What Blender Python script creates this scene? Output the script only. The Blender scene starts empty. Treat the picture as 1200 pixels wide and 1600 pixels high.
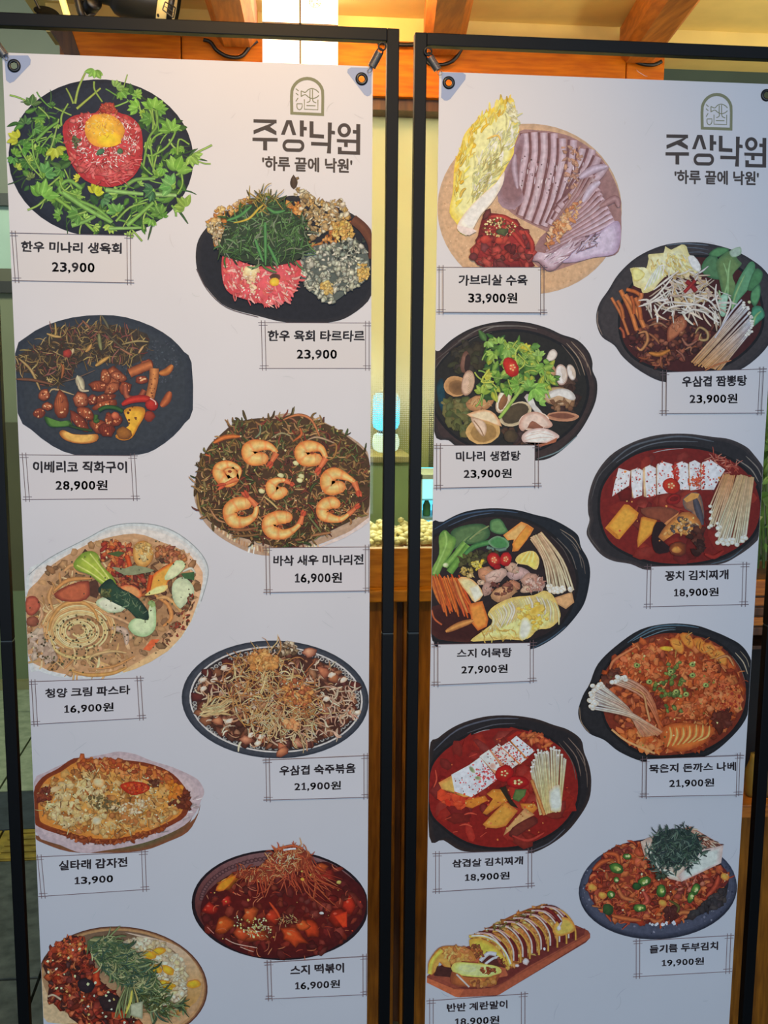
import bpy, bmesh, math, random
from mathutils import Vector, Matrix
from mathutils.geometry import tessellate_polygon

# ------------------------------------------------------------------ camera, world, lights, exposure
YAW, PITCH, ROLL, FPX = 0.109168, 0.147736, 0.0082978, 1653.9
CAM = Vector((0.0, -1.83, 1.60))
FWD = Vector((math.sin(YAW)*math.cos(PITCH), math.cos(YAW)*math.cos(PITCH), -math.sin(PITCH)))
RT0 = Vector((math.cos(YAW), -math.sin(YAW), 0.0))
UP0 = RT0.cross(FWD)
RT = RT0*math.cos(ROLL) + UP0*math.sin(ROLL)
UP = -RT0*math.sin(ROLL) + UP0*math.cos(ROLL)
COL = bpy.context.scene.collection
cd = bpy.data.cameras.new('camera'); cam = bpy.data.objects.new('camera', cd); COL.objects.link(cam)
cd.sensor_fit = 'VERTICAL'; cd.sensor_height = 32.0; cd.lens = FPX/1600*32.0
cd.clip_start = 0.05
cam.matrix_world = Matrix((( RT.x, UP.x, -FWD.x, CAM.x), (RT.y, UP.y, -FWD.y, CAM.y), (RT.z, UP.z, -FWD.z, CAM.z), (0,0,0,1)))
bpy.context.scene.camera = cam
S = bpy.context.scene
S.view_settings.view_transform = 'Standard'; S.view_settings.look = 'None'
S.view_settings.gamma = 1; S.view_settings.use_curve_mapping = False
S.view_settings.exposure = 0.0
wd = bpy.data.worlds.new('night_street'); S.world = wd; wd.use_nodes = True
wd.node_tree.nodes['Background'].inputs[0].default_value = (0.42, 0.56, 0.86, 1)
wd.node_tree.nodes['Background'].inputs[1].default_value = 0.30

def lamp(name, kind, loc, energy, color, target=None, **kw):
    d = bpy.data.lights.new(name, kind); d.energy = energy; d.color = color
    for k, v in kw.items(): setattr(d, k, v)
    o = bpy.data.objects.new(name, d); COL.objects.link(o); o.location = loc
    if target is not None:
        o.rotation_euler = (Vector(target)-Vector(loc)).to_track_quat('-Z', 'Y').to_euler()
    return o
# cool light from the street and the shop fronts opposite, behind the viewer
lamp('street_light', 'AREA', (0.3, -6.0, 2.0), 190, (0.72, 0.86, 1.0), (0.2, 0, 1.2), shape='RECTANGLE', size=7.0, size_y=3.6)
# lamps out of view, mostly added to brighten single areas
lamp('banner_fill_spot', 'SPOT', (0.0, -1.7, 2.9), 96, (1.0, 0.64, 0.24), (0.02, 0.0, 1.70), spot_size=math.radians(52), spot_blend=1.0, shadow_soft_size=0.06)  # unseen spot ahead of the eaves, cone shaped for the banners' warm glow
lamp('ceiling_fill', 'AREA', (0.25, -0.03, 2.21), 7.0, (1.0, 0.70, 0.36), (0.25, 0.12, 3.0), shape='RECTANGLE', size=1.5, size_y=0.05)  # added upward light, kept above the view, to brighten the eaves ceiling
lamp('beam_fill', 'AREA', (0.16, 0.10, 2.24), 2.2, (1.0, 0.62, 0.26), (0.16, 0.50, 2.18), shape='RECTANGLE', size=0.3, size_y=0.05)  # added small light that brightens the middle of the header beam
lamp('room_lamp', 'AREA', (0.3, 3.3, 2.45), 70, (1.0, 0.96, 0.64), (0.2, 0.5, 2.0), shape='RECTANGLE', size=1.6, size_y=0.4)
lamp('counter_fill', 'AREA', (0.25, 0.95, 2.55), 16, (1.0, 0.95, 0.70), (0.3, 3.2, 0.9), shape='RECTANGLE', size=0.8, size_y=0.15)  # added inside the room to brighten the counter front
lamp('pebble_fill_spot', 'SPOT', (0.2, 0.72, 2.05), 34, (1.0, 0.95, 0.72), (0.2, 0.62, 1.2), spot_size=math.radians(34), spot_blend=0.6, shadow_soft_size=0.03)  # added downlight behind the glass, only to brighten the pebbles
lamp('banner_tint_fill', 'POINT', (0.0, -0.36, 2.30), 1.2, (1.0, 0.42, 0.08), shadow_soft_size=0.04)  # added orange light that tints the banner tops warmer
lamp('passage_lamp', 'AREA', (-1.3, 1.6, 2.9), 30, (0.94, 1.0, 0.80), (-1.0, 3.0, 0), shape='DISK', size=0.5)
lamp('plant_fill', 'POINT', (1.25, 0.05, 1.78), 9, (1.0, 0.88, 0.55), shadow_soft_size=0.05)  # added unseen light to brighten the plant leaves

# ------------------------------------------------------------------ helpers
def U(px, py, Y=0.0):
    """point on the vertical plane y=Y that the photo pixel shows"""
    d = FWD + RT*((px-600.0)/FPX) - UP*((py-800.0)/FPX)
    t = (Y-CAM.y)/d.y
    return Vector((CAM.x+d.x*t, Y, CAM.z+d.z*t))
def UF(px, py, z=0.0):
    d = FWD + RT*((px-600.0)/FPX) - UP*((py-800.0)/FPX)
    t = (z-CAM.z)/d.z
    return CAM + d*t
_a = (FWD, RT, UP)
def unp(px, py):
    u = (px-600.0)/FPX; v = (py-800.0)/FPX
    dx = FWD.x+RT.x*u-UP.x*v; dy = FWD.y+RT.y*u-UP.y*v; dz = FWD.z+RT.z*u-UP.z*v
    t = -CAM.y/dy
    return dx*t, CAM.z+dz*t

def lin(c): return tuple(((v/255.0)/12.92 if v <= 10.3 else (((v/255.0)+0.055)/1.055)**2.4) for v in c)
def mix(a, b, t): return tuple(x+(y-x)*t for x, y in zip(a, b))

MATS = {}
def mat(name, color, rough=0.6, metal=0.0, spec=0.5, noise=0.0, scale=20.0, stretch=(1,1,1), color2=None, bump=0.0, emit=0.0, coat=0.0):
    """procedural material; colours are 0-255 sRGB"""
    if name in MATS: return MATS[name]
    m = bpy.data.materials.new(name); m.use_nodes = True
    nt = m.node_tree; b = nt.nodes['Principled BSDF']
    c1 = lin(color); c2 = lin(color2) if color2 else tuple(v*(1-noise) for v in c1)
    b.inputs['Roughness'].default_value = rough; b.inputs['Metallic'].default_value = metal
    b.inputs['Coat Weight'].default_value = coat; b.inputs['Specular IOR Level'].default_value = spec
    tc = nt.nodes.new('ShaderNodeTexCoord'); mp = nt.nodes.new('ShaderNodeMapping')
    mp.inputs['Scale'].default_value = stretch
    nz = nt.nodes.new('ShaderNodeTexNoise'); nz.inputs['Scale'].default_value = scale; nz.inputs['Detail'].default_value = 6
    mx = nt.nodes.new('ShaderNodeMix'); mx.data_type = 'RGBA'
    mx.inputs[6].default_value = (*c1, 1); mx.inputs[7].default_value = (*c2, 1)
    nt.links.new(tc.outputs['Object'], mp.inputs[0]); nt.links.new(mp.outputs[0], nz.inputs['Vector'])
    rp = nt.nodes.new('ShaderNodeMapRange'); rp.inputs[1].default_value = 0.35; rp.inputs[2].default_value = 0.65
    nt.links.new(nz.outputs[0], rp.inputs[0]); nt.links.new(rp.outputs[0], mx.inputs[0])
    nt.links.new(mx.outputs[2], b.inputs['Base Color'])
    if bump:
        bp = nt.nodes.new('ShaderNodeBump'); bp.inputs['Strength'].default_value = bump; bp.inputs['Distance'].default_value = 0.002
        nt.links.new(nz.outputs[0], bp.inputs['Height']); nt.links.new(bp.outputs[0], b.inputs['Normal'])
    if emit:
        b.inputs['Emission Color'].default_value = (*c1, 1); b.inputs['Emission Strength'].default_value = emit
    MATS[name] = m
    return m

def link_mesh(name, verts, faces, m, parent=None, smooth=False):
    me = bpy.data.meshes.new(name)
    off = parent_loc(parent)
    me.from_pydata([tuple(Vector(v)-off) for v in verts], [], faces)
    me.validate(); me.update()
    if m: me.materials.append(m)
    o = bpy.data.objects.new(name, me); COL.objects.link(o)
    if parent: o.parent = parent
    if smooth:
        for p in me.polygons: p.use_smooth = True
    return o
WLOC = {}
def parent_loc(p):
    off = Vector((0, 0, 0))
    while p is not None:
        off = off + Vector(p.location); p = p.parent
    return off
def empty(name, loc, label=None, cat=None, group=None, kind=None):
    o = bpy.data.objects.new(name, None); COL.objects.link(o); o.location = loc
    o.empty_display_size = 0.05
    tag(o, label, cat, group, kind); return o
def tag(o, label=None, cat=None, group=None, kind=None):
    if label: o['label'] = label
    if cat: o['category'] = cat
    if group: o['group'] = group
    if kind: o['kind'] = kind
    return o

class MB:
    def __init__(s): s.v = []; s.f = []
    def box(s, a, b, bevel=0.0):
        (x0,y0,z0),(x1,y1,z1) = a, b
        if x0 > x1: x0, x1 = x1, x0
        if y0 > y1: y0, y1 = y1, y0
        if z0 > z1: z0, z1 = z1, z0
        n = len(s.v)
        if bevel <= 0:
            s.v += [(x0,y0,z0),(x1,y0,z0),(x1,y1,z0),(x0,y1,z0),(x0,y0,z1),(x1,y0,z1),(x1,y1,z1),(x0,y1,z1)]
            s.f += [tuple(n+i for i in q) for q in ((0,3,2,1),(4,5,6,7),(0,1,5,4),(1,2,6,5),(2,3,7,6),(3,0,4,7))]
        else:
            bm = bmesh.new(); bmesh.ops.create_cube(bm, size=1.0)
            for v in bm.verts:
                v.co = Vector(((x0+x1)/2+v.co.x*(x1-x0), (y0+y1)/2+v.co.y*(y1-y0), (z0+z1)/2+v.co.z*(z1-z0)))
            bmesh.ops.bevel(bm, geom=bm.edges[:], offset=bevel, segments=2, profile=0.6, affect='EDGES')
            bm.verts.index_update()
            s.v += [tuple(v.co) for v in bm.verts]
            s.f += [tuple(n+v.index for v in f.verts) for f in bm.faces]; bm.free()
        return s
    def tube(s, pts, r, n=10, caps=True, r2=None):
        pts = [Vector(p) for p in pts]; base = len(s.v); N = len(pts)
        prev = None
        for i, p in enumerate(pts):
            t = (pts[min(i+1, N-1)]-pts[max(i-1, 0)]).normalized()
            if prev is None:
                a = Vector((0,0,1)) if abs(t.z) < 0.9 else Vector((1,0,0))
                u = t.cross(a).normalized()
            else: u = (prev - t*prev.dot(t)).normalized()
            prev = u; w = t.cross(u)
            rr = r if r2 is None else r+(r2-r)*i/(N-1)
            for k in range(n):
                an = 2*math.pi*k/n
                s.v.append(tuple(p+u*math.cos(an)*rr+w*math.sin(an)*rr))
        for i in range(N-1):
            for k in range(n):
                a = base+i*n+k; b = base+i*n+(k+1) % n
                s.f.append((a, b, b+n, a+n))
        if caps:
            s.f.append(tuple(base+k for k in range(n))[::-1]); s.f.append(tuple(base+(N-1)*n+k for k in range(n)))
        return s
    def lathe(s, prof, origin, axis, n=28):
        """prof: (radius, height) list along axis"""
        axis = Vector(axis).normalized(); a = Vector((0,0,1)) if abs(axis.z) < 0.9 else Vector((1,0,0))
        u = axis.cross(a).normalized(); w = axis.cross(u); base = len(s.v); o = Vector(origin)
        for r, h in prof:
            for k in range(n):
                an = 2*math.pi*k/n
                s.v.append(tuple(o+axis*h+(u*math.cos(an)+w*math.sin(an))*r))
        for i in range(len(prof)-1):
            for k in range(n):
                p = base+i*n+k; q = base+i*n+(k+1) % n
                s.f.append((p, q, q+n, p+n))
        return s
    def prism(s, pts, d):
        """pts: planar world loop, d: extrusion vector"""
        pts = [Vector(p) for p in pts]; d = Vector(d); n = len(pts); b = len(s.v)
        s.v += [tuple(p) for p in pts]+[tuple(p+d) for p in pts]
        s.f.append(tuple(range(b, b+n))); s.f.append(tuple(range(b+n, b+2*n))[::-1])
        for i in range(n):
            j = (i+1) % n; s.f.append((b+i, b+n+i, b+n+j, b+j))
        return s
    def blob(s, c, r, rng, sub=1, sq=(1,1,1), jit=0.15):
        bm = bmesh.new(); bmesh.ops.create_icosphere(bm, subdivisions=sub, radius=r)
        n = len(s.v); bm.verts.index_update()
        for v in bm.verts:
            k = 1+rng.uniform(-jit, jit)
            s.v.append((c[0]+v.co.x*sq[0]*k, c[1]+v.co.y*sq[1]*k, c[2]+v.co.z*sq[2]*k))
        s.f += [tuple(n+v.index for v in f.verts) for f in bm.faces]; bm.free(); return s
    def build(s, name, m, parent=None, smooth=False, fix=True):
        o = link_mesh(name, s.v, s.f, m, parent, smooth)
        if fix:
            bm = bmesh.new(); bm.from_mesh(o.data); bmesh.ops.recalc_face_normals(bm, faces=bm.faces[:]); bm.to_mesh(o.data); bm.free()
        return o
# ------------------------------------------------------------------ large structure
WOOD = mat('orange_wood', (190,112,30), 0.5, noise=0, color2=(150,80,16), scale=9, stretch=(1.5,1.5,14), bump=0.15)
WOODH = mat('orange_wood_beam', (220,122,4), 0.55, spec=.25, color2=(190,94,2), scale=9, stretch=(1.5,14,14), bump=0.15)
WOODY = mat('orange_wood_rafter', (198,118,38), 0.5, color2=(158,86,20), scale=9, stretch=(14,1.2,14), bump=0.15)
WOODD = mat('dark_wood', (96,58,24), 0.55, color2=(64,36,14), scale=8, stretch=(12,12,1.2), bump=0.2)
PLANK = mat('wainscot_wood', (158,98,24), 0.5, spec=.25, color2=(116,68,14), scale=8, stretch=(12,12,1.2), bump=0.2)
SILLW = mat('sill_wood', (186,124,30), 0.45, spec=.25, color2=(152,94,18), scale=8, stretch=(1.5,14,14), bump=0.15)
CREAM = mat('cream_plaster', (242,216,136), 0.8, noise=0.08, scale=14, bump=0.1)
GREEN = mat('olive_wall', (110,120,88), 0.6, noise=0.2, scale=6)
BLACK = mat('black_powder_coat', (4,6,9), 0.45, spec=.2, noise=0.2, scale=60, bump=0.05)
BLACKM = mat('black_plastic', (18,18,19), 0.35, noise=0.2, scale=60)
GLASSF = bpy.data.materials.new('clear_glass'); GLASSF.use_nodes = True
def glass_mat(m, tint, refl, film=None):
    nt = m.node_tree; nt.nodes.clear()
    out = nt.nodes.new('ShaderNodeOutputMaterial'); tr = nt.nodes.new('ShaderNodeBsdfTransparent'); tr.inputs[0].default_value = (*tint, 1)
    gl = nt.nodes.new('ShaderNodeBsdfGlossy'); gl.inputs['Roughness'].default_value = 0.02
    fr = nt.nodes.new('ShaderNodeFresnel'); fr.inputs[0].default_value = refl
    ms = nt.nodes.new('ShaderNodeMixShader')
    nt.links.new(fr.outputs[0], ms.inputs[0]); nt.links.new(tr.outputs[0], ms.inputs[1]); nt.links.new(gl.outputs[0], ms.inputs[2])
    last = ms
    if film:
        # dotted frosted film: translucent dots on the pane, denser towards the top
        tc = nt.nodes.new('ShaderNodeTexCoord'); vo = nt.nodes.new('ShaderNodeTexVoronoi'); vo.inputs['Scale'].default_value = 230
        vo.inputs['Randomness'].default_value = 0.1
        nt.links.new(tc.outputs['Object'], vo.inputs['Vector'])
        sp = nt.nodes.new('ShaderNodeSeparateXYZ'); nt.links.new(tc.outputs['Object'], sp.inputs[0])
        mr = nt.nodes.new('ShaderNodeMapRange'); mr.inputs[1].default_value = film[0]; mr.inputs[2].default_value = film[1]
        mr.inputs[3].default_value = 0.0; mr.inputs[4].default_value = 0.95
        nt.links.new(sp.outputs[2], mr.inputs[0])
        cmp_ = nt.nodes.new('ShaderNodeMath'); cmp_.operation = 'LESS_THAN'; nt.links.new(vo.outputs[0], cmp_.inputs[0]); nt.links.new(mr.outputs[0], cmp_.inputs[1])
        tl = nt.nodes.new('ShaderNodeBsdfTranslucent'); tl.inputs[0].default_value = (0.9, 0.88, 0.72, 1)
        df = nt.nodes.new('ShaderNodeBsdfDiffuse'); df.inputs[0].default_value = (0.8, 0.8, 0.6, 1)
        m0 = nt.nodes.new('ShaderNodeMixShader'); m0.inputs[0].default_value = 0.25
        nt.links.new(tl.outputs[0], m0.inputs[1]); nt.links.new(df.outputs[0], m0.inputs[2])
        mf = nt.nodes.new('ShaderNodeMath'); mf.operation = 'MULTIPLY'; mf.inputs[1].default_value = 0.94; nt.links.new(cmp_.outputs[0], mf.inputs[0])
        m2 = nt.nodes.new('ShaderNodeMixShader'); nt.links.new(mf.outputs[0], m2.inputs[0])
        nt.links.new(ms.outputs[0], m2.inputs[1]); nt.links.new(m0.outputs[0], m2.inputs[2]); last = m2
    nt.links.new(last.outputs[0], out.inputs[0])
glass_mat(GLASSF, (0.93, 0.97, 0.93), 1.4)

YW = 0.48                                     # front face of the facade
# floor: dark slabs, yellow tactile strip, paler slabs behind
z0 = UF(30, 1345).y; z1 = UF(30, 1296).y; z2 = UF(30, 1236).y; z3 = UF(60, 1070).y
floor = empty('floor', (0, 0, 0), 'grey stone paving of the street in front of the shop'); tag(floor, kind='structure')
MB().box((-4, -4, -0.08), (4, 6.5, -0.022)).build('mortar_bed', mat('mortar', (60,62,56), 0.9, noise=0.3), floor)
slab_d = mat('dark_stone', (92,98,88), 0.75, color2=(62,68,60), scale=22, bump=0.4)
slab_m = mat('charcoal_stone', (66,76,78), 0.75, color2=(52,60,62), scale=22, bump=0.3)
slab_l = mat('pale_stone', (176,186,148), 0.7, color2=(146,158,124), scale=22, bump=0.3)
tact = mat('yellow_tactile', (168,142,46), 0.7, color2=(128,110,34), scale=22, bump=0.3)
rng = random.Random(4)
def slabs(xa, xb, ya, yb, nx, ny, m, name='paving_slab'):
    for i in range(nx):
        for j in range(ny):
            x0 = xa+(xb-xa)*i/nx; x1 = xa+(xb-xa)*(i+1)/nx; y0 = ya+(yb-ya)*j/ny; y1 = ya+(yb-ya)*(j+1)/ny
            t = rng.uniform(-0.0015, 0.0015)
            MB().box((x0+.004, y0+.004, -0.03), (x1-.004, y1-.004, t)).build(name, m, floor)
slabs(-3.0, 3.0, -1.2, z0, 10, 4, slab_d)
slabs(-3.0, 3.0, z1, z2, 10, 1, slab_m)
slabs(-3.0, 0.0, z2, z3+1.4, 6, 3, slab_l)
def tactile(x0, x1, y0, y1):
    b = MB().box((x0+.004, y0+.004, -0.03), (x1-.004, y1-.004, 0.0))
    for k in range(5):
        yy = y0+(y1-y0)*(k+0.5)/5
        b.box((x0+.03, yy-.012, 0.0), (x1-.03, yy+.012, 0.006), 0.003)
    b.build('tactile_tile', tact, floor)
for i in range(10): tactile(-3.0+i*.3, -2.7+i*.3, z0, z1)

# facade
xL = U(109, 70, YW).x; xR = U(1031, 115, YW).x
zb_bot = U(640, 175, YW).z; zb_top = U(640, 71, YW).z
z_edge = U(640, 157, YW).z
z_peb = U(640, 857, YW).z; z_ledge_t = U(640, 917, YW).z; z_ledge_b = U(640, 935, YW).z
wf = empty('wall_front', (xL, YW, 0), 'wood-clad shop front wall with vertical planks below the window'); tag(wf, kind='structure')
MB().box((xL, YW+.03, 0), (xR, YW+.10, z_ledge_b)).build('backing', WOODD, wf)
MB().box((xL-.005, YW-.035, z_ledge_b), (xR, YW+.05, z_ledge_t), .003).build('ledge', SILLW, wf)
MB().box((xL, YW, z_ledge_t), (xR, YW+.025, z_peb), .002).build('sill_board', SILLW, wf)
px = xL; k = 0
while px < xR-.01:
    w = 0.086; x1 = min(px+w, xR)
    MB().box((px+.006, YW+.004-(k % 2)*.004, 0.0), (x1-.010, YW+.03, z_ledge_b), .004).build('plank', PLANK, wf)
    px = x1; k += 1
MB().box((xL-.02, YW+.0, 0), (xL, YW+.10, zb_top)).build('corner_post', WOOD, wf)
# header beam above the window, three lengths butted together
bx = [xL-.0, U(285, 80, YW).x, U(972, 100, YW).x, xR]
beam = empty('trim_1', (bx[0], YW-.03, zb_bot), 'orange wooden header beam over the shop window'); tag(beam, kind='structure')
for a, b in zip(bx[:-1], bx[1:]):
    MB().box((a+.001, YW-.03, z_edge), (b-.001, YW+.10, zb_top), .003).build('beam_length', WOODH, beam)
MB().box((bx[0], YW-.012, zb_bot), (bx[-1], YW+.09, z_edge)).build('lower_rail', WOODD, beam)
# chamfered dark bracket at the left end of the beam
a = U(78, 48, YW-.034); b_ = U(112, 48, YW-.034); c_ = U(127, 92, YW-.034); d_ = U(104, 92, YW-.034); e_ = U(88, 60, YW-.034)
MB().prism([a, b_, c_, d_, e_], (0, .07, 0)).build('end_bracket', WOODD, beam)
# side return right of the beam
wr = MB().box((xR, YW+.60, 0), (3.0, YW+.70, 2.45)).build('wall_right', GREEN); tag(wr, 'olive wall beyond the right end of the header beam', kind='structure')

# ceiling of the eaves
zc = zb_top+.055
ce = MB().box((U(40, 10, YW).x, -0.02, zc), (3.0, YW+.3, zc+.06)).build('ceiling', CREAM); tag(ce, 'cream plastered underside of the eaves', kind='structure')
wu = MB().box((U(70, 10, YW).x, YW+.005, zb_top), (3.0, YW+.10, zc)).build('wall_upper', CREAM); tag(wu, 'cream plaster strip between beam and eaves', kind='structure')
rafters = []
def rafter(pa, pb, w, h, label):
    # pa, pb: photo pixels of the axis at the beam and nearer; both lie on the underside of the rafter
    def UZ(p, z):
        return UF(p[0], p[1], z)
    A = UZ(pa, zc-h); B = UZ(pb, zc-h)
    d = (B-A); d.z = 0; d.normalize(); s = Vector((d.y, -d.x, 0))
    A0 = A - d*((A.y-(YW-.05))/d.y) if abs(d.y) > .1 else A
    far = A0; near = A0 + d*.46*(1 if d.y < 0 else -1)
    n = 12; ring = []
    b = MB(); base = 0
    for P in (far, near):
        for q in range(n):
            an = math.pi*2*q/n
            cx = max(-1, min(1, math.cos(an)*1.25)); cz = max(-1, min(1, math.sin(an)*1.25))
            b.v.append(tuple(P + s*(w/2*cx) + Vector((0, 0, h/2+h/2*cz))))
    for q in range(n): b.f.append((q, (q+1) % n, n+(q+1) % n, n+q))
    b.f.append(tuple(range(n))[::-1]); b.f.append(tuple(range(n, 2*n)))
    o = b.build('rafter', WOODY); tag(o, label, 'rafter', 'orange rafters under the eaves'); o['category'] = 'rafter'
    return o
rafter((368, 62), (352, 0), .082, .085, 'orange wooden rafter running over the white lantern box, left one')
rafter((697, 58), (706, 0), .082, .085, 'orange wooden rafter above the gap between the two frames')
rafter((1012, 78), (1068, 0), .082, .085, 'orange wooden rafter slanting above the right banner')

# window with glass pane and film
zw0, zw1 = z_peb, zb_bot; z_film = U(640, 735, YW+.06).z
win = empty('window_1', (xL, YW+.05, zw0), 'shop window with dotted frosted film over clear glass'); tag(win, kind='structure')
FILM = bpy.data.materials.new('dotted_film_glass'); FILM.use_nodes = True
glass_mat(FILM, (0.94, 0.97, 0.90), 1.4, (z_film-.04-zw0, z_film+.33-zw0))
MB().box((xL, YW+.055, zw0), (xR, YW+.061, zw1)).build('glass_pane', FILM, win)
# pebble box on the sill, behind the sill board
rng = random.Random(8)
pb = MB()
for i in range(380):
    x = rng.uniform(U(560, 830, YW).x, U(700, 830, YW).x); y = rng.uniform(YW+.075, YW+.17)
    zt = U(640, 812, YW+.10).z
    fy = (y-YW-.075)/.095
    z = zw0-.01 + rng.random()*(zt-zw0)*(0.45+.55*fy)
    pb.blob((x, y, z), rng.uniform(.0075, .012), rng, 1, (rng.uniform(.8,1.3), .9, rng.uniform(.6,.9)), .12)
o = pb.build('pebbles', mat('white_pebble', (244,234,188), .6, noise=.15, scale=30), None, True, False)
tag(o, 'cream white pebbles heaped behind the glass on the window sill', 'pebbles', kind='stuff')
MB().box((xL, YW+.065, zw0-.14), (xR, YW+.20, zw0-.02)).build('sill_box', SILLW, wf)

# room behind the glass
xa, xb = xL, xR
rw = MB().box((xa, 3.7, 0), (xb, 3.8, 2.7)).build('wall_back', mat('room_wall', (196,190,124), .8, noise=.08, scale=5)); tag(rw, 'yellowish back wall of the lit room', kind='structure')
rw2 = MB().box((xa-.04, YW+.12, 0), (xa, 3.8, 2.7)).build('wall_room_left', GREEN); tag(rw2, kind='structure')
MB().box((xa, YW+.32, 2.68), (xb, 3.8, 2.74)).build('ceiling_room', CREAM)['kind'] = 'structure'
MB().box((xa, YW+.12, -.02), (xb, 3.8, .02)).build('floor_room', WOODD)['kind'] = 'structure'
MB().box((xb, YW+.17, 0), (xb+.05, 3.8, 2.7)).build('wall_room_right', GREEN)['kind'] = 'structure'
# dark counter in the room
cn = empty('service_counter', (0.3, 3.2, 0), 'dull grey-green counter standing inside the window room', 'counter')
zc_ = U(610, 722, 3.1).z
MB().box((U(500, 760, 3.1).x, 3.1, .02), (U(640, 760, 3.1).x, 3.45, zc_), .01).build('body', mat('counter_grey', (176,204,160), .5, noise=.2, scale=4), cn)
MB().box((U(495, 760, 3.1).x, 3.07, zc_), (U(642, 760, 3.1).x, 3.47, zc_+.03), .005).build('counter_top', mat('counter_top', (190,180,140), .4, noise=.1), cn)
# drinks fridge with lit inside
fx0 = U(653, 760, 2.9).x; fx1 = U(760, 760, 2.9).x; fz1 = U(665, 742, 2.9).z
fr = empty('drinks_fridge', (fx0, 2.9, 0), 'blue-lit drinks fridge seen through the window right of the second post', 'fridge')
MB().box((fx0, 3.18, .02), (fx1, 3.22, fz1)).build('back_panel', mat('fridge_light_blue', (96,206,246), .5, emit=1.5), fr)
MB().box((fx0, 2.9, .02), (fx0+.02, 3.2, fz1)).box((fx1-.02, 2.9, .02), (fx1, 3.2, fz1)).box((fx0, 2.9, fz1-.02), (fx1, 3.2, fz1)).build('cabinet', mat('fridge_white', (210,225,230), .4), fr)
MB().box((fx0+.02, 2.9, fz1-.11), (fx1-.02, 2.92, fz1-.02)).build('header_light', mat('fridge_header', (150,225,245), .5, emit=1.3), fr)
zs = []
for pyv in (781, 812, 850):
    z = U(668, pyv, 2.95).z; zs.append(z)
    MB().box((fx0+.02, 2.93, z), (fx1-.02, 3.17, z+.012)).build('shelf', mat('shelf_white', (190,230,240), .4), fr)
rng = random.Random(3)
cols = [(210,70,60),(230,220,120),(70,150,90),(60,110,190),(235,235,240),(40,90,180)]
for zi, z in enumerate(zs):
    nb = 6
    for i in range(nb):
        x = fx0+.055+i*(fx1-fx0-.10)/(nb-1); c = cols[(i+zi*2) % 6]
        bt = MB().lathe([(0,0),(.016,0),(.018,.008),(.018,.05),(.010,.068),(.007,.082),(.007,.088),(0,.088)], (x, 2.99, z+.013), (0,0,1), 12).build('bottle', mat('bottle_%d' % (cols.index(c)), c, .25), None, True)
        tag(bt, ['red','yellow','green','blue','white','dark blue'][(i+zi*2) % 6]+' '+['drink bottle on the top shelf of the blue-lit fridge','drink bottle on the middle shelf of the blue-lit fridge','drink bottle on the lowest shelf of the blue-lit fridge'][zi], 'bottle', ['bottles on the top fridge shelf','bottles on the middle fridge shelf','bottles on the lowest fridge shelf'][zi])
# blue glowing lantern and white lantern below, hanging in the room
lx = (U(583, 660, 0.68).x+U(623, 660, 0.68).x)/2; lr = (U(625, 660, 0.68).x-U(583, 660, 0.68).x)/2
def lantern(name, z1, z0, c, e, label):
    t = empty(name, (lx, 0.68, z0), label, 'lantern')
    MB().lathe([(0,z0),(lr*.6,z0),(lr*.9,z0+.006),(lr,z0+.016),(lr,z1-.016),(lr*.9,z1-.005),(lr*.6,z1),(0,z1)], (lx, 0.68, 0), (0,0,1), 24).build('shade', mat(name, c, .5, noise=.12, scale=15, emit=e), t, True)
    MB().lathe([(lr*.62,z1-.004),(lr*.62,z1+.004),(.003,z1+.006)], (lx, 0.68, 0), (0,0,1), 16).build('cap', BLACKM, t)
    return t
za, zb, zc1, zd = U(600, 613, 0.68).z, U(600, 672, 0.68).z, U(600, 676, 0.68).z, U(600, 706, 0.68).z
l1 = lantern('blue_lantern', za, zb, (56,176,240), 3.2, 'blue glowing cylinder lantern behind the frosted window film')
MB().tube([(lx, 0.68, za), (lx, 0.68, 2.60)], .0015, 6).build('cord', BLACKM, l1)
l2 = lantern('white_lantern', zc1, zd, (205,225,215), 1.1, 'smaller white cylinder lantern hanging under the blue one')
MB().tube([(lx, 0.68, zc1), (lx, 0.68, zb-.002)], .0015, 6).build('cord', BLACKM, l2)

# passage at the left: far glazed wall
YF = UF(60, 1072).y
fw = empty('wall_left', (-3, YF, 0), 'greenish glazed wall at the end of the passage on the left'); tag(fw, kind='structure')
def band(name, pya, pyb, c, dy=0.0, rough=.5, emit=0.0, x=(-3.2, -0.2)):
    zt = U(20, pya, YF).z; zb_ = U(20, pyb, YF).z
    return MB().box((x[0], YF+dy, max(zb_, 0)), (x[1], YF+.12, zt)).build(name, mat('far_'+name+str(pya), c, rough, noise=.15, scale=3), fw)
band('upper_panel', -260, 305, (122,126,98), 0.02)
band('transom', 303, 322, (50,52,38), -.02)
pn = band('lit_pane', 322, 422, (186,214,186), .02)
band('rail', 420, 440, (98,96,66), -.01)
band('rail', 440, 458, (40,38,24), -.03)
band('lower_glass', 458, 662, (134,138,98), .01)
band('lower_panel', 660, 925, (92,90,52), 0)
band('plinth', 923, 1064, (118,132,88), -.01)
band('kerb', 1060, 1080, (150,146,96), -.05)
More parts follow.
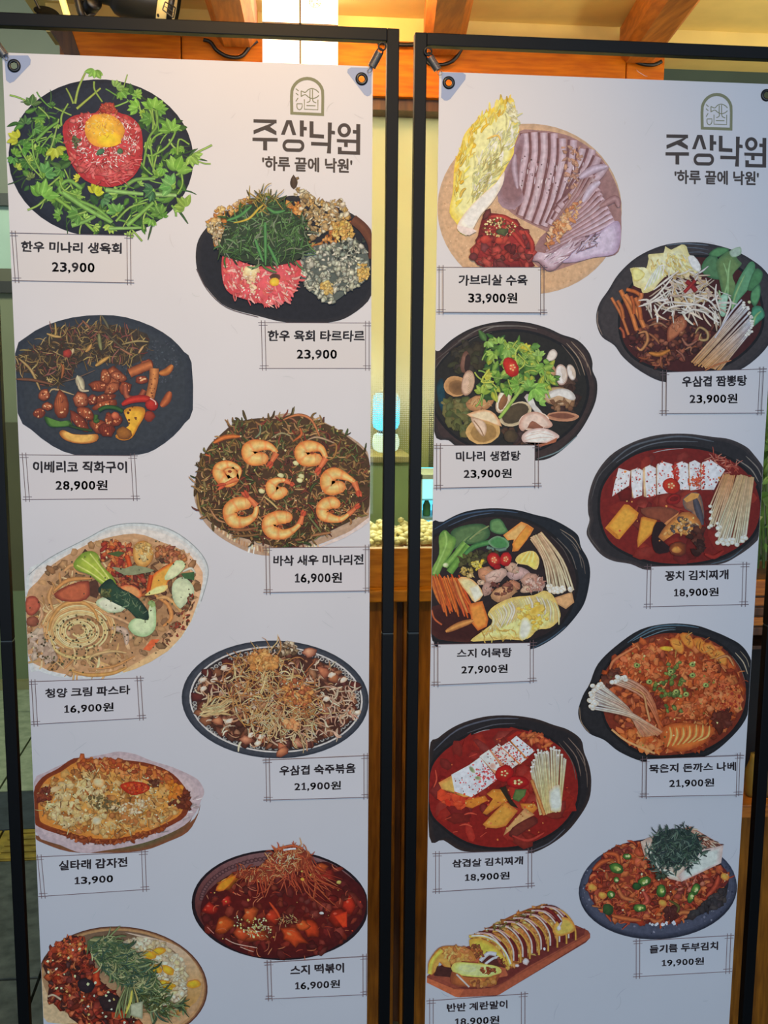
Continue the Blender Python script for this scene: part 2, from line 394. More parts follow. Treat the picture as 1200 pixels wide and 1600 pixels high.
# ------------------------------------------------------------------ display frames
T = 0.020                                     # square tube
BAN = {'L': dict(l=-.4171, r=.1759, t=CAM.z+.4704), 'R': dict(l=.2870, r=.8932, t=CAM.z+.4660)}
ZB = 0.27                                      # lower edge of the banners (below the picture)
JOINT = U(604, 988).z
STEEL = mat('spring_steel', (150,150,148), .3, metal=.8, noise=.1)
PAPER = mat('banner_paper', (226,224,226), .42, noise=.03, scale=5, coat=0.05)
def frame(k, label, xo):
    b = BAN[k]; l = b['l']-.0225; r = b['r']+.0225; top = b['t']+.0385; yb = -T/2
    e = empty('banner_frame', ((l+r)/2, 0, 0), label, 'banner frame', 'black tubular banner frames')
    for nm, x0, x1 in (('post', l-T, l), ('post', r, r+T)):
        p = MB().box((x0, -T/2, .03), (x1, T/2, JOINT-.001), .0015).box((x0, -T/2, JOINT+.001), (x1, T/2, top+T), .0015).build(nm, BLACK, e)
        MB().box((x0+.001, -T/2+.001, JOINT-.0012), (x1-.001, T/2-.001, JOINT+.0012)).build('joint_line', mat('joint_grey', (52,62,66), .4), p)
        MB().box((x0-.004, -.19, 0), (x1+.004, .19, .03), .004).build('foot_bar', BLACK, e)
    MB().box((l, -T/2, top), (r, T/2, top+T), .0015).build('top_bar', BLACK, e)
    MB().box((l, -T/2, .12), (r, T/2, .12+T), .0015).build('bottom_bar', BLACK, e)
    return l, r, top
FL = frame('L', 'left black tubular frame carrying the banner with the raw beef plate at its top', 0)
FR = frame('R', 'right black tubular frame carrying the banner with the sliced pork plate at its top', 0)

def crop(o, s):
    return lambda x, y: (o[0]+x/s, o[1]+y/s)
EYE = {'L': [(22.2, 103.0), (565, 123.5)], 'R': [(701, 129.5), (1197.5, 149)]}
ZP = {'L': [(25,325,165,325,181,350,178,378,82,478,58,488,36,470), crop((0,0),3.75), (80,410,110,393,304,396,302,630,290,655,262,664,236,650,75,440), crop((530,40),6)],
      'R': [(962,440,1160,444,1186,462,1182,506,1040,690,1010,704,985,702,955,676), crop((530,40),6), None, None]}
def sheet(k, label):
    b = BAN[k]; e = empty('menu_banner', ((b['l']+b['r'])/2, 0, ZB), label, 'banner')
    loops = [[(b['l'], ZB), (b['r'], ZB), (b['r'], b['t']), (b['l'], b['t'])]]
    for (ex, ey) in EYE[k]:
        x, z = unp(ex, ey)
        if x > b['r']-.015: x = b['r']-.02
        loops.append([(x+.0052*math.cos(a*math.pi/10), z+.0052*math.sin(a*math.pi/10)) for a in range(20)])
    flat = [p for lp in loops for p in lp]
    tris = tessellate_polygon([[Vector((p[0], p[1], 0)) for p in lp] for lp in loops])
    v = [(p[0], -.0004, p[1]) for p in flat]+[(p[0], .0004, p[1]) for p in flat]; n = len(flat); f = []
    for t in tris:
        t = list(t)
        A, B, C = [Vector((flat[i][0], flat[i][1], 0)) for i in t]
        if (B-A).cross(C-A).z < 0: t = t[::-1]
        f.append(tuple(t)); f.append(tuple(i+n for i in t[::-1]))
    s = 0
    for lp in loops:
        m_ = len(lp)
        for i in range(m_):
            a_, c_ = s+i, s+(i+1) % m_
            f.append((a_, a_+n, c_+n, c_))
        s += m_
    link_mesh('sheet', v, f, PAPER, e)
    for i, (ex, ey) in enumerate(EYE[k]):
        x, z = unp(ex, ey)
        if x > b['r']-.015: x = b['r']-.02
        MB().lathe([(.0052,.0006),(.0052,-.0022),(.0062,-.0032),(.0088,-.0030),(.0104,-.0016),(.0104,-.0004),(.0052,-.0004)], (x, 0, z), (0,1,0), 28).build('eyelet', mat('eyelet_black', (22,24,26), .3), e, True)
    for i in (0, 2):
        if ZP[k][i]:
            pts = [unp(*ZP[k][i+1](ZP[k][i][j], ZP[k][i][j+1])) for j in range(0, len(ZP[k][i]), 2)]
            cx, cz = unp(*EYE[k][i//2]); hole = [(cx+.0056*math.cos(a*math.pi/10), cz+.0056*math.sin(a*math.pi/10)) for a in range(20)]
            pts = [(max(b['l']+.0006, min(b['r']-.0006, p[0])), p[1]) for p in pts]
            fl = pts+hole
            tr = tessellate_polygon([[Vector((p[0], p[1], 0)) for p in pts], [Vector((p[0], p[1], 0)) for p in hole]])
            ff = []
            for t in tr:
                A, B, C = [Vector((fl[q][0], fl[q][1], 0)) for q in t]
                ff.append(tuple(t) if (B-A).cross(C-A).z > 0 else tuple(t)[::-1])
            o = link_mesh('corner_patch', [(p[0], -.0007, p[1]) for p in fl], ff, mat('patch_blue', (158,172,204), .35, noise=.04), e)
    return e
BL = sheet('L', 'tall white menu banner in the left frame, dark raw beef salad plate at top left')
BR = sheet('R', 'tall white menu banner in the right frame, cabbage and sliced pork plate at top left')

# springs between frame corner and eyelet
def spring(label, p0, p1, hookc):
    A = Vector((U(*p0).x, -.004, U(*p0).z)); B = Vector((U(*p1).x, -.004, U(*p1).z))
    e = empty('tension_spring', A, label, 'spring', 'springs holding the banner corners')
    d = (B-A); L = d.length; d.normalize(); a = Vector((0,1,0)); u = d.cross(a).normalized(); w = a
    pts = []
    for i in range(181):
        t = i/180; an = t*2*math.pi*13
        pts.append(A+d*(L*(.18+.56*t))+u*math.cos(an)*.0062+w*math.sin(an)*.0062)
    MB().tube(pts, .0010, 5).build('coil', STEEL, e, True)
    pts = [A+d*(L*.16)+u*math.cos(q)*.005+d*math.sin(q)*.005-d*.001 for q in [i*math.pi/8 for i in range(17)]]
    MB().tube(pts, .0013, 6).build('ring', BLACKM, e, True)
    pts = [A+Vector((math.cos(q)*.006, -.009, math.sin(q)*.006)) for q in [i*math.pi/8 for i in range(17)]]
    MB().tube(pts, .0016, 6).build('ring', BLACKM, e, True)
    pts = [A+d*(L*.74), A+d*(L*.8)+u*.003, A+d*(L*.9)+u*.003+Vector((0,-.003,0)), A+d*(L*1.0)+Vector((0,-.004,0)), A+d*(L*.93)-u*.003, A+d*(L*.8)-u*.003, A+d*(L*.74)]
    MB().tube(pts, .0006, 5).build('hook', STEEL, e, True)
    return e
spring('spring at the top right corner of the left banner', (596, 76), (575, 116), 0)
spring('spring at the top left corner of the right banner', (667, 84), (689, 119), 0)
spring('spring at the top left corner of the left banner', (-8, 66), (14, 96), 0)

# black wires of the string lights drooping under the header
def wire(label, pts, Y, r=.004):
    P = [U(p[0], p[1], Y) for p in pts]; out = []
    for i in range(len(P)-1):
        a = P[max(i-1,0)]; b = P[i]; c = P[i+1]; d = P[min(i+2,len(P)-1)]
        for j in range(6):
            t = j/6; out.append(.5*((2*b)+(c-a)*t+(2*a-5*b+4*c-d)*t*t+(3*b-a-3*c+d)*t**3))
    out.append(P[-1])
    o = MB().tube(out, r, 8).build('cable', BLACKM, None, True)
    tag(o, label, 'cable'); return o
YB = YW-.045
wire('black cable loop in front of the header beam above the left banner', [(318,62),(329,66),(338,78),(352,87),(368,90),(380,86),(391,72),(402,64)], YB)
wire('black cable loop right of the spring of the right banner', [(652,71),(668,98),(690,101),(704,97),(714,88),(722,74)], YB)
wire('black cable loop above the top edge of the right banner', [(985,88),(995,97),(1008,101),(1022,101),(1034,96)], YB)
wire('short black cable on top of the header beam between the frames', [(590,66),(620,69.5),(640,70),(660,68)], YB, .005)

# white lantern box with printed grid
YL = YW-.16
xa0 = U(410, 40, YL).x; xa1 = U(528, 40, YL).x; zt_ = zc-.002; zb0 = U(460, 150, YL).z
lb = empty('paper_lantern_box', ((xa0+xa1)/2, YL+.05, zb0), 'bright white lantern box with thin dark grid lines behind the left frame', 'lantern')
LBW = mat('lantern_paper', (255,250,236), .6, emit=1.35)
MB().box((xa0, YL, zb0), (xa1, YL+.10, zt_)).build('lit_body', LBW, lb)
GRID = mat('lantern_grid', (60,44,30), .5)
g = MB(); cxm = U(469, 40, YL).x
g.box((cxm-.0020, YL-.002, zb0), (cxm+.0020, YL, zt_))
for pyv in (38, 116, -40):
    z = U(469, pyv, YL).z; g.box((xa0, YL-.002, z-.0018), (xa1, YL, z+.0018))
g.build('grid', GRID, lb)
mt = MB(); mc = U(492, 3, YL); mr = .0112
for q in range(18):
    a = q*math.pi/9; a2 = a+math.pi/9
    mt.tube([mc+Vector((math.cos(a)*mr, -.002, math.sin(a)*mr)), mc+Vector((math.cos(a2)*mr, -.002, math.sin(a2)*mr))], .0006, 4)
for q in range(5):
    a = q*1.256+.3
    mt.tube([mc+Vector((math.cos(a)*.003, -.002, math.sin(a)*.003)), mc+Vector((math.cos(a+.3)*.011, -.002, math.sin(a+.3)*.011))], .0008, 4)
    mt.tube([mc+Vector((math.cos(a+.4)*.005, -.002, math.sin(a+.4)*.005)), mc+Vector((math.cos(a+.7)*.011, -.002, math.sin(a+.7)*.011))], .0006, 4)
mt.build('printed_emblem', mat('emblem_brown', (150,120,92), .6), lb)
MB().box((xa0+.03, YL+.03, zt_), (xa1-.03, YL+.07, zc+.004)).build('hanger', BLACKM, lb)

# flood camera / spotlight housing hanging from the eaves, top left
YS = YW-.26
sp = empty('spotlight', U(200, 0, YS), 'black cylindrical spotlight with cream lens ring on a white bracket at top left', 'spotlight')
def US(x, y, dy=0): return U(x, y, YS+dy)
A = US(152, -22); B = US(252, 6)
dirv = (B-A).normalized(); L = (B-A).length
MB().lathe([(0,0),(.0223,0),(.0268,.0075),(.0268,.0261),(.0372,.0372),(.0417,.0522),(.0417,L-.0030),(.0395,L)], A, dirv, 32).build('housing', mat('housing_black', (34,34,32), .35, noise=.1), sp, True)
MB().lathe([(.0372,L-.0015),(.0432,L),(.0432,L+.0164),(.0387,L+.0223),(.0223,L+.0238),(0,L+.0238)], A, dirv, 32).build('lens_ring', mat('lens_ring', (240,218,150), .4, noise=.05, emit=.12), sp, True)
MB().lathe([(.0436,L+.0179),(.0451,L+.0194),(.0451,L+.0268),(.0421,L+.0283)], A, dirv, 32).build('rubber_seal', BLACKM, sp, True)
sq = MB(); 
quad = [US(258,3,-.066), US(274,12,-.066), US(271,28,-.066), US(254,15,-.066)]
for i in range(4): sq.tube([quad[i], quad[(i+1) % 4]], .0012, 5)
sq.tube([(quad[0]+quad[1])/2, (quad[2]+quad[3])/2], .0007, 5); sq.tube([(quad[1]+quad[2])/2, (quad[0]+quad[3])/2], .0006, 5)
sq.build('ring_marking', BLACKM, sp)
sc = MB(); sc.lathe([(0,-.0030),(.0022,-.0030),(.0022,.0030),(0,.0030)], US(247, 24, -.052), (0,1,0), 10).build('screw', BLACKM, sp, True)
# knuckle joint
MB().lathe([(0,-.0149),(.0134,-.0149),(.0149,-.0119),(.0149,.0119),(.0134,.0149),(0,.0149)], US(143, 8), (.5,-.8,.2), 20).build('knuckle', BLACKM, sp, True)
# white bracket arm curving up to the eaves
arm = [US(150,-60), US(134,-40), US(126,-10), US(127,14), US(136,26), US(148,20)]
MB().tube(arm, .0035, 10).build('yoke', BLACKM, sp, True)
wb = empty('white_ceiling_fixture', US(80,10), 'curved white fixture with a black oval opening at the top left corner', 'light fixture')
WH = mat('fixture_white', (248,238,210), .45, noise=.06)
c0 = US(84, -30, .05)
MB().lathe([(0,.0000),(.0633,.0000),(.0693,-.0045),(.0596,-.0410),(.0447,-.0633),(.0372,-.0656),(0,-.0596)], c0+Vector((-.0,0,.045)), (-.18,.1,.98), 36).build('shell', WH, wb, True)
MB().lathe([(0,-.0022),(.0194,-.0022),(.0223,.0000),(.0194,.0022),(0,.0022)], US(73, 19, -.03), (-.25,.55,-.75), 28).build('opening', mat('opening_black', (6,6,6), .8, spec=.1), wb, True)
MB().tube([US(86,-40,-.02), US(94,-12,-.02), US(104,22,-.02), US(110,34,-.02)], .006, 10).build('light_strip', mat('strip_warm', (255,228,130), .4, emit=1.0), wb, True)
MB().tube([US(114,-40,-.02), US(119,-10,-.02), US(125,16,-.02), US(131,34,-.02)], .0065, 10).build('side_band', BLACKM, wb, True)
MB().tube([US(50,-40,-.03), US(55,0,-.03), US(62,14,-.03), US(70,24,-.03)], .0025, 8).build('edge_trim', BLACKM, wb, True)

# plants and planter at the right edge
rng = random.Random(21)
YP = 0.34
LEAFM = mat('leaf_green', (84,120,40), .5, color2=(40,66,20), scale=25); LEAFL = mat('leaf_pale', (196,190,118), .5, noise=.2)
def leafmesh(b, base, dirv, L, W, bend):
    d = Vector(dirv).normalized(); s = d.cross(Vector((rng.uniform(-.4,.4), -1, rng.uniform(-.3,.3)))).normalized(); n = s.cross(d)
    i0 = len(b.v); N = 6
    for i in range(N+1):
        t = i/N; w = W*math.sin(math.pi*min(1, t*.92+.06))**.8; p = Vector(base)+d*L*t+n*(-bend*t*t)
        b.v += [tuple(p-s*w), tuple(p+n*w*.25), tuple(p+s*w)]
    for i in range(N):
        a = i0+i*3; b.f += [(a,a+1,a+4,a+3), (a+1,a+2,a+5,a+4)]
pl = empty('potted_plant', U(1196, 900, YP), 'leafy green plant with pale curling leaves at the right edge beside the banner', 'plant')
zbot = U(1196, 905, YP).z
for i in range(56):
    py_ = rng.uniform(560, 872); px_ = rng.uniform(1172, 1235)
    base = U(px_, py_+10, YP+rng.uniform(0, .12)); b = MB()
    a = rng.uniform(0, 2*math.pi)
    leafmesh(b, base, (math.cos(a), rng.uniform(-.4,.3), math.sin(a)*.8+.3), rng.uniform(.024,.042), rng.uniform(.005,.010), rng.uniform(-.02,.02))
    b.build('leaf', LEAFL if rng.random() < .22 else LEAFM, pl, True, False)
st = MB()
for i in range(6):
    x = 1175+i*9
    st.tube([U(x, 888, YP+.06), U(x+rng.uniform(-8,8), 760, YP+.07), U(x+rng.uniform(-14,14), 600, YP+.06)], .003, 6)
st.build('stem', LEAFM, pl)
pot0 = U(1162, 905, YP).x; pot1 = pot0+.5
pln = empty('wooden_planter', (pot0, YP, zbot-.2), 'dark orange wooden planter box under the leafy plant at the right', 'planter')
MB().box((pot0, YP-.02, zbot-.12), (pot1, YP+.2, zbot)).build('box', WOODD, pln)
MB().box((pot0-.01, YP-.03, zbot-.03), (pot1+.01, YP-.018, zbot+.004), .002).build('rim', WOOD, pln)
for k_ in range(4):
    z = zbot-.035-.022*k_
    MB().box((pot0-.004, YP-.028, z-.018), (pot1, YP-.02, z), .002).build('slat', WOOD if k_ % 2 == 0 else WOODD, pln)
sh = empty('wooden_shelf_unit', (pot0, YP, 0), 'dark wooden shelf unit standing under the planter at the right edge', 'shelf')
zs1 = U(1170, 1252, YP).z; zs0 = U(1170, 1272, YP).z; zt2 = zbot-.122
MB().box((pot0-.03, YP+.16, .0), (pot1, YP+.2, zt2)).build('back', mat('near_black_wood', (24,18,12), .7, noise=.2), sh)
MB().box((pot0-.03, YP-.02, zs0), (pot1, YP+.16, zs1), .002).build('shelf', WOOD, sh)
for k_ in range(4):
    MB().box((pot0-.03+.10*k_, YP-.0, 0), (pot0+.055+.10*k_, YP+.02, zs0), .003).build('plank', PLANK, sh)
MB().box((pot0-.03, YP-.01, U(1170,1010,YP).z-.004), (pot1, YP+.16, U(1170,1010,YP).z+.004)).build('shelf', WOODD, sh)
for i, (px_, c) in enumerate(((1176,(150,120,50)), (1190,(120,96,60)), (1204,(150,130,80)))):
    q = U(px_, 1250, YP+.03); 
    j = MB().lathe([(0,0),(.016,0),(.02,.01),(.021,.06),(.012,.085),(.011,.10),(0,.10)], (q.x, q.y, zs1+.001), (0,0,1), 16).build('jar', mat('jar_%d' % i, c, .3, noise=.2), None, True)
    tag(j, ['amber jar on the dark shelf at the right edge, nearest the banner','brown jar on the dark shelf behind the frame post at right','pale amber jar at the right end of the dark shelf'][i], 'jar', 'jars on the dark shelf')
# ------------------------------------------------------------------ printing on the banners (flat artwork laid on the sheet)
PM = bpy.data.materials.new('banner_print'); PM.use_nodes = True
def _pm():
    nt = PM.node_tree; b = nt.nodes['Principled BSDF']; b.inputs['Roughness'].default_value = .5; b.inputs['Specular IOR Level'].default_value = .2
    ca = nt.nodes.new('ShaderNodeVertexColor'); ca.layer_name = 'ink'
    tc = nt.nodes.new('ShaderNodeTexCoord'); nz = nt.nodes.new('ShaderNodeTexNoise'); nz.inputs['Scale'].default_value = 130; nz.inputs['Detail'].default_value = 3
    nt.links.new(tc.outputs['Object'], nz.inputs['Vector'])
    mr = nt.nodes.new('ShaderNodeMapRange'); mr.inputs[1].default_value = .3; mr.inputs[2].default_value = .7; mr.inputs[3].default_value = .84; mr.inputs[4].default_value = 1.16
    nt.links.new(nz.outputs[0], mr.inputs[0])
    hs = nt.nodes.new('ShaderNodeVectorMath'); hs.operation = 'SCALE'
    nt.links.new(ca.outputs[0], hs.inputs[0]); nt.links.new(mr.outputs[0], hs.inputs['Scale']); nt.links.new(hs.outputs[0], b.inputs['Base Color'])
_pm()
INK = bpy.data.materials.new('printed_ink'); INK.use_nodes = True
def _ink():
    nt = INK.node_tree; b = nt.nodes['Principled BSDF']; b.inputs['Roughness'].default_value = .5; b.inputs['Specular IOR Level'].default_value = .2
    ca = nt.nodes.new('ShaderNodeVertexColor'); ca.layer_name = 'ink'; nt.links.new(ca.outputs[0], b.inputs['Base Color'])
_ink()
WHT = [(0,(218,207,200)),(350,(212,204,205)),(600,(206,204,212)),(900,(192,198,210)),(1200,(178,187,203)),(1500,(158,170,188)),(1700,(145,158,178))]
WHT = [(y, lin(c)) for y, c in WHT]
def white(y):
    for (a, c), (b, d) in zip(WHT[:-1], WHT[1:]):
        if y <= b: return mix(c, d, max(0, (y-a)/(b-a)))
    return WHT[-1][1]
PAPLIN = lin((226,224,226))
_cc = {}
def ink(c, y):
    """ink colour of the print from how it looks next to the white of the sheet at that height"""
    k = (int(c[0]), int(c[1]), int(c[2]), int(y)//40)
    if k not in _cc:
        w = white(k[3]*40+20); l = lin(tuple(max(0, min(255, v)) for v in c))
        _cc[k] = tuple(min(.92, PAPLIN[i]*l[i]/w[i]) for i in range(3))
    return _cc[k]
def cat(pts, closed=False, n=5):
    P = pts; N = len(P); out = []
    rngi = range(N) if closed else range(N-1)
    for i in rngi:
        if closed: a, b, c, d = P[i-1], P[i], P[(i+1) % N], P[(i+2) % N]
        else: a, b, c, d = P[max(i-1,0)], P[i], P[i+1], P[min(i+2,N-1)]
        for j in range(n):
            t = j/n; t2 = t*t; t3 = t2*t
            out.append(tuple(.5*(2*b[k]+(c[k]-a[k])*t+(2*a[k]-5*b[k]+4*c[k]-d[k])*t2+(3*b[k]-a[k]-3*c[k]+d[k])*t3) for k in (0,1)))
    if not closed: out.append(P[-1])
    return out
def inside(p, poly):
    x, y = p; r = False; j = len(poly)-1
    for i in range(len(poly)):
        xi, yi = poly[i]; xj, yj = poly[j]
        if (yi > y) != (yj > y) and x < (xj-xi)*(y-yi)/(yj-yi)+xi: r = not r
        j = i
    return r
def ell(cx, cy, rx, ry, a=0, n=32):
    ca, sa = math.cos(a), math.sin(a)
    return [(cx+rx*math.cos(t)*ca-ry*math.sin(t)*sa, cy+rx*math.cos(t)*sa+ry*math.sin(t)*ca) for t in [2*math.pi*i/n for i in range(n)]]
LV = {'L': {}, 'R': {}}
CELL = 4.0; STEP = 2.2e-5
EDG = {k: (BAN[k]['l']+.0004, BAN[k]['r']-.0004) for k in BAN}
MASS = {'bits','broth','salad','herbs','fried_cracker','seaweed_puff','fried_herbs','herb_pancake','noodles','toppings','pepper_flakes','stir_fry','bean_sprouts','spicy_stew','shredded_garnish','rice','red_pork','sliced_beef','cabbage','greens','enoki_mushroom','carrot_strips','sliced_pork','kimchi_stew','spring_onion','stir_fried_kimchi','dried_seaweed','green_chilli','grilled_pork','peppers','fish_cake','potato_pancake','raw_beef'}
class Dish:
    def __init__(s, k, o, sc, seed, root, name='printed_dish', label=None):
        s.k = k; s.o = o; s.sc = sc; s.rng = random.Random(seed); s.lv = LV[k]; s.groups = {}; s.cnt = {}; s.cur = None; s.root = root
        s.name = name; s.label = label; s.g('plate')
    def g(s, name, new=False):
        """following shapes go to the part 'name'; new=True starts a further part of that name (one shrimp, one slice)"""
        k = (name, s.cnt.get(name, 0))
        if new and s.groups.get(k, ([],))[0]: s.cnt[name] = s.cnt.get(name, 0)+1; k = (name, s.cnt[name])
        if k not in s.groups: s.groups[k] = ([], [], [])
        s.cur = s.groups[k]; return s
    def px(s, p): return (s.o[0]+p[0]/s.sc, s.o[1]+p[1]/s.sc)
    def add(s, pts, cols, tris, zo=None):
        P = [s.px(p) for p in pts]
        cells = set()
        for t in tris:
            xs = [P[i][0] for i in t]; ys = [P[i][1] for i in t]
            for ix in range(int(min(xs)//CELL), int(max(xs)//CELL)+1):
                for iy in range(int(min(ys)//CELL), int(max(ys)//CELL)+1): cells.add((ix, iy))
        lv = 0; L = s.lv
        for c in cells:
            q = L.get(c, 0)
            if q > lv: lv = q
        lv += 1
        for c in cells: L[c] = lv
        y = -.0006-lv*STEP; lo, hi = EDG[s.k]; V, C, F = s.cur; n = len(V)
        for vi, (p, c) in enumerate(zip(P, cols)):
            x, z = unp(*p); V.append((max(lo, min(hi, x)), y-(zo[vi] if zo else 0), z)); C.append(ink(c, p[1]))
        for t in tris:
            a, b, c = (V[n+i] for i in t)
            if (b[0]-a[0])*(c[2]-a[2])-(b[2]-a[2])*(c[0]-a[0]) < 0: t = t[::-1]
            F.append(tuple(n+i for i in t))
    def j(s, c, a=14):
        d = s.rng.uniform(-a, a); return tuple(v+d+s.rng.uniform(-a, a)*.3 for v in c)
    def pick(s, pal, a=12): return s.j(s.rng.choice(pal), a)
    def poly(s, pts, c, e=None, sm=0, inset=.72):
        if sm: pts = cat(pts, True, sm)
        n = len(pts)
        T_ = [tuple(t) for t in tessellate_polygon([[Vector((p[0], p[1], 0)) for p in pts]])]
        if e is None: s.add(pts, [c]*n, T_); return
        cx = sum(p[0] for p in pts)/n; cy = sum(p[1] for p in pts)/n
        s.add(pts, [e]*n, T_)
        m = 4 if inset < .85 else 2
        for q in range(1, m+1):
            k = 1-(1-inset)*q/m
            s.add([(cx+(p[0]-cx)*k, cy+(p[1]-cy)*k) for p in pts], [mix(e, c, q/m)]*n, T_)
    def grad(s, pts, c1, c2, dirv, sm=0):
        """polygon with a linear blend from c1 to c2 along dirv"""
        if sm: pts = cat(pts, True, sm)
        pr = [p[0]*dirv[0]+p[1]*dirv[1] for p in pts]; lo, hi = min(pr), max(pr)
        s.add(pts, [mix(c1, c2, (v-lo)/(hi-lo+1e-6)) for v in pr], [tuple(t) for t in tessellate_polygon([[Vector((p[0], p[1], 0)) for p in pts]])])
    def blob(s, x, y, rx, ry=None, a=0.0, c=(0,0,0), e=None, irr=.12, n=10, hx=-.25, hy=-.3):
        ry = ry or rx; e = e or c; ca, sa = math.cos(a), math.sin(a); R = s.rng
        pts = [(x+hx*rx, y+hy*ry)]; cols = [c]
        ks = [1+R.uniform(-irr, irr) for _ in range(n)]
        for rr, cc in ((.6, mix(c, e, .35)), (1.0, e)):
            for i in range(n):
                t = 2*math.pi*i/n; u = rx*rr*ks[i]*math.cos(t); v = ry*rr*ks[i]*math.sin(t)
                of = (1-rr)
                pts.append((x+u*ca-v*sa+hx*rx*of, y+u*sa+v*ca+hy*ry*of)); cols.append(cc)
        tr = []
        for i in range(n):
            k = (i+1) % n; tr += [(0, 1+i, 1+k), (1+i, 1+n+i, 1+n+k), (1+i, 1+n+k, 1+k)]
        s.add(pts, cols, tr)
    def spk(s, x, y, r, c, n=5):
        t0 = s.rng.uniform(0, 6)
        pts = [(x+r*s.rng.uniform(.6,1.3)*math.cos(t0+6.283*i/n), y+r*s.rng.uniform(.6,1.3)*math.sin(t0+6.283*i/n)) for i in range(n)]
        s.add(pts, [c]*n, [(0, i, i+1) for i in range(1, n-1)])
    def stroke(s, pts, w, c, e=None, w2=None, taper=0, sm=4, c2=None):
        """ribbon along pts; w..w2 width, c centre colour, e edge colour; c2: far end colour"""
        if sm and len(pts) > 2: pts = cat(pts, False, sm)
        N = len(pts); w2 = w if w2 is None else w2; e = e or c
        P = []; C = []
        for i, p in enumerate(pts):
            a = pts[max(i-1,0)]; b = pts[min(i+1,N-1)]; dx, dy = b[0]-a[0], b[1]-a[1]; l = math.hypot(dx, dy) or 1; nx, ny = -dy/l, dx/l
            t = i/(N-1); ww = (w+(w2-w)*t)/2
            if taper == 1: ww *= math.sin(math.pi*(.06+.88*t))**.6
            elif taper == 2: ww *= max(.08, 1-t)**.5
            P += [(p[0]+nx*ww, p[1]+ny*ww), p, (p[0]-nx*ww, p[1]-ny*ww)]
            cc = mix(c, c2, t) if c2 else c; C += [e if not c2 else mix(e, c2, t*.5), cc, e if not c2 else mix(e, c2, t*.5)]
        tr = []
        for i in range(N-1):
            a = i*3; tr += [(a,a+1,a+4),(a,a+4,a+3),(a+1,a+2,a+5),(a+1,a+5,a+4)]
        s.add(P, C, tr, [1.2e-6*(i//3) for i in range(len(P))])
    def noodle(s, x, y, L, a, bend, w, c, e=None, wig=.0, taper=0):
        pts = []; cx, cy = x, y; n = 6
        for i in range(n):
            pts.append((cx, cy)); a += bend/n + s.rng.uniform(-wig, wig); cx += math.cos(a)*L/n; cy += math.sin(a)*L/n
        s.stroke(pts, w, c, e, taper=taper, sm=2)
    def leaf(s, x, y, L, W, a, c, e, vein=None, bend=0.0):
        ca, sa = math.cos(a), math.sin(a); n = 6; up = []; dn = []; md = []
        for i in range(n+1):
            t = i/n; w = W*(math.sin(math.pi*t**.8))**.8 if 0 < t < 1 else 0; b = bend*L*t*t
            q = lambda u, v: (x+u*ca-v*sa, y+u*sa+v*ca)
            up.append(q(L*t, b-w)); md.append(q(L*t, b)); dn.append(q(L*t, b+w))
        P = up+md+dn; m = n+1; tr = []
        for i in range(n): tr += [(i,i+1,m+i+1),(i,m+i+1,m+i),(m+i,m+i+1,2*m+i+1),(m+i,2*m+i+1,2*m+i)]
        s.add(P, [e]*m+[c]*m+[mix(c,e,.6)]*m, tr)
        if vein: s.stroke(md, W*.12, vein, sm=0)
    def cress(s, x, y, r, c, e, a=0):
        for k in (-1.25, 1.25, -.65, .65, 0):
            b = a+k+s.rng.uniform(-.15,.15); cc = s.j(c, 12)
            s.leaf(x-math.cos(a)*r*.3, y-math.sin(a)*r*.3, r*s.rng.uniform(1.05,1.45), r*s.rng.uniform(.3,.42), b, cc, mix(e, cc, s.rng.uniform(.1,.7)), mix(cc,(214,226,150),.35))
    def scat(s, n, region, fn, ysort=True):
        xs = [p[0] for p in region]; ys = [p[1] for p in region]; P = []
        R = s.rng
        while len(P) < n:
            p = (R.uniform(min(xs), max(xs)), R.uniform(min(ys), max(ys)))
            if inside(p, region): P.append(p)
        if ysort: P.sort(key=lambda p: p[1]+R.uniform(-30,30))
        for p in P: fn(p[0], p[1])
    def mottle(s, n, region, r0, r1, pal, j=14, dark=.6, irr=.25):
        def f(x, y):
            c = s.pick(pal, j); r = s.rng.uniform(r0, r1)
            q = s.rng.random(); s.blob(x, y, r*s.rng.uniform(.8,1.35), r*s.rng.uniform(.38,.95), s.rng.uniform(0,3.1), mix(c,(255,244,226),.10*q), mix((22,12,6), c, min(1, dark+s.rng.uniform(-.22,.12))), irr+(.14 if r < 30 else -.1), s.rng.choice((5,6,7)), s.rng.uniform(-.35,.2), s.rng.uniform(-.45,.05))
        s.scat(n, region, f)
    def specks(s, n, region, r, pal):
        s.scat(n, region, lambda x, y: s.spk(x, y, s.rng.uniform(.5,1.2)*r, s.pick(pal, 8)), False)
    def strands(s, n, region, L, w, pal, bend=1.5, ang=None, dark=.55, wig=.2, sp=3.14):
        def f(x, y):
            c = s.pick(pal, 12); a = s.rng.uniform(0, 6.28) if ang is None else ang+s.rng.uniform(-sp, sp)
            s.noodle(x, y, L*s.rng.uniform(.5,1.35), a, s.rng.uniform(-bend, bend), w*s.rng.uniform(.55,1.2), c, mix((20,12,5), c, min(1, dark+s.rng.uniform(-.25,.25))), wig, 1)
        s.scat(n, region, f)
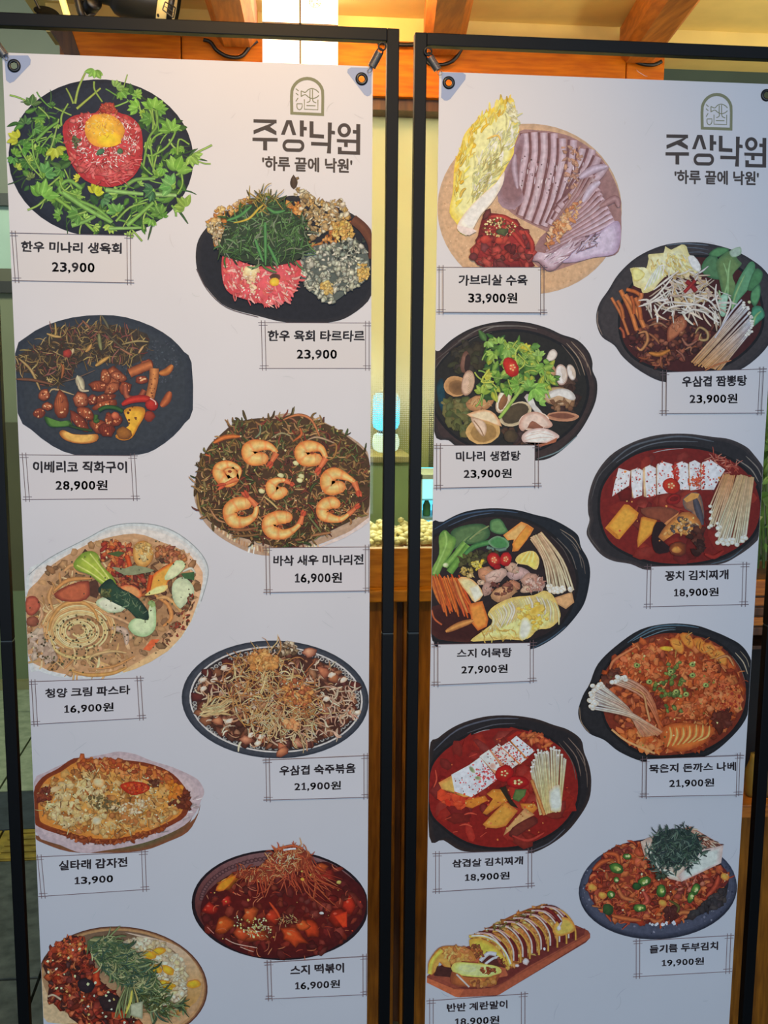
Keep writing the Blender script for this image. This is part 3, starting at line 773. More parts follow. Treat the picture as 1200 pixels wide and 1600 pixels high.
    def enoki(s, base, tips, n, w, head, c=(238,232,222), e=(168,156,142), cb=(214,160,96), bs=20, ts=14, ctrl=None):
        """bundle of mushroom stems from base (x,y,spreadvec) to a polyline of tips"""
        hd = []
        for i in range(n):
            t = (i+s.rng.uniform(.1,.9))/n; k = t*(len(tips)-1); q = int(k); f = k-q
            tx = tips[q][0]+(tips[min(q+1,len(tips)-1)][0]-tips[q][0])*f+s.rng.uniform(-ts,ts); ty = tips[q][1]+(tips[min(q+1,len(tips)-1)][1]-tips[q][1])*f+s.rng.uniform(-ts,ts)
            b0, b1 = base; bx = b0[0]+(b1[0]-b0[0])*t+s.rng.uniform(-bs,bs)*.4; by = b0[1]+(b1[1]-b0[1])*t+s.rng.uniform(-bs,bs)*.4
            mx, my = (bx+tx)/2, (by+ty)/2
            if ctrl: mx += ctrl[0]+s.rng.uniform(-8,8); my += ctrl[1]+s.rng.uniform(-8,8)
            cc = s.j(c, 12)
            s.stroke([(tx,ty),(mx,my),(bx,by)], w, cc, mix(e, (60,34,26), s.rng.uniform(.1,.6)), taper=0, c2=s.j(cb, 14))
            if s.rng.random() < .75: hd.append((tx, ty))
        for tx, ty in hd: s.blob(tx, ty, head, head*.85, 0, (250,246,238), (190,176,158), .08, 9)
    def chili(s, x, y, rx, ry, a, c=(196,40,36), e=(120,16,18), hole=(226,120,90)):
        s.g('chilli_slice', True)
        s.blob(x, y, rx, ry, a, c, e, .05, 14); s.blob(x, y, rx*.55, ry*.55, a, hole, (150,40,30), .1, 10)
        for i in range(5):
            t = i*1.256; s.blob(x+rx*.3*math.cos(t), y+ry*.3*math.sin(t), rx*.13, rx*.11, 0, (250,216,170), (214,150,100), .1, 6)
    def clam(s, x, y, rx, ry, a, c=(226,206,176), e=(150,118,86), ribs=5, rib=(176,150,120)):
        s.g('clam', True)
        ca, sa = math.cos(a), math.sin(a)
        pts = []
        for i in range(18):
            t = 2*math.pi*i/18; rr = 1-.18*max(0, math.sin(t)); u = rx*math.cos(t); v = ry*math.sin(t)*rr
            pts.append((x+u*ca-v*sa, y+u*sa+v*ca))
        s.poly(pts, c, e, inset=.8)
        for k in range(ribs):
            f = .88-.15*k; q = ell(x, y, rx*f, ry*f, a, 20)[10:20]
            s.stroke(q, rx*.03+1, rib, sm=0)
    def shrimp(s, pts, w, tail):
        """curled shrimp: body centre line from head to tail"""
        s.g('shrimp', True)
        P = cat(pts, False, 5); N = len(P)
        wf = lambda t: w*(.55+.45*math.sin(math.pi*min(1,(t*.9+.22))))*(1-.45*max(0,t-.55)/.45)
        V = []; C = []
        for i, p in enumerate(P):
            a = P[max(i-1,0)]; b = P[min(i+1,N-1)]; dx, dy = b[0]-a[0], b[1]-a[1]; l = math.hypot(dx,dy) or 1; nx, ny = -dy/l, dx/l; ww = wf(i/(N-1))/2
            seg = (i % 6 == 0)
            for q, cc in ((-1,(196,104,48)),(-.55,(240,168,96)),(.1,(250,200,136)),(.6,(238,160,92)),(1,(190,100,50))):
                V.append((p[0]+nx*ww*q, p[1]+ny*ww*q)); C.append(mix(cc, (206,110,60), .5) if seg else cc)
        tr = []
        for i in range(N-1):
            for q in range(4):
                a = i*5+q; tr += [(a,a+1,a+6),(a,a+6,a+5)]
        x, y = pts[0]; s.blob(x, y, w*.42, w*.40, 0, (248,192,126), (200,112,56), .05, 12)
        s.add(V, C, tr)
        x, y = P[-1]; tx, ty = tail; a = math.atan2(ty-y, tx-x); L = math.hypot(tx-x, ty-y)
        s.stroke([(x,y),(tx,ty)], w*.42, (226,130,84), (176,84,50), w2=w*.2, sm=0); s.leaf(tx-(tx-x)*.3, ty-(ty-y)*.3, L*.6, w*.16, a-.2, (206,96,64), (150,60,40)); s.leaf(tx-(tx-x)*.3, ty-(ty-y)*.3, L*.55, w*.14, a+.25, (196,84,56), (140,56,40))
    def done(s):
        root = s.root
        off = parent_loc(root); first = None
        for (gname, gi), (V, C, F) in s.groups.items():
            if not F: continue
            me = bpy.data.meshes.new(gname)
            me.from_pydata([(v[0]-off.x, v[1]-off.y, v[2]-off.z) for v in V], [], F)
            ca = me.color_attributes.new('ink', 'FLOAT_COLOR', 'POINT')
            buf = []
            for c in C: buf += [c[0], c[1], c[2], 1.0]
            ca.data.foreach_set('color', buf)
            me.materials.append(PM if s.name == 'printed_dish' else INK)
            nm = s.name if first is None else 'printed_'+gname
            o = bpy.data.objects.new(nm, me); COL.objects.link(o)
            if first is None:
                first = o; o.parent = root
                if s.label: o['label'] = s.label
            else: o.parent = first
            if gname in MASS or nm == 'paper_fibres': o['kind'] = 'stuff'
        return first

# lettering
FONT_CACHE = {}
def textshape(txt, weight):
    k = (txt, weight)
    if k in FONT_CACHE: return FONT_CACHE[k]
    cu = bpy.data.curves.new('txt', 'FONT'); cu.body = txt; cu.size = 1; cu.resolution_u = 3
    ob = bpy.data.objects.new('txt', cu); COL.objects.link(ob)
    dg = bpy.context.evaluated_depsgraph_get(); me = bpy.data.meshes.new_from_object(ob.evaluated_get(dg))
    v0 = [(p.co.x, p.co.y) for p in me.vertices]; f0 = [tuple(p.vertices) for p in me.polygons]
    bpy.data.objects.remove(ob); bpy.data.curves.remove(cu); bpy.data.meshes.remove(me)
    v = []; f = []; w = weight                 # heavier strokes: the outline laid down again with small shifts
    for dx, dy in ((0,0),(-w,-w),(w,-w),(-w,w),(w,w),(0,w*1.3),(0,-w*1.3),(w*1.3,0),(-w*1.3,0)):
        n = len(v); v += [(x+dx, y+dy) for x, y in v0]; f += [tuple(n+i for i in q) for q in f0]
    FONT_CACHE[k] = (v, f); return v, f
def copy_offsets(n): return [4e-6*(i*9//n) for i in range(n)]
ONE = ([(-.01,.60),(.15,.74),(.28,.74),(.28,.10),(.40,.10),(.40,-.01),(.01,-.01),(.01,.10),(.13,.10),(.13,.56),(.02,.50)], )
def pricechars(txt, weight):
    v = []; f = []; x = 0.0
    for ch in txt:
        if ch == '1':
            P = [(x+.05+px*.95, py) for px, py in ONE[0]]; n = len(v); v += P
            f += [tuple(n+i for i in t) for t in tessellate_polygon([[Vector((p[0], p[1], 0)) for p in P]])]; x += .46; continue
        cv, cf = textshape(ch, weight); x0 = min(p[0] for p in cv); x1 = max(p[0] for p in cv)
        wd = {',': .17, '원': .80}.get(ch, .46); adv = {',': .24, '원': .84}.get(ch, .53); sy = 1.02 if ch != '원' else .94; n = len(v)
        v += [(x+.03+(p[0]-x0)/(x1-x0)*wd, p[1]*sy) for p in cv]; f += [tuple(n+i for i in q) for q in cf]; x += adv
    return v, f
def text(d, txt, box, slope=0.0, weight=.022, c=(52,50,54), brush=0.0, slant=0.0):
    v, f = pricechars(txt, weight) if txt[0].isdigit() else textshape(txt, weight)
    x0 = min(p[0] for p in v); x1 = max(p[0] for p in v); y0 = min(p[1] for p in v); y1 = max(p[1] for p in v)
    bx0, by0, bx1, by1 = box; sx = (bx1-bx0)/(x1-x0); sh = slope*(bx1-bx0); sy = (by1-by0-abs(sh))/(y1-y0)
    pts = []
    for (x, y) in v:
        u = (x-x0)*sx; w = (y1-y)*sy
        X = bx0+u+slant*((y-y0)*sy); Y = by0+w+slope*u+(abs(sh) if slope < 0 else 0)
        if brush:
            X += brush*(math.sin(Y*.23+X*.05)+.6*math.sin(Y*.13+x*9)); Y += brush*(math.sin(X*.21)+.7*math.cos(X*.12+y*7))
        pts.append((X, Y))
    tr = []
    for q in f:
        for i in range(1, len(q)-1): tr.append((q[0], q[i], q[i+1]))
    d.add(pts, [c]*len(pts), tr, copy_offsets(len(pts)))
GREYL = (96,82,90)
def label(k, o, sc, root, quad, t1, b1, t2, b2, inner=22, desc=None):
    d = Dish(k, o, sc, 1, root, 'price_box', desc)
    TL, TR, BR_, BL_ = quad; s = sc/3.9
    y = d.px(TL)[1]
    def lerp(a, b, t): return (a[0]+(b[0]-a[0])*t, a[1]+(b[1]-a[1])*t)
    W = TR[0]-TL[0]; ti = inner*s/W
    iTL, iTR, iBR, iBL = lerp(TL,TR,ti), lerp(TL,TR,1-ti), lerp(BL_,BR_,1-ti), lerp(BL_,BR_,ti)
    wc = tuple(int(v) for v in paper_seen(y))
    ls = .62
    d.poly([iTL, iTR, iBR, iBL], wc)
    def ln(a, b, w=3.2*s):
        d.stroke([a, b], w*1.25, GREYL, sm=0)
    def ext(a, b, e=14*s):
        l = math.hypot(b[0]-a[0], b[1]-a[1]); dx, dy = (b[0]-a[0])/l*e, (b[1]-a[1])/l*e
        return (a[0]-dx, a[1]-dy), (b[0]+dx, b[1]+dy)
    d.g('frame_lines')
    ln(*ext(TL, BL_)); ln(*ext(iTL, iBL)); ln(*ext(iTR, iBR)); ln(*ext(TR, BR_))
    ln(*ext(TL, TR, 20*s)); ln(*ext(BL_, BR_, 20*s))
    h = 16*s
    for (p, q, dy) in ((TL, iTL, h), (iTR, TR, h), (BL_, iBL, -h), (iBR, BR_, -h)):
        a, b = ext((p[0], p[1]+dy), (q[0], q[1]+dy), 16*s); ln(a, b, 2.6*s)
    sl1 = (TR[1]-TL[1])/W; sl2 = (BR_[1]-BL_[1])/(BR_[0]-BL_[0])
    d.g('dish_name'); text(d, t1, b1, (sl1*.6+sl2*.4), .026, (36,32,38), 1.4*s)
    d.g('price'); text(d, t2, b2, sl1*.3+sl2*.7, .020, (40,36,42), .5*s)
    d.done()
def paper_seen(y):
    pts = [(0,(218,207,200)),(350,(212,204,205)),(600,(206,204,212)),(900,(192,198,210)),(1200,(178,187,203)),(1500,(158,170,188)),(1700,(145,158,178))]
    for (a, c), (b, d) in zip(pts[:-1], pts[1:]):
        if y <= b: return mix(c, d, max(0, (y-a)/(b-a)))
    return pts[-1][1]
R4 = 1200/310

# faint fibres in the handmade-paper background
def fibres(k, root, seed, n):
    d = Dish(k, (0,0), 1.0, seed, root, 'paper_fibres'); b = BAN[k]; R = d.rng
    xa, xb = (20, 570) if k == 'L' else (690, 1170)
    for i in range(n):
        x = R.uniform(xa, xb); y = R.uniform(110, 1590); w = paper_seen(y); q = R.uniform(4, 16); c = tuple(v-q-R.uniform(0,4) for v in w)
        d.noodle(x, y, R.uniform(6, 34), R.uniform(0, 6.28), R.uniform(-1.5, 1.5), R.uniform(.6, 1.3), c, mix(c, w, .5), .2, 1)
    d.done()
fibres('L', BL, 77, 150); fibres('R', BR, 78, 150)
# ------------------------------------------------------------------ the printed dishes, left banner
G1=[(120,165,60),(90,140,50),(150,190,85),(70,115,50),(165,195,80)]
def dish1():
    d = Dish('L',(0,90),3.75,11,BL,'printed_dish','black plate of raw beef mound with egg yolk ringed by green salad')
    d.poly(ell(592,590,542,462,.06,48),(34,40,54),(26,31,44),inset=.9)
    d.g('salad')
    reg_l=[(70,560),(100,400),(180,250),(330,240),(380,330),(340,450),(390,600),(420,720),(560,790),(840,720),(850,500),(830,330),(700,240),(640,160),(780,190),(960,280),(1080,430),(1120,600),(1080,800),(950,950),(780,1020),(560,1000),(330,900),(180,780)]
    d.scat(110, reg_l, lambda x,y: d.noodle(x,y,d.rng.uniform(70,170),d.rng.uniform(0,6.28),d.rng.uniform(-1,1),d.rng.uniform(8,14),d.j((62,95,48),15),(30,50,34),.1,1))
    d.scat(120, reg_l, lambda x,y: d.leaf(x,y,d.rng.uniform(40,90),d.rng.uniform(10,22),d.rng.uniform(0,6.28),d.pick([(70,110,48),(95,145,56),(52,86,44)]),(36,66,34),None,d.rng.uniform(-.3,.3)))
    d.scat(80, reg_l, lambda x,y: d.noodle(x,y,d.rng.uniform(80,190),d.rng.uniform(0,6.28),d.rng.uniform(-.9,.9),d.rng.uniform(7,13),d.pick([(140,180,80),(110,158,64),(168,196,96)]),(64,100,42),.1,0))
    d.scat(46, reg_l, lambda x,y: d.cress(x,y,d.rng.uniform(20,38),d.pick(G1),(58,98,40),d.rng.uniform(0,6)))
    # named stems
    for p,w,c in [([(440,270),(460,180),(500,90)],16,(170,190,90)),([(450,300),(520,240),(590,180)],16,(176,190,84)),([(430,270),(410,220),(388,180)],13,(160,180,84)),
        ([(552,140),(555,190),(600,260)],13,(150,176,80)),([(360,400),(362,340),(400,270)],14,(150,184,84)),([(270,600),(310,500),(345,360)],13,(160,190,100)),
        ([(110,510),(170,620),(250,710)],12,(160,196,90)),([(190,480),(200,580),(245,690)],13,(140,186,84)),([(480,770),(400,720),(355,790),(560,880),(660,965)],26,(130,180,84)),
        ([(370,790),(500,880),(655,965)],34,(140,190,96)),([(325,820),(430,900),(550,1015)],24,(140,186,80)),([(620,775),(730,790),(840,800)],30,(150,196,110)),([(900,800),(960,805),(1035,808)],30,(160,200,120)),
        ([(745,985),(820,920),(900,850)],28,(140,190,90)),([(420,985),(500,960),(560,930)],28,(140,190,96)),([(640,1002),(740,1000),(830,998)],22,(150,196,110)),([(735,755),(800,715),(910,710)],26,(130,176,90)),
        ([(915,310),(920,400),(870,480),(840,640)],18,(130,170,76)),([(890,580),(980,520),(1025,430),(930,450),(885,500),(890,570),(900,660),(910,690)],14,(140,184,80)),([(1060,660),(1070,740),(1040,800)],12,(150,190,84)),
        ([(1040,570),(1050,480),(1110,510)],13,(150,190,84)),([(350,720),(380,780),(500,820)],14,(150,190,84)),([(210,490),(280,420),(340,380)],22,(120,170,76)),([(680,960),(760,880),(860,850)],15,(150,190,90))]:
        d.stroke(p,w,c,tuple(v*.6 for v in c),w2=w*.7)
    for x,y,r,c in [(555,88,44,(134,180,74)),(690,165,38,(140,178,90)),(720,210,42,(110,160,60)),(810,215,26,(140,184,76)),(905,278,62,(126,176,66)),(790,290,48,(130,184,70)),
        (185,260,44,(84,116,60)),(150,375,36,(78,120,64)),(90,470,48,(196,200,56)),(215,420,34,(88,140,64)),(150,530,40,(92,150,60)),(330,550,52,(178,190,60)),(105,640,26,(170,190,70)),
        (280,670,52,(96,156,80)),(350,670,36,(84,134,62)),(250,785,76,(122,178,72)),(180,700,30,(120,140,76)),(455,705,26,(206,200,60)),(560,780,52,(206,206,50)),(620,830,40,(84,134,84)),
        (1000,410,54,(118,170,66)),(1040,640,70,(130,182,74)),(1130,590,50,(150,190,84)),(950,660,30,(120,180,70)),(985,740,62,(110,168,84)),(880,790,50,(64,112,70)),(1070,865,58,(150,184,80)),
        (930,900,46,(110,156,70)),(680,890,48,(110,166,80)),(440,925,50,(100,150,70)),(340,925,34,(110,160,70)),(860,360,42,(96,146,60)),(760,1040,26,(150,186,90)),(75,600,34,(90,150,70)),(880,960,40,(120,170,70))]:
        d.cress(x,y,r,c,tuple(v*.62 for v in c),d.rng.uniform(0,6))
    d.g('raw_beef')
    d.poly([(370,400),(440,340),(560,325),(600,275),(660,268),(690,320),(770,350),(830,430),(832,600),(780,700),(690,752),(600,755),(500,720),(430,640),(385,520)],(196,66,70),(170,44,50),sm=3)
    reg=[(380,410),(450,345),(580,320),(650,280),(700,330),(800,390),(826,580),(760,690),(600,745),(470,680),(400,560)]
    d.mottle(230,reg,12,24,[(212,84,84),(190,60,62),(226,110,104),(200,72,70)],14,.7)
    reg2=[(500,690),(440,600),(800,600),(780,690),(640,742)]
    d.strands(70,reg2,60,9,[(226,110,110),(206,76,80)],1,0,.75,.2,.6)
    reg3=[(400,440),(450,360),(560,330),(690,340),(800,400),(820,520),(740,600),(620,660),(500,600),(430,540)]
    d.strands(330,reg3,22,5,[(240,220,214),(230,190,186),(214,150,144),(244,232,226)],.5,None,.9)
    d.mottle(50,[(590,330),(600,280),(660,268),(680,320)],10,18,[(206,84,60),(190,64,50)])
    d.g('egg_yolk')
    d.blob(610,430,118,102,0,(238,190,60),(214,140,50),.06,18)
    d.blob(640,480,74,48,0,(244,206,50),(226,170,44),.06,14)
    d.strands(120,ell(600,395,100,72),20,5,[(238,180,80),(226,150,64),(246,206,120)],.5,None,.85)
    d.blob(590,555,26,18,-.4,(80,124,90),(50,84,60)); d.blob(705,550,18,18,0,(90,130,90),(56,84,60))
    d.specks(26,[(400,420),(480,500),(470,480),(440,560),(420,430)],9,[(80,70,50),(90,110,70)])
    d.done()
def dish2():
    d = Dish('L',(290,260),R4,12,BL,'printed_dish','black plate of raw beef tartare under green herbs beside puffed seaweed crackers')
    d.poly([(62,520),(90,420),(180,320),(300,250),(560,190),(700,180),(900,240),(1040,310),(1135,430),(1180,600),(1130,780),(1000,900),(860,945),(620,945),(440,905),(250,850),(140,750),(75,640)],(30,31,40),(40,38,44),sm=4,inset=.94)
    d.stroke([(66,620),(130,745),(250,855),(440,912)],6,(96,82,84))
    d.g('fried_cracker')
    F=[(232,176,96),(214,150,70),(240,200,130),(196,120,50),(226,190,140)]
    d.mottle(170,[(125,330),(160,270),(300,225),(400,180),(470,160),(540,180),(600,220),(500,300),(330,320),(220,420),(200,520),(150,400)],12,20,F,14,.6)
    d.mottle(60,[(130,350),(220,340),(230,400),(200,500),(160,420)],10,16,[(200,180,140),(226,206,170),(170,140,100)],14,.6)
    d.mottle(110,[(600,230),(700,220),(730,440),(800,480),(870,380),(990,300),(1000,340),(900,470),(760,490),(700,360)],12,22,[(220,140,60),(200,110,44),(236,170,96)],14,.55)
    d.mottle(230,[(640,80),(665,60),(700,130),(780,190),(860,220),(930,190),(975,240),(990,310),(900,330),(880,380),(760,440),(720,360),(700,230),(650,150)],12,20,[(220,200,160),(190,160,110),(236,222,190),(206,160,90),(160,130,90)],12,.55)
    d.leaf(655,140,90,22,-1.6,(80,62,50),(50,36,30))
    d.mottle(60,[(890,340),(1000,340),(1010,430),(930,460),(890,420)],12,20,[(240,206,120),(226,180,90),(200,150,80)],10,.6)
    d.stroke([(1010,320),(1080,380),(1130,470),(1135,560)],60,(110,64,44),(84,46,34))
    d.g('seaweed_puff')
    reg=[(700,560),(780,480),(900,470),(1000,440),(1090,500),(1110,620),(1080,700),(980,760),(880,830),(810,800),(720,720),(690,640)]
    d.poly(reg,(84,92,88),sm=2)
    d.mottle(330,reg,13,21,[(206,208,190),(180,186,170),(226,226,206),(150,160,150),(190,196,176)],12,.45)
    d.mottle(40,[(1035,600),(1100,590),(1105,680),(1050,700)],10,17,[(240,206,120),(226,180,90)],10,.6)
    d.mottle(34,[(810,700),(890,690),(900,760),(830,780)],10,17,[(236,206,130),(220,180,96)],10,.6)
    d.specks(30,[(820,480),(1080,440),(1060,560),(900,560)],10,[(50,54,50)])
    d.g('raw_beef')
    rb=[(220,560),(250,540),(400,600),(560,600),(690,570),(690,680),(640,790),(560,830),(470,830),(400,815),(270,770),(225,690)]
    d.poly(rb,(214,90,100),(196,70,76),sm=3)
    d.strands(230,rb,55,13,[(226,104,110),(236,140,140),(206,80,86),(240,180,170),(214,96,90)],1,.9,.8,.2,.9)
    d.mottle(50,[(340,620),(440,600),(420,720),(440,810),(390,760)],9,18,[(240,214,176),(226,190,150)],10,.8)
    d.blob(395,635,42,30,0,(238,224,180),(220,190,140))
    d.specks(60,rb,6,[(246,226,210),(236,190,180)])
    d.blob(540,670,34,22,0,(70,50,40),(110,60,50)); d.blob(538,700,30,26,0,(244,206,70),(206,150,40),.05,14)
    d.g('herbs')
    hb=[(230,400),(280,300),(420,220),(560,200),(620,260),(700,330),(740,430),(735,520),(640,580),(500,605),(400,590),(250,550),(200,520)]
    d.poly(hb,(46,62,44),(40,52,38),sm=3)
    d.strands(340,hb,95,11,[(60,96,56),(84,128,70),(50,76,50),(110,150,96),(70,110,60),(120,134,110)],1.5,None,.5,.25)
    d.strands(40,[(380,190),(470,150),(600,210),(560,260),(400,250)],80,9,[(150,140,70),(96,90,50),(180,150,70)],1,None,.5)
    for p in [[(480,340),(482,420),(484,600)],[(490,250),(540,280),(600,270)],[(500,480),(530,540),(560,600)],[(420,440),(440,500),(470,580)],[(250,330),(330,300),(400,240)]]:
        d.stroke(p,20,(90,150,84),(50,96,60),taper=1)
    d.stroke([(290,345),(380,320),(440,260),(470,235)],14,(206,176,70),(150,130,50),taper=1)
    d.done()
def dish3():
    d = Dish('L',(10,480),R4,13,BL,'printed_dish','dark slate plate of grilled pork with peppers and fried herbs')
    d.poly([(45,280),(120,180),(240,110),(400,62),(570,47),(720,60),(880,115),(1000,190),(1075,270),(1120,335),(1128,620),(1080,700),(1010,780),(900,860),(800,892),(600,900),(420,895),(280,840),(150,740),(62,640)],(52,58,68),(46,52,64),sm=2,inset=.9)
    d.specks(240,ell(880,330,190,140),6,[(62,68,80),(44,50,60),(70,76,88)])
    d.g('fried_herbs')
    hb=[(60,300),(150,250),(240,200),(290,120),(420,120),(560,100),(700,120),(850,160),(860,240),(800,330),(700,350),(560,330),(430,330),(400,420),(300,480),(200,470),(150,400),(60,390)]
    d.poly(hb,(58,50,44),sm=2)
    d.strands(420,hb,60,8,[(120,96,66),(86,66,50),(156,130,84),(70,60,50),(104,84,60),(110,60,56)],1.6,None,.5,.3)
    d.strands(110,hb,70,7,[(180,156,104),(160,136,84),(140,86,80)],1.2,None,.6,.2)
    for p,w,c in [([(75,310),(150,380),(205,500)],18,(186,156,104)),([(55,435),(160,440),(285,468)],20,(126,84,64)),([(295,95),(300,150),(290,180)],14,(196,164,100)),([(245,160),(290,175),(330,180)],18,(200,164,104)),
        ([(460,80),(490,110),(505,130)],16,(150,104,80)),([(575,50),(600,90),(620,130)],16,(110,106,86)),([(600,150),(660,210),(760,290)],14,(96,86,70)),([(690,250),(740,280),(765,290)],14,(170,120,90)),([(700,225),(790,205),(860,210)],14,(170,150,104)),
        ([(800,280),(815,255),(830,235)],16,(200,160,110)),([(335,430),(345,370),(330,340)],18,(170,104,64)),([(540,355),(575,330),(620,300)],26,(206,160,90)),([(560,160),(565,210),(575,260)],24,(140,140,96)),([(260,520),(290,495),(410,530)],12,(196,170,130)),
        ([(480,270),(500,250),(515,225)],24,(196,150,90)),([(385,290),(400,270),(405,250)],22,(214,190,150)),([(340,450),(420,430),(540,380)],10,(110,90,80))]:
        d.stroke(p,w,c,tuple(v*.55 for v in c),taper=1)
    d.blob(370,280,30,26,0,(170,60,50),(110,40,40)); d.leaf(430,410,110,26,1.2,(206,200,170),(110,100,90)); d.stroke([(430,440),(450,500),(500,505)],18,(206,196,170),(120,104,90),taper=1)
    d.g('grilled_pork')
    P=[(640,430,60,70,.1),(600,420,34,50,0),(680,420,50,30,.3),(560,480,60,34,.2),(590,550,70,28,-.25),(600,590,80,28,-.25),(640,490,54,30,-.6),(790,380,50,34,-.3),(850,350,40,34,-.3),(820,440,40,26,0),(720,490,40,40,0),
       (450,560,50,50,.2),(330,590,44,84,-.1),(230,530,36,36,0),(200,640,40,30,-.5),(250,600,34,26,0),(480,640,60,34,.5),(440,690,84,32,.9),(560,720,60,40,.4),(610,740,50,46,0),(660,680,40,40,0),(520,560,30,34,0),(620,680,26,44,0)]
    for x,y,a,b,r in P:
        c=d.pick([(186,100,62),(170,84,54),(150,70,50),(196,112,74)]); d.blob(x,y,a,b,r,c,(84,34,24),.14,12)
        for q in range(5): d.stroke([(x-a*.6+q*a*.28,y-b*.5),(x-a*.5+q*a*.28,y+b*.4)],5,tuple(v*.72 for v in c),sm=0)
        d.specks(8,ell(x,y,a*.7,b*.7,r,8),6,[(226,150,104),(236,180,140),(110,50,34)])
    d.stroke([(720,470),(730,540),(800,550),(835,500)],34,(170,92,66),(90,42,36))
    d.stroke([(745,400),(800,375),(880,345)],56,(196,116,70),(110,54,34)); d.stroke([(925,400),(970,390),(1005,350)],44,(206,130,66),(120,60,34),taper=1)
    d.stroke([(865,560),(890,450),(895,370)],56,(206,136,80),(130,74,44)); d.specks(14,ell(885,470,20,80),5,[(110,54,34)])
    d.stroke([(935,600),(970,560),(990,510)],50,(190,104,60),(100,44,30),taper=1); d.blob(865,660,34,34,0,(160,64,44),(96,34,26))
    d.g('peppers')
    d.stroke([(700,590),(760,560),(850,555),(905,600)],44,(196,56,44),(130,26,26),taper=1); d.blob(880,590,40,38,.5,(186,50,40),(120,24,24)); d.stroke([(870,550),(900,570),(905,590)],7,(244,180,170))
    d.poly([(715,620),(770,600),(835,610),(835,660),(800,720),(760,790),(700,805),(660,775),(740,720),(720,660)],(226,172,56),(176,112,34),sm=3)
    d.blob(710,760,50,40,.3,(160,104,44),(100,60,30)); d.specks(8,ell(760,660,40,60),8,[(90,54,30)])
    d.stroke([(560,625),(600,605),(660,608),(705,630)],26,(54,96,50),(26,52,30)); d.stroke([(545,650),(540,690),(560,680)],26,(70,110,50),(36,60,34)); d.blob(660,655,26,24,0,(226,130,90),(130,50,40))
    d.poly([(230,660),(280,675),(330,690),(380,685),(400,715),(330,725),(260,720)],(86,130,60),(40,74,36),sm=3); d.stroke([(380,715),(450,735),(520,745)],16,(50,76,40),(34,48,30))
    d.poly([(322,760),(345,742),(400,765),(480,770),(552,768),(548,808),(480,825),(400,818),(345,795)],(226,176,96),(160,96,44),sm=3)
    d.done()
def dish4():
    d = Dish('L',(290,630),R4,14,BL,'printed_dish','wicker tray of fried herb pancake topped with eight curled shrimps')
    d.poly([(60,450),(110,320),(200,210),(330,120),(480,90),(620,60),(780,90),(960,180),(1080,270),(1110,360),(1108,700),(960,790),(760,870),(600,905),(500,922),(380,900),(240,830),(150,760),(90,680),(50,560)],(196,176,156),(170,146,126),sm=3)
    for i in range(44):
        t=2.55-i*.032; x=590+520*math.cos(t); y=470+410*math.sin(t)
        d.stroke([(x,y),(x+26*math.cos(t)+10,y+34*math.sin(t))],9,d.pick([(206,184,150),(150,112,84),(226,206,176),(176,140,104)]),sm=0)
    d.stroke([(390,865),(380,905)],12,(240,232,220)); d.stroke([(415,870),(410,912)],8,(240,232,220))
    d.poly([(860,840),(1000,770),(1108,690),(1108,720),(960,815),(800,875)],(206,196,196),sm=2)
    d.g('herb_pancake')
    hb=[(60,500),(80,380),(140,260),(200,200),(300,120),(440,90),(560,95),(640,70),(780,100),(900,150),(1000,220),(1080,290),(1115,380),(1110,620),(1040,690),(900,760),(740,840),(600,880),(450,840),(300,800),(180,740),(90,650)]
    d.poly(hb,(74,54,36),sm=3)
    d.strands(1000,hb,66,15,[(118,92,54),(84,70,40),(140,108,66),(100,58,46),(128,118,70),(160,120,74),(70,84,46)],1.6,None,.4,.35)
    d.strands(420,hb,60,12,[(170,140,90),(150,100,70),(110,120,70),(190,150,104),(134,66,50)],1.5,None,.45,.3)
    d.strands(150,ell(600,560,430,240),32,8,[(180,110,70),(150,80,50),(196,140,90),(120,60,50)],1.5,None,.6,.3)
    d.specks(120,hb,6,[(190,180,110),(206,190,150),(40,30,24),(160,150,90)])
    for p,w,c in [([(170,240),(240,205),(330,200)],30,(226,124,60)),([(120,310),(150,320)],28,(230,110,64)),([(590,100),(680,70),(760,100),(810,200)],18,(206,130,84)),([(650,230),(700,190),(690,150)],18,(206,110,60)),([(860,230),(910,250),(900,320),(860,345)],12,(176,130,70)),
        ([(520,210),(580,180),(640,200)],12,(170,160,120)),([(740,220),(800,205),(900,240)],14,(190,160,130)),([(420,210),(450,180),(450,130)],14,(130,140,110)),([(255,760),(350,765),(440,750)],20,(150,100,64)),([(280,800),(370,800),(450,790)],18,(130,96,60)),
        ([(70,540),(80,620),(100,670)],16,(160,130,80)),([(150,640),(190,700),(240,720)],14,(190,140,100)),([(740,680),(790,740),(830,800)],14,(120,124,80)),([(760,800),(820,790),(880,780)],20,(170,120,80)),([(470,560),(520,600),(560,640)],14,(206,180,120))]:
        d.stroke(p,w,c,tuple(v*.55 for v in c),taper=1)
    for x,y in [(575,435),(668,362),(690,465),(460,530),(700,440)]: d.blob(x,y,20,14,.3,(226,226,180),(170,170,120))
    d.g('shrimp')
    W=92
    d.shrimp([(465,335),(400,330),(385,280),(440,255),(510,262),(550,300)],W,(510,372))
    d.shrimp([(790,340),(720,335),(705,285),(760,262),(820,275),(848,330)],W,(800,410))
    d.shrimp([(262,400),(290,455),(240,470),(200,425),(210,385),(265,370),(325,400),(315,455)],74,(215,500))
    d.shrimp([(585,535),(540,545),(520,500),(550,470),(600,465)],80,(645,490))
    d.shrimp([(930,505),(870,510),(860,455),(905,425),(970,445),(1020,475)],W,(1048,548))
    d.shrimp([(905,605),(880,600),(835,620),(830,670),(880,695),(940,700),(985,670)],W*.85,(1040,622))
    d.shrimp([(365,605),(310,610),(268,650),(290,710),(355,715),(415,680),(430,620)],W*.95,(362,548))
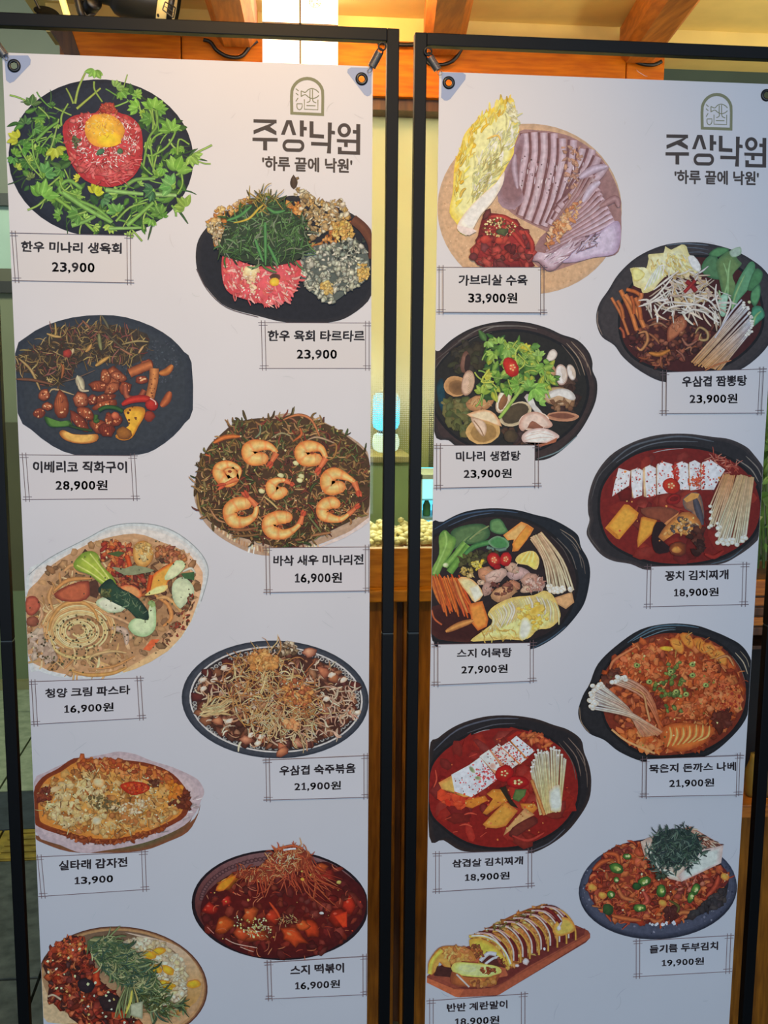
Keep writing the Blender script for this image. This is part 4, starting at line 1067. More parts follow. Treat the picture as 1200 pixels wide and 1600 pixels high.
    d.shrimp([(610,690),(560,690),(505,720),(520,775),(590,790),(650,765),(690,730)],W*.95,(712,662))
    d.g('bits')
    for x,y in [(340,665),(575,745),(885,655),(268,412),(765,300)]: d.blob(x,y,14,10,0,(110,50,30),(170,90,50))
    d.done()
def dish5():
    d = Dish('L',(30,800),R4,15,BL,'printed_dish','irregular white bowl of creamy noodle soup with bok choy')
    bw=[(38,400),(150,300),(380,170),(560,85),(740,68),(900,100),(1030,180),(1120,280),(1143,380),(1100,540),(1040,670),(960,790),(840,880),(700,950),(560,995),(420,1005),(250,1000),(120,960),(58,920)]
    d.poly(bw,(206,206,206),(190,202,210),sm=3,inset=.93)
    d.stroke(cat([(58,380),(180,280),(400,165),(560,85),(740,68),(900,100),(1030,180),(1120,280),(1143,380),(1100,540)],False,4),5,(140,152,160),sm=0)
    soup=[(42,520),(110,420),(200,320),(330,240),(480,170),(700,130),(860,180),(1000,240),(1080,330),(1098,430),(1060,560),(1000,690),(900,810),(760,900),(600,960),(420,990),(250,975),(120,930),(50,850)]
    d.poly(soup,(158,124,90),(184,148,112),sm=3)
    d.grad([(1000,240),(1090,330),(1110,420),(1040,660),(900,840),(700,950),(620,960),(860,820),(1000,640),(1060,460)],(206,170,140),(216,176,130),(0,1),2)
    d.mottle(260,soup,16,34,[(158,120,80),(180,142,100),(128,98,70),(200,164,124)],10,.82,.2)
    d.strands(90,[(60,560),(160,440),(330,320),(300,540),(200,760),(400,900),(700,860),(600,950),(300,970),(90,900)],120,13,[(214,176,124),(196,150,98),(226,196,150)],1.6,None,.75,.2)
    d.mottle(60,[(300,260),(520,190),(1000,280),(1060,420),(960,640),(860,560),(560,340)],16,30,[(96,64,44),(120,84,60),(84,60,46)],8,.6)
    d.mottle(40,[(60,700),(180,740),(260,860),(120,920),(60,860)],16,34,[(196,180,164),(176,156,140)],8,.85)
    d.g('noodles')
    for k in range(12):
        r=70+k*9; d.stroke([(360+r*1.3*math.cos(t),705+r*math.sin(t)) for t in [k*.3+q*.5 for q in range(8)]],15,d.pick([(226,196,140),(214,180,124),(236,210,160)]),(170,124,80))
    for k in range(14):
        a=d.rng.uniform(0,6); r=30+k*9; d.stroke([(365+r*1.15*math.cos(a+q*.45),720+r*.85*math.sin(a+q*.45)) for q in range(8)],14,d.pick([(236,218,168),(226,200,146)]),(180,140,96))
    for p,w,c in [([(180,720),(200,640),(270,560),(380,545),(450,590),(480,660)],26,(214,160,96)),([(190,760),(230,840),(330,880),(440,870),(550,830)],22,(226,190,130)),([(270,360),(320,320),(390,340)],26,(206,160,110)),([(200,450),(180,520),(210,600)],24,(210,160,106)),
        ([(210,480),(300,410),(440,400)],26,(206,150,90)),([(430,930),(440,870),(560,840),(650,850)],18,(220,180,130)),([(450,950),(580,930),(700,870)],18,(200,150,96)),([(320,960),(420,985),(560,975),(650,940)],24,(216,160,96)),([(820,500),(900,560),(920,640),(870,690)],26,(226,150,90)),
        ([(830,520),(900,520),(980,600),(1000,650)],26,(214,166,110)),([(510,610),(600,640),(680,680)],22,(214,170,130)),([(120,560),(140,620),(110,690)],22,(206,166,130)),([(500,220),(520,250),(530,280)],20,(236,210,170)),([(480,260),(520,320),(560,380)],14,(226,196,150)),
        ([(990,360),(1040,340),(1065,370)],16,(220,226,210)),([(560,700),(640,720),(650,800)],40,(196,176,160))]:
        d.stroke(p,w,c,tuple(v*.72 for v in c),taper=1)
    d.g('toppings')
    d.poly([(210,495),(300,440),(420,415),(430,500),(370,540),(260,535)],(176,96,66),(120,56,44),sm=2); d.poly([(45,520),(100,510),(130,570),(80,625),(42,600)],(176,92,70),(130,60,50),sm=3); d.blob(80,660,40,34,0,(150,90,70),(110,64,50))
    d.poly([(425,420),(470,405),(490,470),(470,520),(430,505)],(80,54,44),sm=1)
    m=[(500,190),(580,165),(660,180),(690,260),(650,360),(560,380),(510,300)]
    d.mottle(80,m,16,30,[(200,96,50),(170,64,40),(214,130,70),(150,50,40)],12,.6)
    d.mottle(60,[(620,380),(760,390),(760,500),(660,500),(560,400)],14,26,[(110,44,34),(150,56,36),(176,100,60)],10,.6)
    d.mottle(50,[(820,190),(960,230),(1000,280),(880,320),(830,260)],14,26,[(206,140,80),(190,120,80),(160,90,60)],12,.6)
    d.stroke([(650,260),(670,330),(660,390)],30,(206,90,40),(140,50,30)); d.poly([(610,450),(680,440),(740,480),(730,520),(660,490)],(226,150,96),(190,100,60),sm=2)
    d.poly([(690,220),(720,180),(770,175),(810,230),(800,300),(740,340),(695,290)],(206,166,96),(170,120,60),sm=3); d.mottle(34,ell(755,230,50,50),10,20,[(226,206,150),(210,180,110),(190,150,80)],8,.8)
    d.poly([(860,340),(960,290),(1010,320),(960,370),(900,420),(880,470),(790,500),(770,470),(800,390)],(226,160,70),(190,96,40),sm=2)
    d.poly([(880,390),(950,290),(1010,315),(960,380),(900,410)],(206,224,180),(180,204,160),sm=2); d.poly([(930,430),(990,390),(1050,440),(1055,500),(1000,560),(970,580),(930,520)],(196,212,180),(170,190,160),sm=3)
    d.poly([(980,370),(1060,360),(1060,410),(1000,400)],(60,96,60),sm=1); d.stroke([(780,480),(800,380)],26,(200,84,34),(150,50,24)); d.poly([(760,500),(830,450),(900,440),(880,480),(800,500)],(240,216,150),(226,180,110),sm=2)
    d.poly([(560,330),(640,340),(700,320),(820,350),(740,370),(640,380)],(130,140,110),sm=2); d.poly([(530,250),(600,235),(640,245),(600,270)],(70,90,50),sm=1)
    d.poly([(475,530),(540,510),(640,560),(620,600),(540,605),(470,560)],(206,222,196),(170,190,160),sm=2)
    d.g('bok_choy')
    d.poly([(330,310),(380,250),(440,235),(480,260),(500,320),(560,380),(590,440),(570,480),(490,430),(430,380),(350,350)],(156,180,70),(110,140,50),sm=3)
    for q in ([(380,280),(460,340),(560,440)],[(430,250),(500,340),(580,450)],[(350,320),(440,370),(540,440)]): d.stroke(q,8,(196,210,120))
    d.poly([(550,400),(600,450),(680,490),(740,540),(790,620),(760,660),(710,640),(660,590),(560,540),(500,500),(480,460)],(44,72,56),(30,50,44),sm=3)
    d.strands(36,[(560,470),(680,500),(780,620),(740,640),(600,540)],40,6,[(84,116,84),(60,90,70),(110,140,110)],1)
    d.mottle(26,[(490,450),(560,470),(560,520),(500,510)],8,16,[(110,120,70),(70,84,50)])
    d.poly([(700,640),(790,650),(790,560),(820,540),(830,640),(820,710),(770,750),(700,740),(660,690)],(190,214,176),(150,184,140),sm=3); d.stroke([(790,560),(800,545),(815,570)],30,(150,180,120),(120,150,90))
    d.poly([(750,830),(800,770),(850,770),(790,840)],(206,100,60),sm=1)
    d.strands(60,[(1060,480),(1040,640),(900,800),(860,790),(960,640),(1000,560)],30,12,[(96,70,50),(130,80,60),(150,60,44)],1)
    d.g('pepper_flakes'); d.specks(150,[(80,850),(180,720),(300,620),(560,640),(700,760),(560,880),(300,960),(120,920)],7,[(70,60,44),(90,90,60)]); d.specks(110,soup,6,[(60,56,44),(80,84,56)])
    d.done()
def dish6():
    d = Dish('L',(270,990),3.75,16,BL,'printed_dish','patterned oval plate heaped with stir-fried beef and bean sprouts under pale shavings')
    O=ell(600,385,548,345,.03,56); d.poly(O,(58,64,76),(44,50,62),inset=.96)
    d.poly(ell(605,385,508,312,.03,56),(186,190,196)); d.poly(ell(605,385,498,303,.03,48),(46,42,46))
    for i in range(84):
        t=2*math.pi*i/84; x=605+478*math.cos(t); y=385+286*math.sin(t); d.blob(x,y,13,11,0,(40,40,48),(206,206,206),0,8,0,0)
    d.g('stir_fry')
    f=ell(605,390,468,278,.02,30); d.poly(f,(70,42,34),sm=0)
    d.mottle(420,f,16,34,[(130,80,60),(110,62,48),(150,100,76),(96,52,42),(176,126,96),(80,44,40)],12,.45)
    for x,y in [(150,370),(240,320),(205,230),(330,180),(1060,300)]: d.blob(x,y,44,32,.3,(96,44,38),(50,24,26),.3,9)
    d.strands(260,f,80,11,[(206,180,160),(226,206,186),(180,140,110)],2,None,.6,.4)
    d.mottle(60,[(590,80),(640,45),(720,55),(730,110),(640,130)],10,18,[(214,200,180),(160,140,110),(90,70,50)],10,.5)
    for x,y in [(265,510),(430,620),(640,660),(730,640),(640,690),(800,110),(880,220),(940,260),(520,610),(1050,460)]: d.blob(x,y,d.rng.uniform(26,44),d.rng.uniform(22,34),d.rng.uniform(0,3),d.pick([(196,130,96),(206,150,120),(170,110,70)]),(96,50,40),.34,9)
    for x,y in [(175,270),(180,320),(240,270),(300,200),(330,510),(520,600),(500,640),(930,240),(1000,270),(1080,460),(900,380),(460,590)]: d.blob(x,y,24,15,-.4,(232,222,214),(176,150,130),.2)
    d.g('bean_sprouts')
    b=[(330,200),(420,130),(560,100),(700,160),(790,260),(860,350),(900,460),(820,540),(640,560),(440,520),(330,430),(280,320)]
    d.strands(360,b,120,8,[(206,160,100),(226,196,150),(190,136,80),(214,176,126),(170,110,70)],2.2,None,.5,.35)
    d.strands(120,[(380,440),(560,360),(700,420),(860,500),(760,620),(520,600)],80,8,[(220,190,150),(200,160,120)],2,1.2,.55,.3,1)
    d.mottle(110,[(440,120),(540,90),(620,130),(600,200),(470,210)],10,20,[(206,150,84),(220,170,104),(190,130,70)],12,.75)
    d.mottle(90,[(640,260),(760,280),(840,360),(780,420),(660,400)],10,18,[(206,140,76),(180,100,60),(220,160,96)],12,.6)
    d.mottle(26,[(650,510),(740,505),(720,560),(670,545)],12,20,[(206,140,90),(220,160,110)],10,.8)
    d.strands(60,[(940,300),(1070,320),(1090,440),(960,560),(780,640),(760,600),(920,480)],80,11,[(214,190,170),(196,160,140)],2.5,None,.6,.4)
    d.strands(40,[(140,420),(280,420),(260,480),(150,480)],100,13,[(220,196,150),(206,176,130)],1,-.3,.6,.2,.4)
    d.done()
def dish7():
    d = Dish('L',(30,1160),R4,17,BL,'printed_dish','golden shredded potato pancake with a red garnish on white paper')
    d.poly([(88,560),(300,620),(560,640),(900,560),(1060,460),(1095,370),(1080,440),(1020,540),(900,600),(740,655),(500,668),(300,660),(150,610),(95,580)],(84,80,56),(110,70,48),sm=3)
    d.poly([(90,240),(160,180),(320,110),(520,70),(600,55),(700,70),(800,110),(930,150),(1060,210),(1100,250),(1120,300),(1100,350),(1070,420),(1000,500),(860,570),(700,620),(500,655),(380,668),(250,620),(90,540)],(192,180,186),(166,156,168),sm=3)
    d.strands(40,[(400,620),(800,560),(1050,330),(1100,300),(1000,470),(700,610)],60,12,[(206,196,200),(150,140,150)],.6,-.5,.8,.1,.5)
    d.g('potato_pancake')
    pk=[(85,300),(140,210),(230,160),(330,95),(430,98),(560,100),(760,120),(900,170),(980,240),(1030,330),(1010,440),(900,510),(760,570),(560,612),(400,600),(260,560),(120,510),(88,460)]
    d.poly(pk,(150,84,40),(110,50,28),sm=3)
    d.poly([(cxy[0]*.93+40,cxy[1]*.9+32) for cxy in pk],(196,146,76),(186,122,54),sm=3)
    inn=[(130,300),(220,200),(400,150),(600,150),(860,200),(960,300),(960,420),(800,520),(560,570),(330,540),(140,460)]
    d.mottle(420,inn,14,32,[(196,150,84),(184,130,66),(206,170,110),(170,120,60),(190,160,104),(160,100,50)],10,.78)
    d.mottle(120,[(200,260),(400,190),(520,260),(520,480),(260,500),(150,400)],14,26,[(196,176,120),(206,186,140)],8,.85)
    d.mottle(130,[(340,100),(560,100),(860,160),(960,240),(800,240),(500,170),(360,150)],12,26,[(170,84,40),(150,64,34),(196,116,56),(206,140,80)],10,.7)
    d.mottle(30,[(900,230),(980,250),(990,330),(920,330)],14,24,[(206,130,40),(190,110,36)],8,.8); d.mottle(34,[(900,370),(1020,290),(1030,400),(960,390)],12,22,[(110,50,30),(90,40,28)],8,.7)
    d.mottle(40,[(100,300),(180,270),(190,340),(110,360)],12,22,[(96,40,30),(120,54,34)],8,.8); d.mottle(20,[(770,220),(850,230),(840,270),(780,260)],10,18,[(84,44,30)],8,.8)
    d.mottle(60,[(200,530),(560,600),(900,500),(960,480),(700,600),(400,620)],10,18,[(120,56,30),(150,76,36)],8,.8)
    d.strands(190,inn,44,6,[(226,206,160),(150,110,66),(214,180,126),(110,76,50)],1,None,.7,.2)
    d.specks(190,inn,5,[(84,76,46),(110,90,60),(226,210,176)])
    d.mottle(44,[(430,300),(560,340),(640,380),(520,420),(420,360)],8,14,[(110,96,60),(90,80,50)],8,.8)
    d.mottle(40,[(560,390),(800,330),(840,300),(760,420),(600,430)],8,16,[(210,186,150),(226,206,176)],8,.7)
    d.blob(470,470,30,26,0,(210,196,180),(196,166,120)); d.blob(480,240,34,30,0,(206,196,160),(196,150,96))
    d.g('red_garnish'); d.poly([(610,260),(670,235),(750,240),(790,270),(760,300),(680,315)],(180,54,26),(150,40,22),sm=3); d.mottle(30,ell(700,272,70,28),8,16,[(196,66,30),(170,44,24),(214,90,40)])
    d.done()
def dish8():
    d = Dish('L',(280,1300),R4,18,BL,'printed_dish','dark patterned bowl of red spicy rice cakes topped with shredded garnish')
    d.poly(ell(610,440,535,334,.03,56),(34,22,28),(24,18,24),inset=.97)
    d.grad(ell(610,435,515,316,.03,48),(110,84,90),(70,28,26),(-.2,1))
    for i in range(58):
        t=math.pi+.1+i*(math.pi*1.02)/58; x=610+478*math.cos(t); y=430+276*math.sin(t)
        d.blob(x,y,15,13,0,(110,80,84),(40,22,28),0,8,0,0)
    d.g('spicy_stew')
    s=[(130,450),(180,350),(300,260),(430,210),(600,200),(800,190),(900,180),(1020,260),(1110,340),(1130,450),(1090,560),(960,680),(800,745),(600,760),(420,740),(250,660),(150,560)]
    d.poly(s,(76,20,18),(60,18,20),sm=3)
    d.mottle(170,s,20,42,[(96,28,22),(70,18,18),(110,36,26),(84,24,22)],8,.7)
    for x,y,a,b,r,c in [(190,460,48,44,0,(170,40,28)),(285,415,40,30,-.3,(176,44,34)),(270,560,60,46,-.4,(196,84,32)),(430,500,50,50,0,(190,84,40)),(450,620,90,46,0,(170,70,34)),(380,610,50,36,.3,(190,76,40)),(560,510,50,44,0,(176,54,30)),
        (690,630,80,52,.4,(206,76,34)),(800,580,66,56,.9,(196,64,30)),(750,565,40,36,0,(214,90,40)),(960,510,56,56,0,(150,40,22)),(1030,440,40,60,.1,(186,48,28)),(880,260,60,46,.4,(150,44,34)),(920,410,40,30,0,(110,28,24)),(860,215,40,30,.2,(190,84,40)),(300,300,90,36,-.5,(196,110,30)),(380,250,50,26,0,(170,60,36))]:
        d.blob(x,y,a,b,r,c,tuple(v*.42 for v in c),.3,11); d.blob(x-a*.3,y-b*.35,a*.25,b*.18,r,tuple(min(255,v+50) for v in c),c,.1,8)
    d.poly([(930,500),(1015,475),(1015,570),(990,575)],(190,56,26),(140,36,20)); d.poly([(220,350),(250,300),(340,255),(330,290),(270,350)],(206,126,34),(160,84,30),sm=2)
    d.strands(60,s,60,6,[(196,110,80),(150,60,44)],2,None,.6,.3)
    d.stroke([(280,640),(340,670),(440,690),(470,695)],5,(214,150,140)); d.stroke([(370,690),(420,710),(450,718)],4,(214,150,140)); d.stroke([(170,570),(210,610)],4,(190,120,110))
    d.g('shredded_garnish')
    n=[(340,240),(480,210),(590,100),(700,75),(790,130),(800,190),(720,230),(620,270),(480,290),(360,270)]
    d.poly(n,(110,50,36),sm=2)
    d.strands(260,n,60,7,[(196,110,70),(176,84,54),(214,150,104),(150,64,44)],2,None,.55,.4)
    for k in range(26):
        x=d.rng.uniform(740,810); y=d.rng.uniform(140,230); L=d.rng.uniform(90,250)
        d.stroke([(x,y),(x+d.rng.uniform(-10,50),y+L*.5),(x+d.rng.uniform(0,200),y+L)],8,d.pick([(170,84,54),(190,104,66),(150,64,44)]),(90,34,26),taper=1)
    for k in range(22):
        x=d.rng.uniform(460,700); y=d.rng.uniform(220,290); d.noodle(x,y,d.rng.uniform(80,160),d.rng.uniform(.8,2.2),d.rng.uniform(-1,1),8,d.pick([(180,84,54),(150,64,44)]),(90,34,26),.2,1)
    d.stroke([(590,100),(640,85),(690,78),(745,95)],12,(190,100,64),(120,50,36)); d.stroke([(545,420),(590,480),(610,520)],18,(196,70,34),(120,36,24),taper=1)
    d.stroke([(630,105),(670,98),(705,96)],10,(206,206,216)); d.strands(30,ell(640,160,70,30),30,5,[(226,190,150),(206,196,176)],1)
    d.specks(70,[(320,500),(520,520),(560,600),(460,640),(330,560)],6,[(206,190,130),(160,150,80),(226,210,170)]); d.strands(30,ell(480,590,70,40),26,4,[(220,196,150)],1); d.strands(26,ell(660,530,60,30),26,4,[(190,160,110)],1)
    d.blob(965,298,16,12,0,(190,186,110),(130,120,60)); d.blob(745,280,12,9,0,(180,150,60)); d.blob(860,485,14,8,0,(190,190,196)); d.specks(20,s,6,[(170,150,80),(200,60,40)])
    d.done()
def dish9():
    d = Dish('L',(50,1430),1200/290,19,BL,'printed_dish','brown oval bowl of red pork, green herbs and rice at the foot of the left banner')
    d.poly(ell(585,445,552,372,.1,56),(150,120,86),(74,46,36),inset=.965)
    d.grad(ell(585,445,515,345,.1,48),(96,80,66),(176,146,110),(0,1))
    d.grad([(600,110),(800,150),(960,210),(1060,320),(1100,430),(1060,560),(900,660),(980,560),(1000,400),(940,250),(800,170)],(170,160,150),(150,116,60),(0,1),3)
    d.poly([(62,400),(120,560),(300,690),(100,690),(66,600)],(176,152,124),sm=2)
    d.g('rice')
    r=[(590,170),(680,150),(820,170),(900,230),(980,290),(1000,400),(1000,520),(900,580),(760,560),(700,400),(640,260)]
    d.poly(r,(150,144,126),sm=2); d.mottle(420,r,14,28,[(196,190,170),(210,204,186),(176,170,146),(186,176,140)],8,.75)
    for x,y,a in [(760,255,.2),(820,230,-.2),(800,340,.4),(850,440,.1),(1045,440,-.1),(880,350,.5)]:
        d.blob(x,y,46,26,a,(214,160,44),(176,120,40),.1,14)
    d.mottle(30,ell(860,450,60,30),10,18,[(220,170,40),(200,140,30)])
    for p in [[(710,250),(760,215),(820,250)],[(770,330),(830,310),(850,360)],[(790,440),(850,480),(950,480)]]: d.stroke(p,7,(120,104,60),taper=1)
    d.g('red_pork')
    m=[(70,330),(120,230),(240,130),(330,160),(400,300),(440,420),(560,520),(620,640),(700,700),(300,700),(220,610),(100,540),(120,430)]
    d.poly(m,(84,34,26),(54,28,26),sm=2)
    d.mottle(330,m,16,32,[(150,54,34),(120,40,30),(176,80,50),(90,34,28),(60,34,34)],12,.5)
    d.mottle(60,ell(240,210,90,70),12,20,[(190,84,44),(206,120,60),(160,60,40)],10,.6)
    d.strands(80,m,50,12,[(180,84,56),(206,110,70),(130,44,34)],2,None,.5,.3)
    d.stroke([(420,340),(415,400),(430,450)],44,(180,66,36),(110,34,24)); d.blob(470,310,34,24,0,(170,70,50),(110,40,34)); d.blob(580,635,60,30,-.2,(190,76,40),(120,40,26)); d.blob(350,450,60,44,.4,(40,32,40),(30,24,30)); d.blob(510,560,80,60,.3,(44,32,34),(34,26,30))
    d.specks(40,m,10,[(200,196,150),(190,150,90),(210,190,170)]); d.stroke([(105,520),(140,510),(190,540)],16,(190,170,150),(110,60,50))
    d.g('herbs')
    h=[(350,150),(470,120),(620,180),(700,250),(760,330),(800,420),(860,540),(980,560),(900,620),(760,620),(640,480),(520,400),(440,320),(380,240)]
    d.poly([(360,160),(480,130),(620,190),(720,270),(790,360),(830,460),(800,560),(700,540),(620,460),(520,400),(430,320)],(70,88,62),sm=2); d.strands(430,h,100,12,[(76,104,70),(100,124,84),(56,80,60),(120,140,104),(60,90,76),(150,160,120)],1.4,.4,.5,.2,1.1)
    d.strands(50,[(700,520),(860,500),(960,580),(820,640),(740,600)],50,9,[(64,74,44),(84,96,56)],2)
    for k in range(14):
        x=d.rng.uniform(560,720); d.stroke([(640+(x-640)*.4,450),(x,560),(x+d.rng.uniform(-40,20),650)],13,d.pick([(130,146,104),(96,116,76),(160,150,90)]),(60,70,50),taper=1)
    d.poly([(640,560),(720,540),(718,655),(640,630)],(150,160,140),(120,130,110)); d.stroke([(610,620),(640,540),(650,470)],16,(180,170,80),taper=1)
    d.done()
for f in (dish1,dish2,dish3,dish4,dish5,dish6,dish7,dish8,dish9): f()
# ------------------------------------------------------------------ the printed dishes, right banner
def pot(d, outer, inner, c=(42,40,42), e=(54,48,48), soup=None, rings=True, arcs=()):
    d.poly(outer, c, e, sm=4, inset=.95)
    if inner:
        n = len(inner); cx = sum(p[0] for p in inner)/n; cy = sum(p[1] for p in inner)/n
        d.poly(cat([(cx+(p[0]-cx)*1.035, cy+(p[1]-cy)*1.045) for p in inner], True, 4), (26,25,28))
        d.poly(inner, soup or (30,30,34), sm=4)
    for p, w, cc in arcs: d.stroke(p, w, cc, mix(cc, c, .6), taper=1)
def dishB1():
    d = Dish('R',(670,140),3.75,31,BR,'printed_dish','tan plate with fan of sliced boiled pork, yellow cabbage wedge and red radish relish')
    d.poly(ell(590,700,540,500,.05,52),(206,166,130),(196,160,128),inset=.95)
    d.specks(420,ell(590,700,510,480,.05,30),4,[(184,140,104),(222,186,150)])
    d.g('pork_slice')
    d.poly([(470,420),(520,250),(650,240),(760,255),(860,290),(990,380),(1070,500),(1120,640),(1125,880),(1090,970),(950,990),(760,1055),(690,1065),(600,1000),(610,940),(700,850),(600,790),(480,720),(400,600)],(150,110,110),(160,120,116),sm=3)
    # standing slices fanned from left to right
    top=[(560,255),(610,248),(665,250),(725,255),(775,285),(840,295),(890,345),(950,350),(985,395),(1030,440)]
    bot=[(480,700),(535,740),(575,765),(625,790),(668,800),(705,790),(735,770),(745,720),(760,690),(800,680)]
    for i,(t,b) in enumerate(zip(top,bot)):
        d.g('pork_slice', True); mx=(t[0]*.5+b[0]*.5)+26-abs(i-3)*2; my=(t[1]+b[1])/2
        c=d.j((206,180,190),8)
        d.stroke([t,((t[0]+mx)/2+12,(t[1]+my)/2),(mx,my),((b[0]+mx)/2+8,(b[1]+my)/2),b],56,(146,102,100),(110,72,74))
        d.stroke([(t[0]+8,t[1]+2),((t[0]+mx)/2+20,(t[1]+my)/2),(mx+8,my),((b[0]+mx)/2+16,(b[1]+my)/2),(b[0]+6,b[1])],42,c,(170,136,142))
        d.strands(9,[(mx-24,my-120),(mx+24,my-120),(mx+20,my+120),(mx-24,my+120)],44,6,[(190,160,168),(222,200,208)],.2,1.7,.8,.05,.2)
        d.specks(5,[(mx-14,my-90),(mx+24,my-90),(mx+20,my+110),(mx-14,my+90)],5,[(96,70,74)])
    for i in range(13):
        d.g('pork_slice', True); t=i/12; x0,y0=940+t*160,470+t*330; x1,y1=740-t*60,800+t*190
        c=mix((196,164,166),(214,190,206),t)
        d.stroke([(x0,y0),(x0*.6+x1*.4+18,y0*.6+y1*.4-6),(x1,y1)],50-6*t,d.j(c,8),(140,96,94))
        d.stroke([(x0-14,y0+18),(x0*.6+x1*.4,y0*.6+y1*.4+18),(x1+6,y1+16)],7,(110,72,72),sm=2)
    d.mottle(110,[(760,740),(900,640),(920,600),(860,760),(760,880),(680,930),(690,860)],9,20,[(222,150,96),(226,170,120),(206,130,84),(232,186,146)],10,.75)
    d.mottle(40,[(780,330),(900,330),(880,560),(820,640),(800,520)],8,18,[(206,150,120),(190,140,120)],8,.8)
    d.poly([(900,870),(1000,830),(1090,770),(1120,800),(1118,900),(1080,965),(960,985),(860,1010),(770,1010),(820,950)],(206,188,210),(176,150,176),sm=3)
    d.poly([(610,950),(700,960),(800,900),(940,850),(880,920),(800,990),(740,1050),(690,1060),(640,1010),(600,1000)],(200,176,190),(150,116,126),sm=3)
    d.strands(40,[(640,980),(800,920),(980,850),(960,920),(800,1000),(700,1040)],70,8,[(150,116,130),(226,206,222)],.4,-.5,.8,.1,.3)
    d.strands(22,ell(940,890,50,40),30,6,[(110,84,90),(206,170,180)],1)
    d.stroke([(900,660),(950,580),(1000,540)],44,(214,198,214),(170,140,150),taper=1); d.stroke([(880,520),(960,470),(1040,450)],50,(210,190,206),(150,120,130),taper=1); d.stroke([(1000,690),(1090,640),(1110,690)],44,(180,140,140),(130,90,90),taper=1)
    d.poly([(480,400),(540,260),(560,300),(540,420),(530,560),(560,640),(500,700),(430,690),(400,600)],(140,104,108),(160,130,140),sm=2); d.stroke([(505,380),(500,460),(520,580)],40,(190,166,180),(130,98,104),taper=1)
    d.g('cabbage_wedge')
    cb=[(480,45),(510,120),(520,190),(530,240),(500,330),(495,380),(450,460),(400,560),(350,660),(300,740),(230,850),(175,835),(165,790),(120,720),(140,600),(150,440),(185,340),(210,260),(280,180),(370,110)]
    d.poly(cb,(240,226,160),(240,204,90),sm=3,inset=.8)
    d.strands(90,[(150,700),(140,500),(190,330),(280,190),(400,100),(480,60),(440,160),(300,260),(240,420),(190,620)],70,17,[(246,206,80),(240,190,60),(250,222,120),(236,196,90)],.7,-1.2,.85,.2,.5)
    d.strands(150,[(240,640),(260,450),(350,300),(480,180),(520,260),(480,380),(380,540),(300,660)],80,11,[(236,232,190),(222,214,150),(246,240,210),(206,200,140)],.9,-1.1,.82,.15,.45)
    d.strands(60,[(200,700),(260,560),(330,420),(440,300),(420,460),(300,660)],60,7,[(206,190,120),(190,176,110)],.9,-1.1,.8,.15,.4)
    d.mottle(26,[(450,110),(490,60),(512,130),(520,200),(490,180)],12,22,[(236,228,190),(226,214,160)],8,.85)
    d.stroke([(340,290),(400,270),(420,300)],12,(236,190,100),taper=1)
    d.poly([(165,795),(230,700),(310,620),(400,540),(440,480),(430,560),(370,660),(300,740),(235,850),(180,835)],(244,232,218),(226,206,190),sm=3)
    d.poly([(165,795),(250,815),(280,830),(235,855),(180,838)],(226,206,200),sm=1)
    d.g('radish_relish')
    rr=[(250,950),(280,880),(300,790),(330,730),(430,735),(520,790),(590,850),(620,930),(600,1000),(600,1042),(320,1040),(260,990)]
    d.poly(rr,(150,44,44),(110,32,34),sm=3)
    d.mottle(110,rr,18,34,[(176,56,50),(140,40,40),(196,70,60),(110,34,36),(120,50,50)],10,.6)
    for q in ([(360,745),(440,750),(520,800)],[(560,830),(600,900),(600,960)],[(420,800),(500,850),(560,930)]): d.stroke(q,30,(190,66,56),(120,36,34),taper=1)
    d.specks(90,ell(410,810,100,60),6,[(226,206,150),(200,170,110),(90,90,50)]); d.blob(430,835,34,26,0,(90,100,60),(60,60,44),.3)
    d.blob(410,885,26,20,0,(206,80,60),(150,50,44)); d.blob(330,880,34,24,0,(200,76,60),(150,44,40))
    d.done()
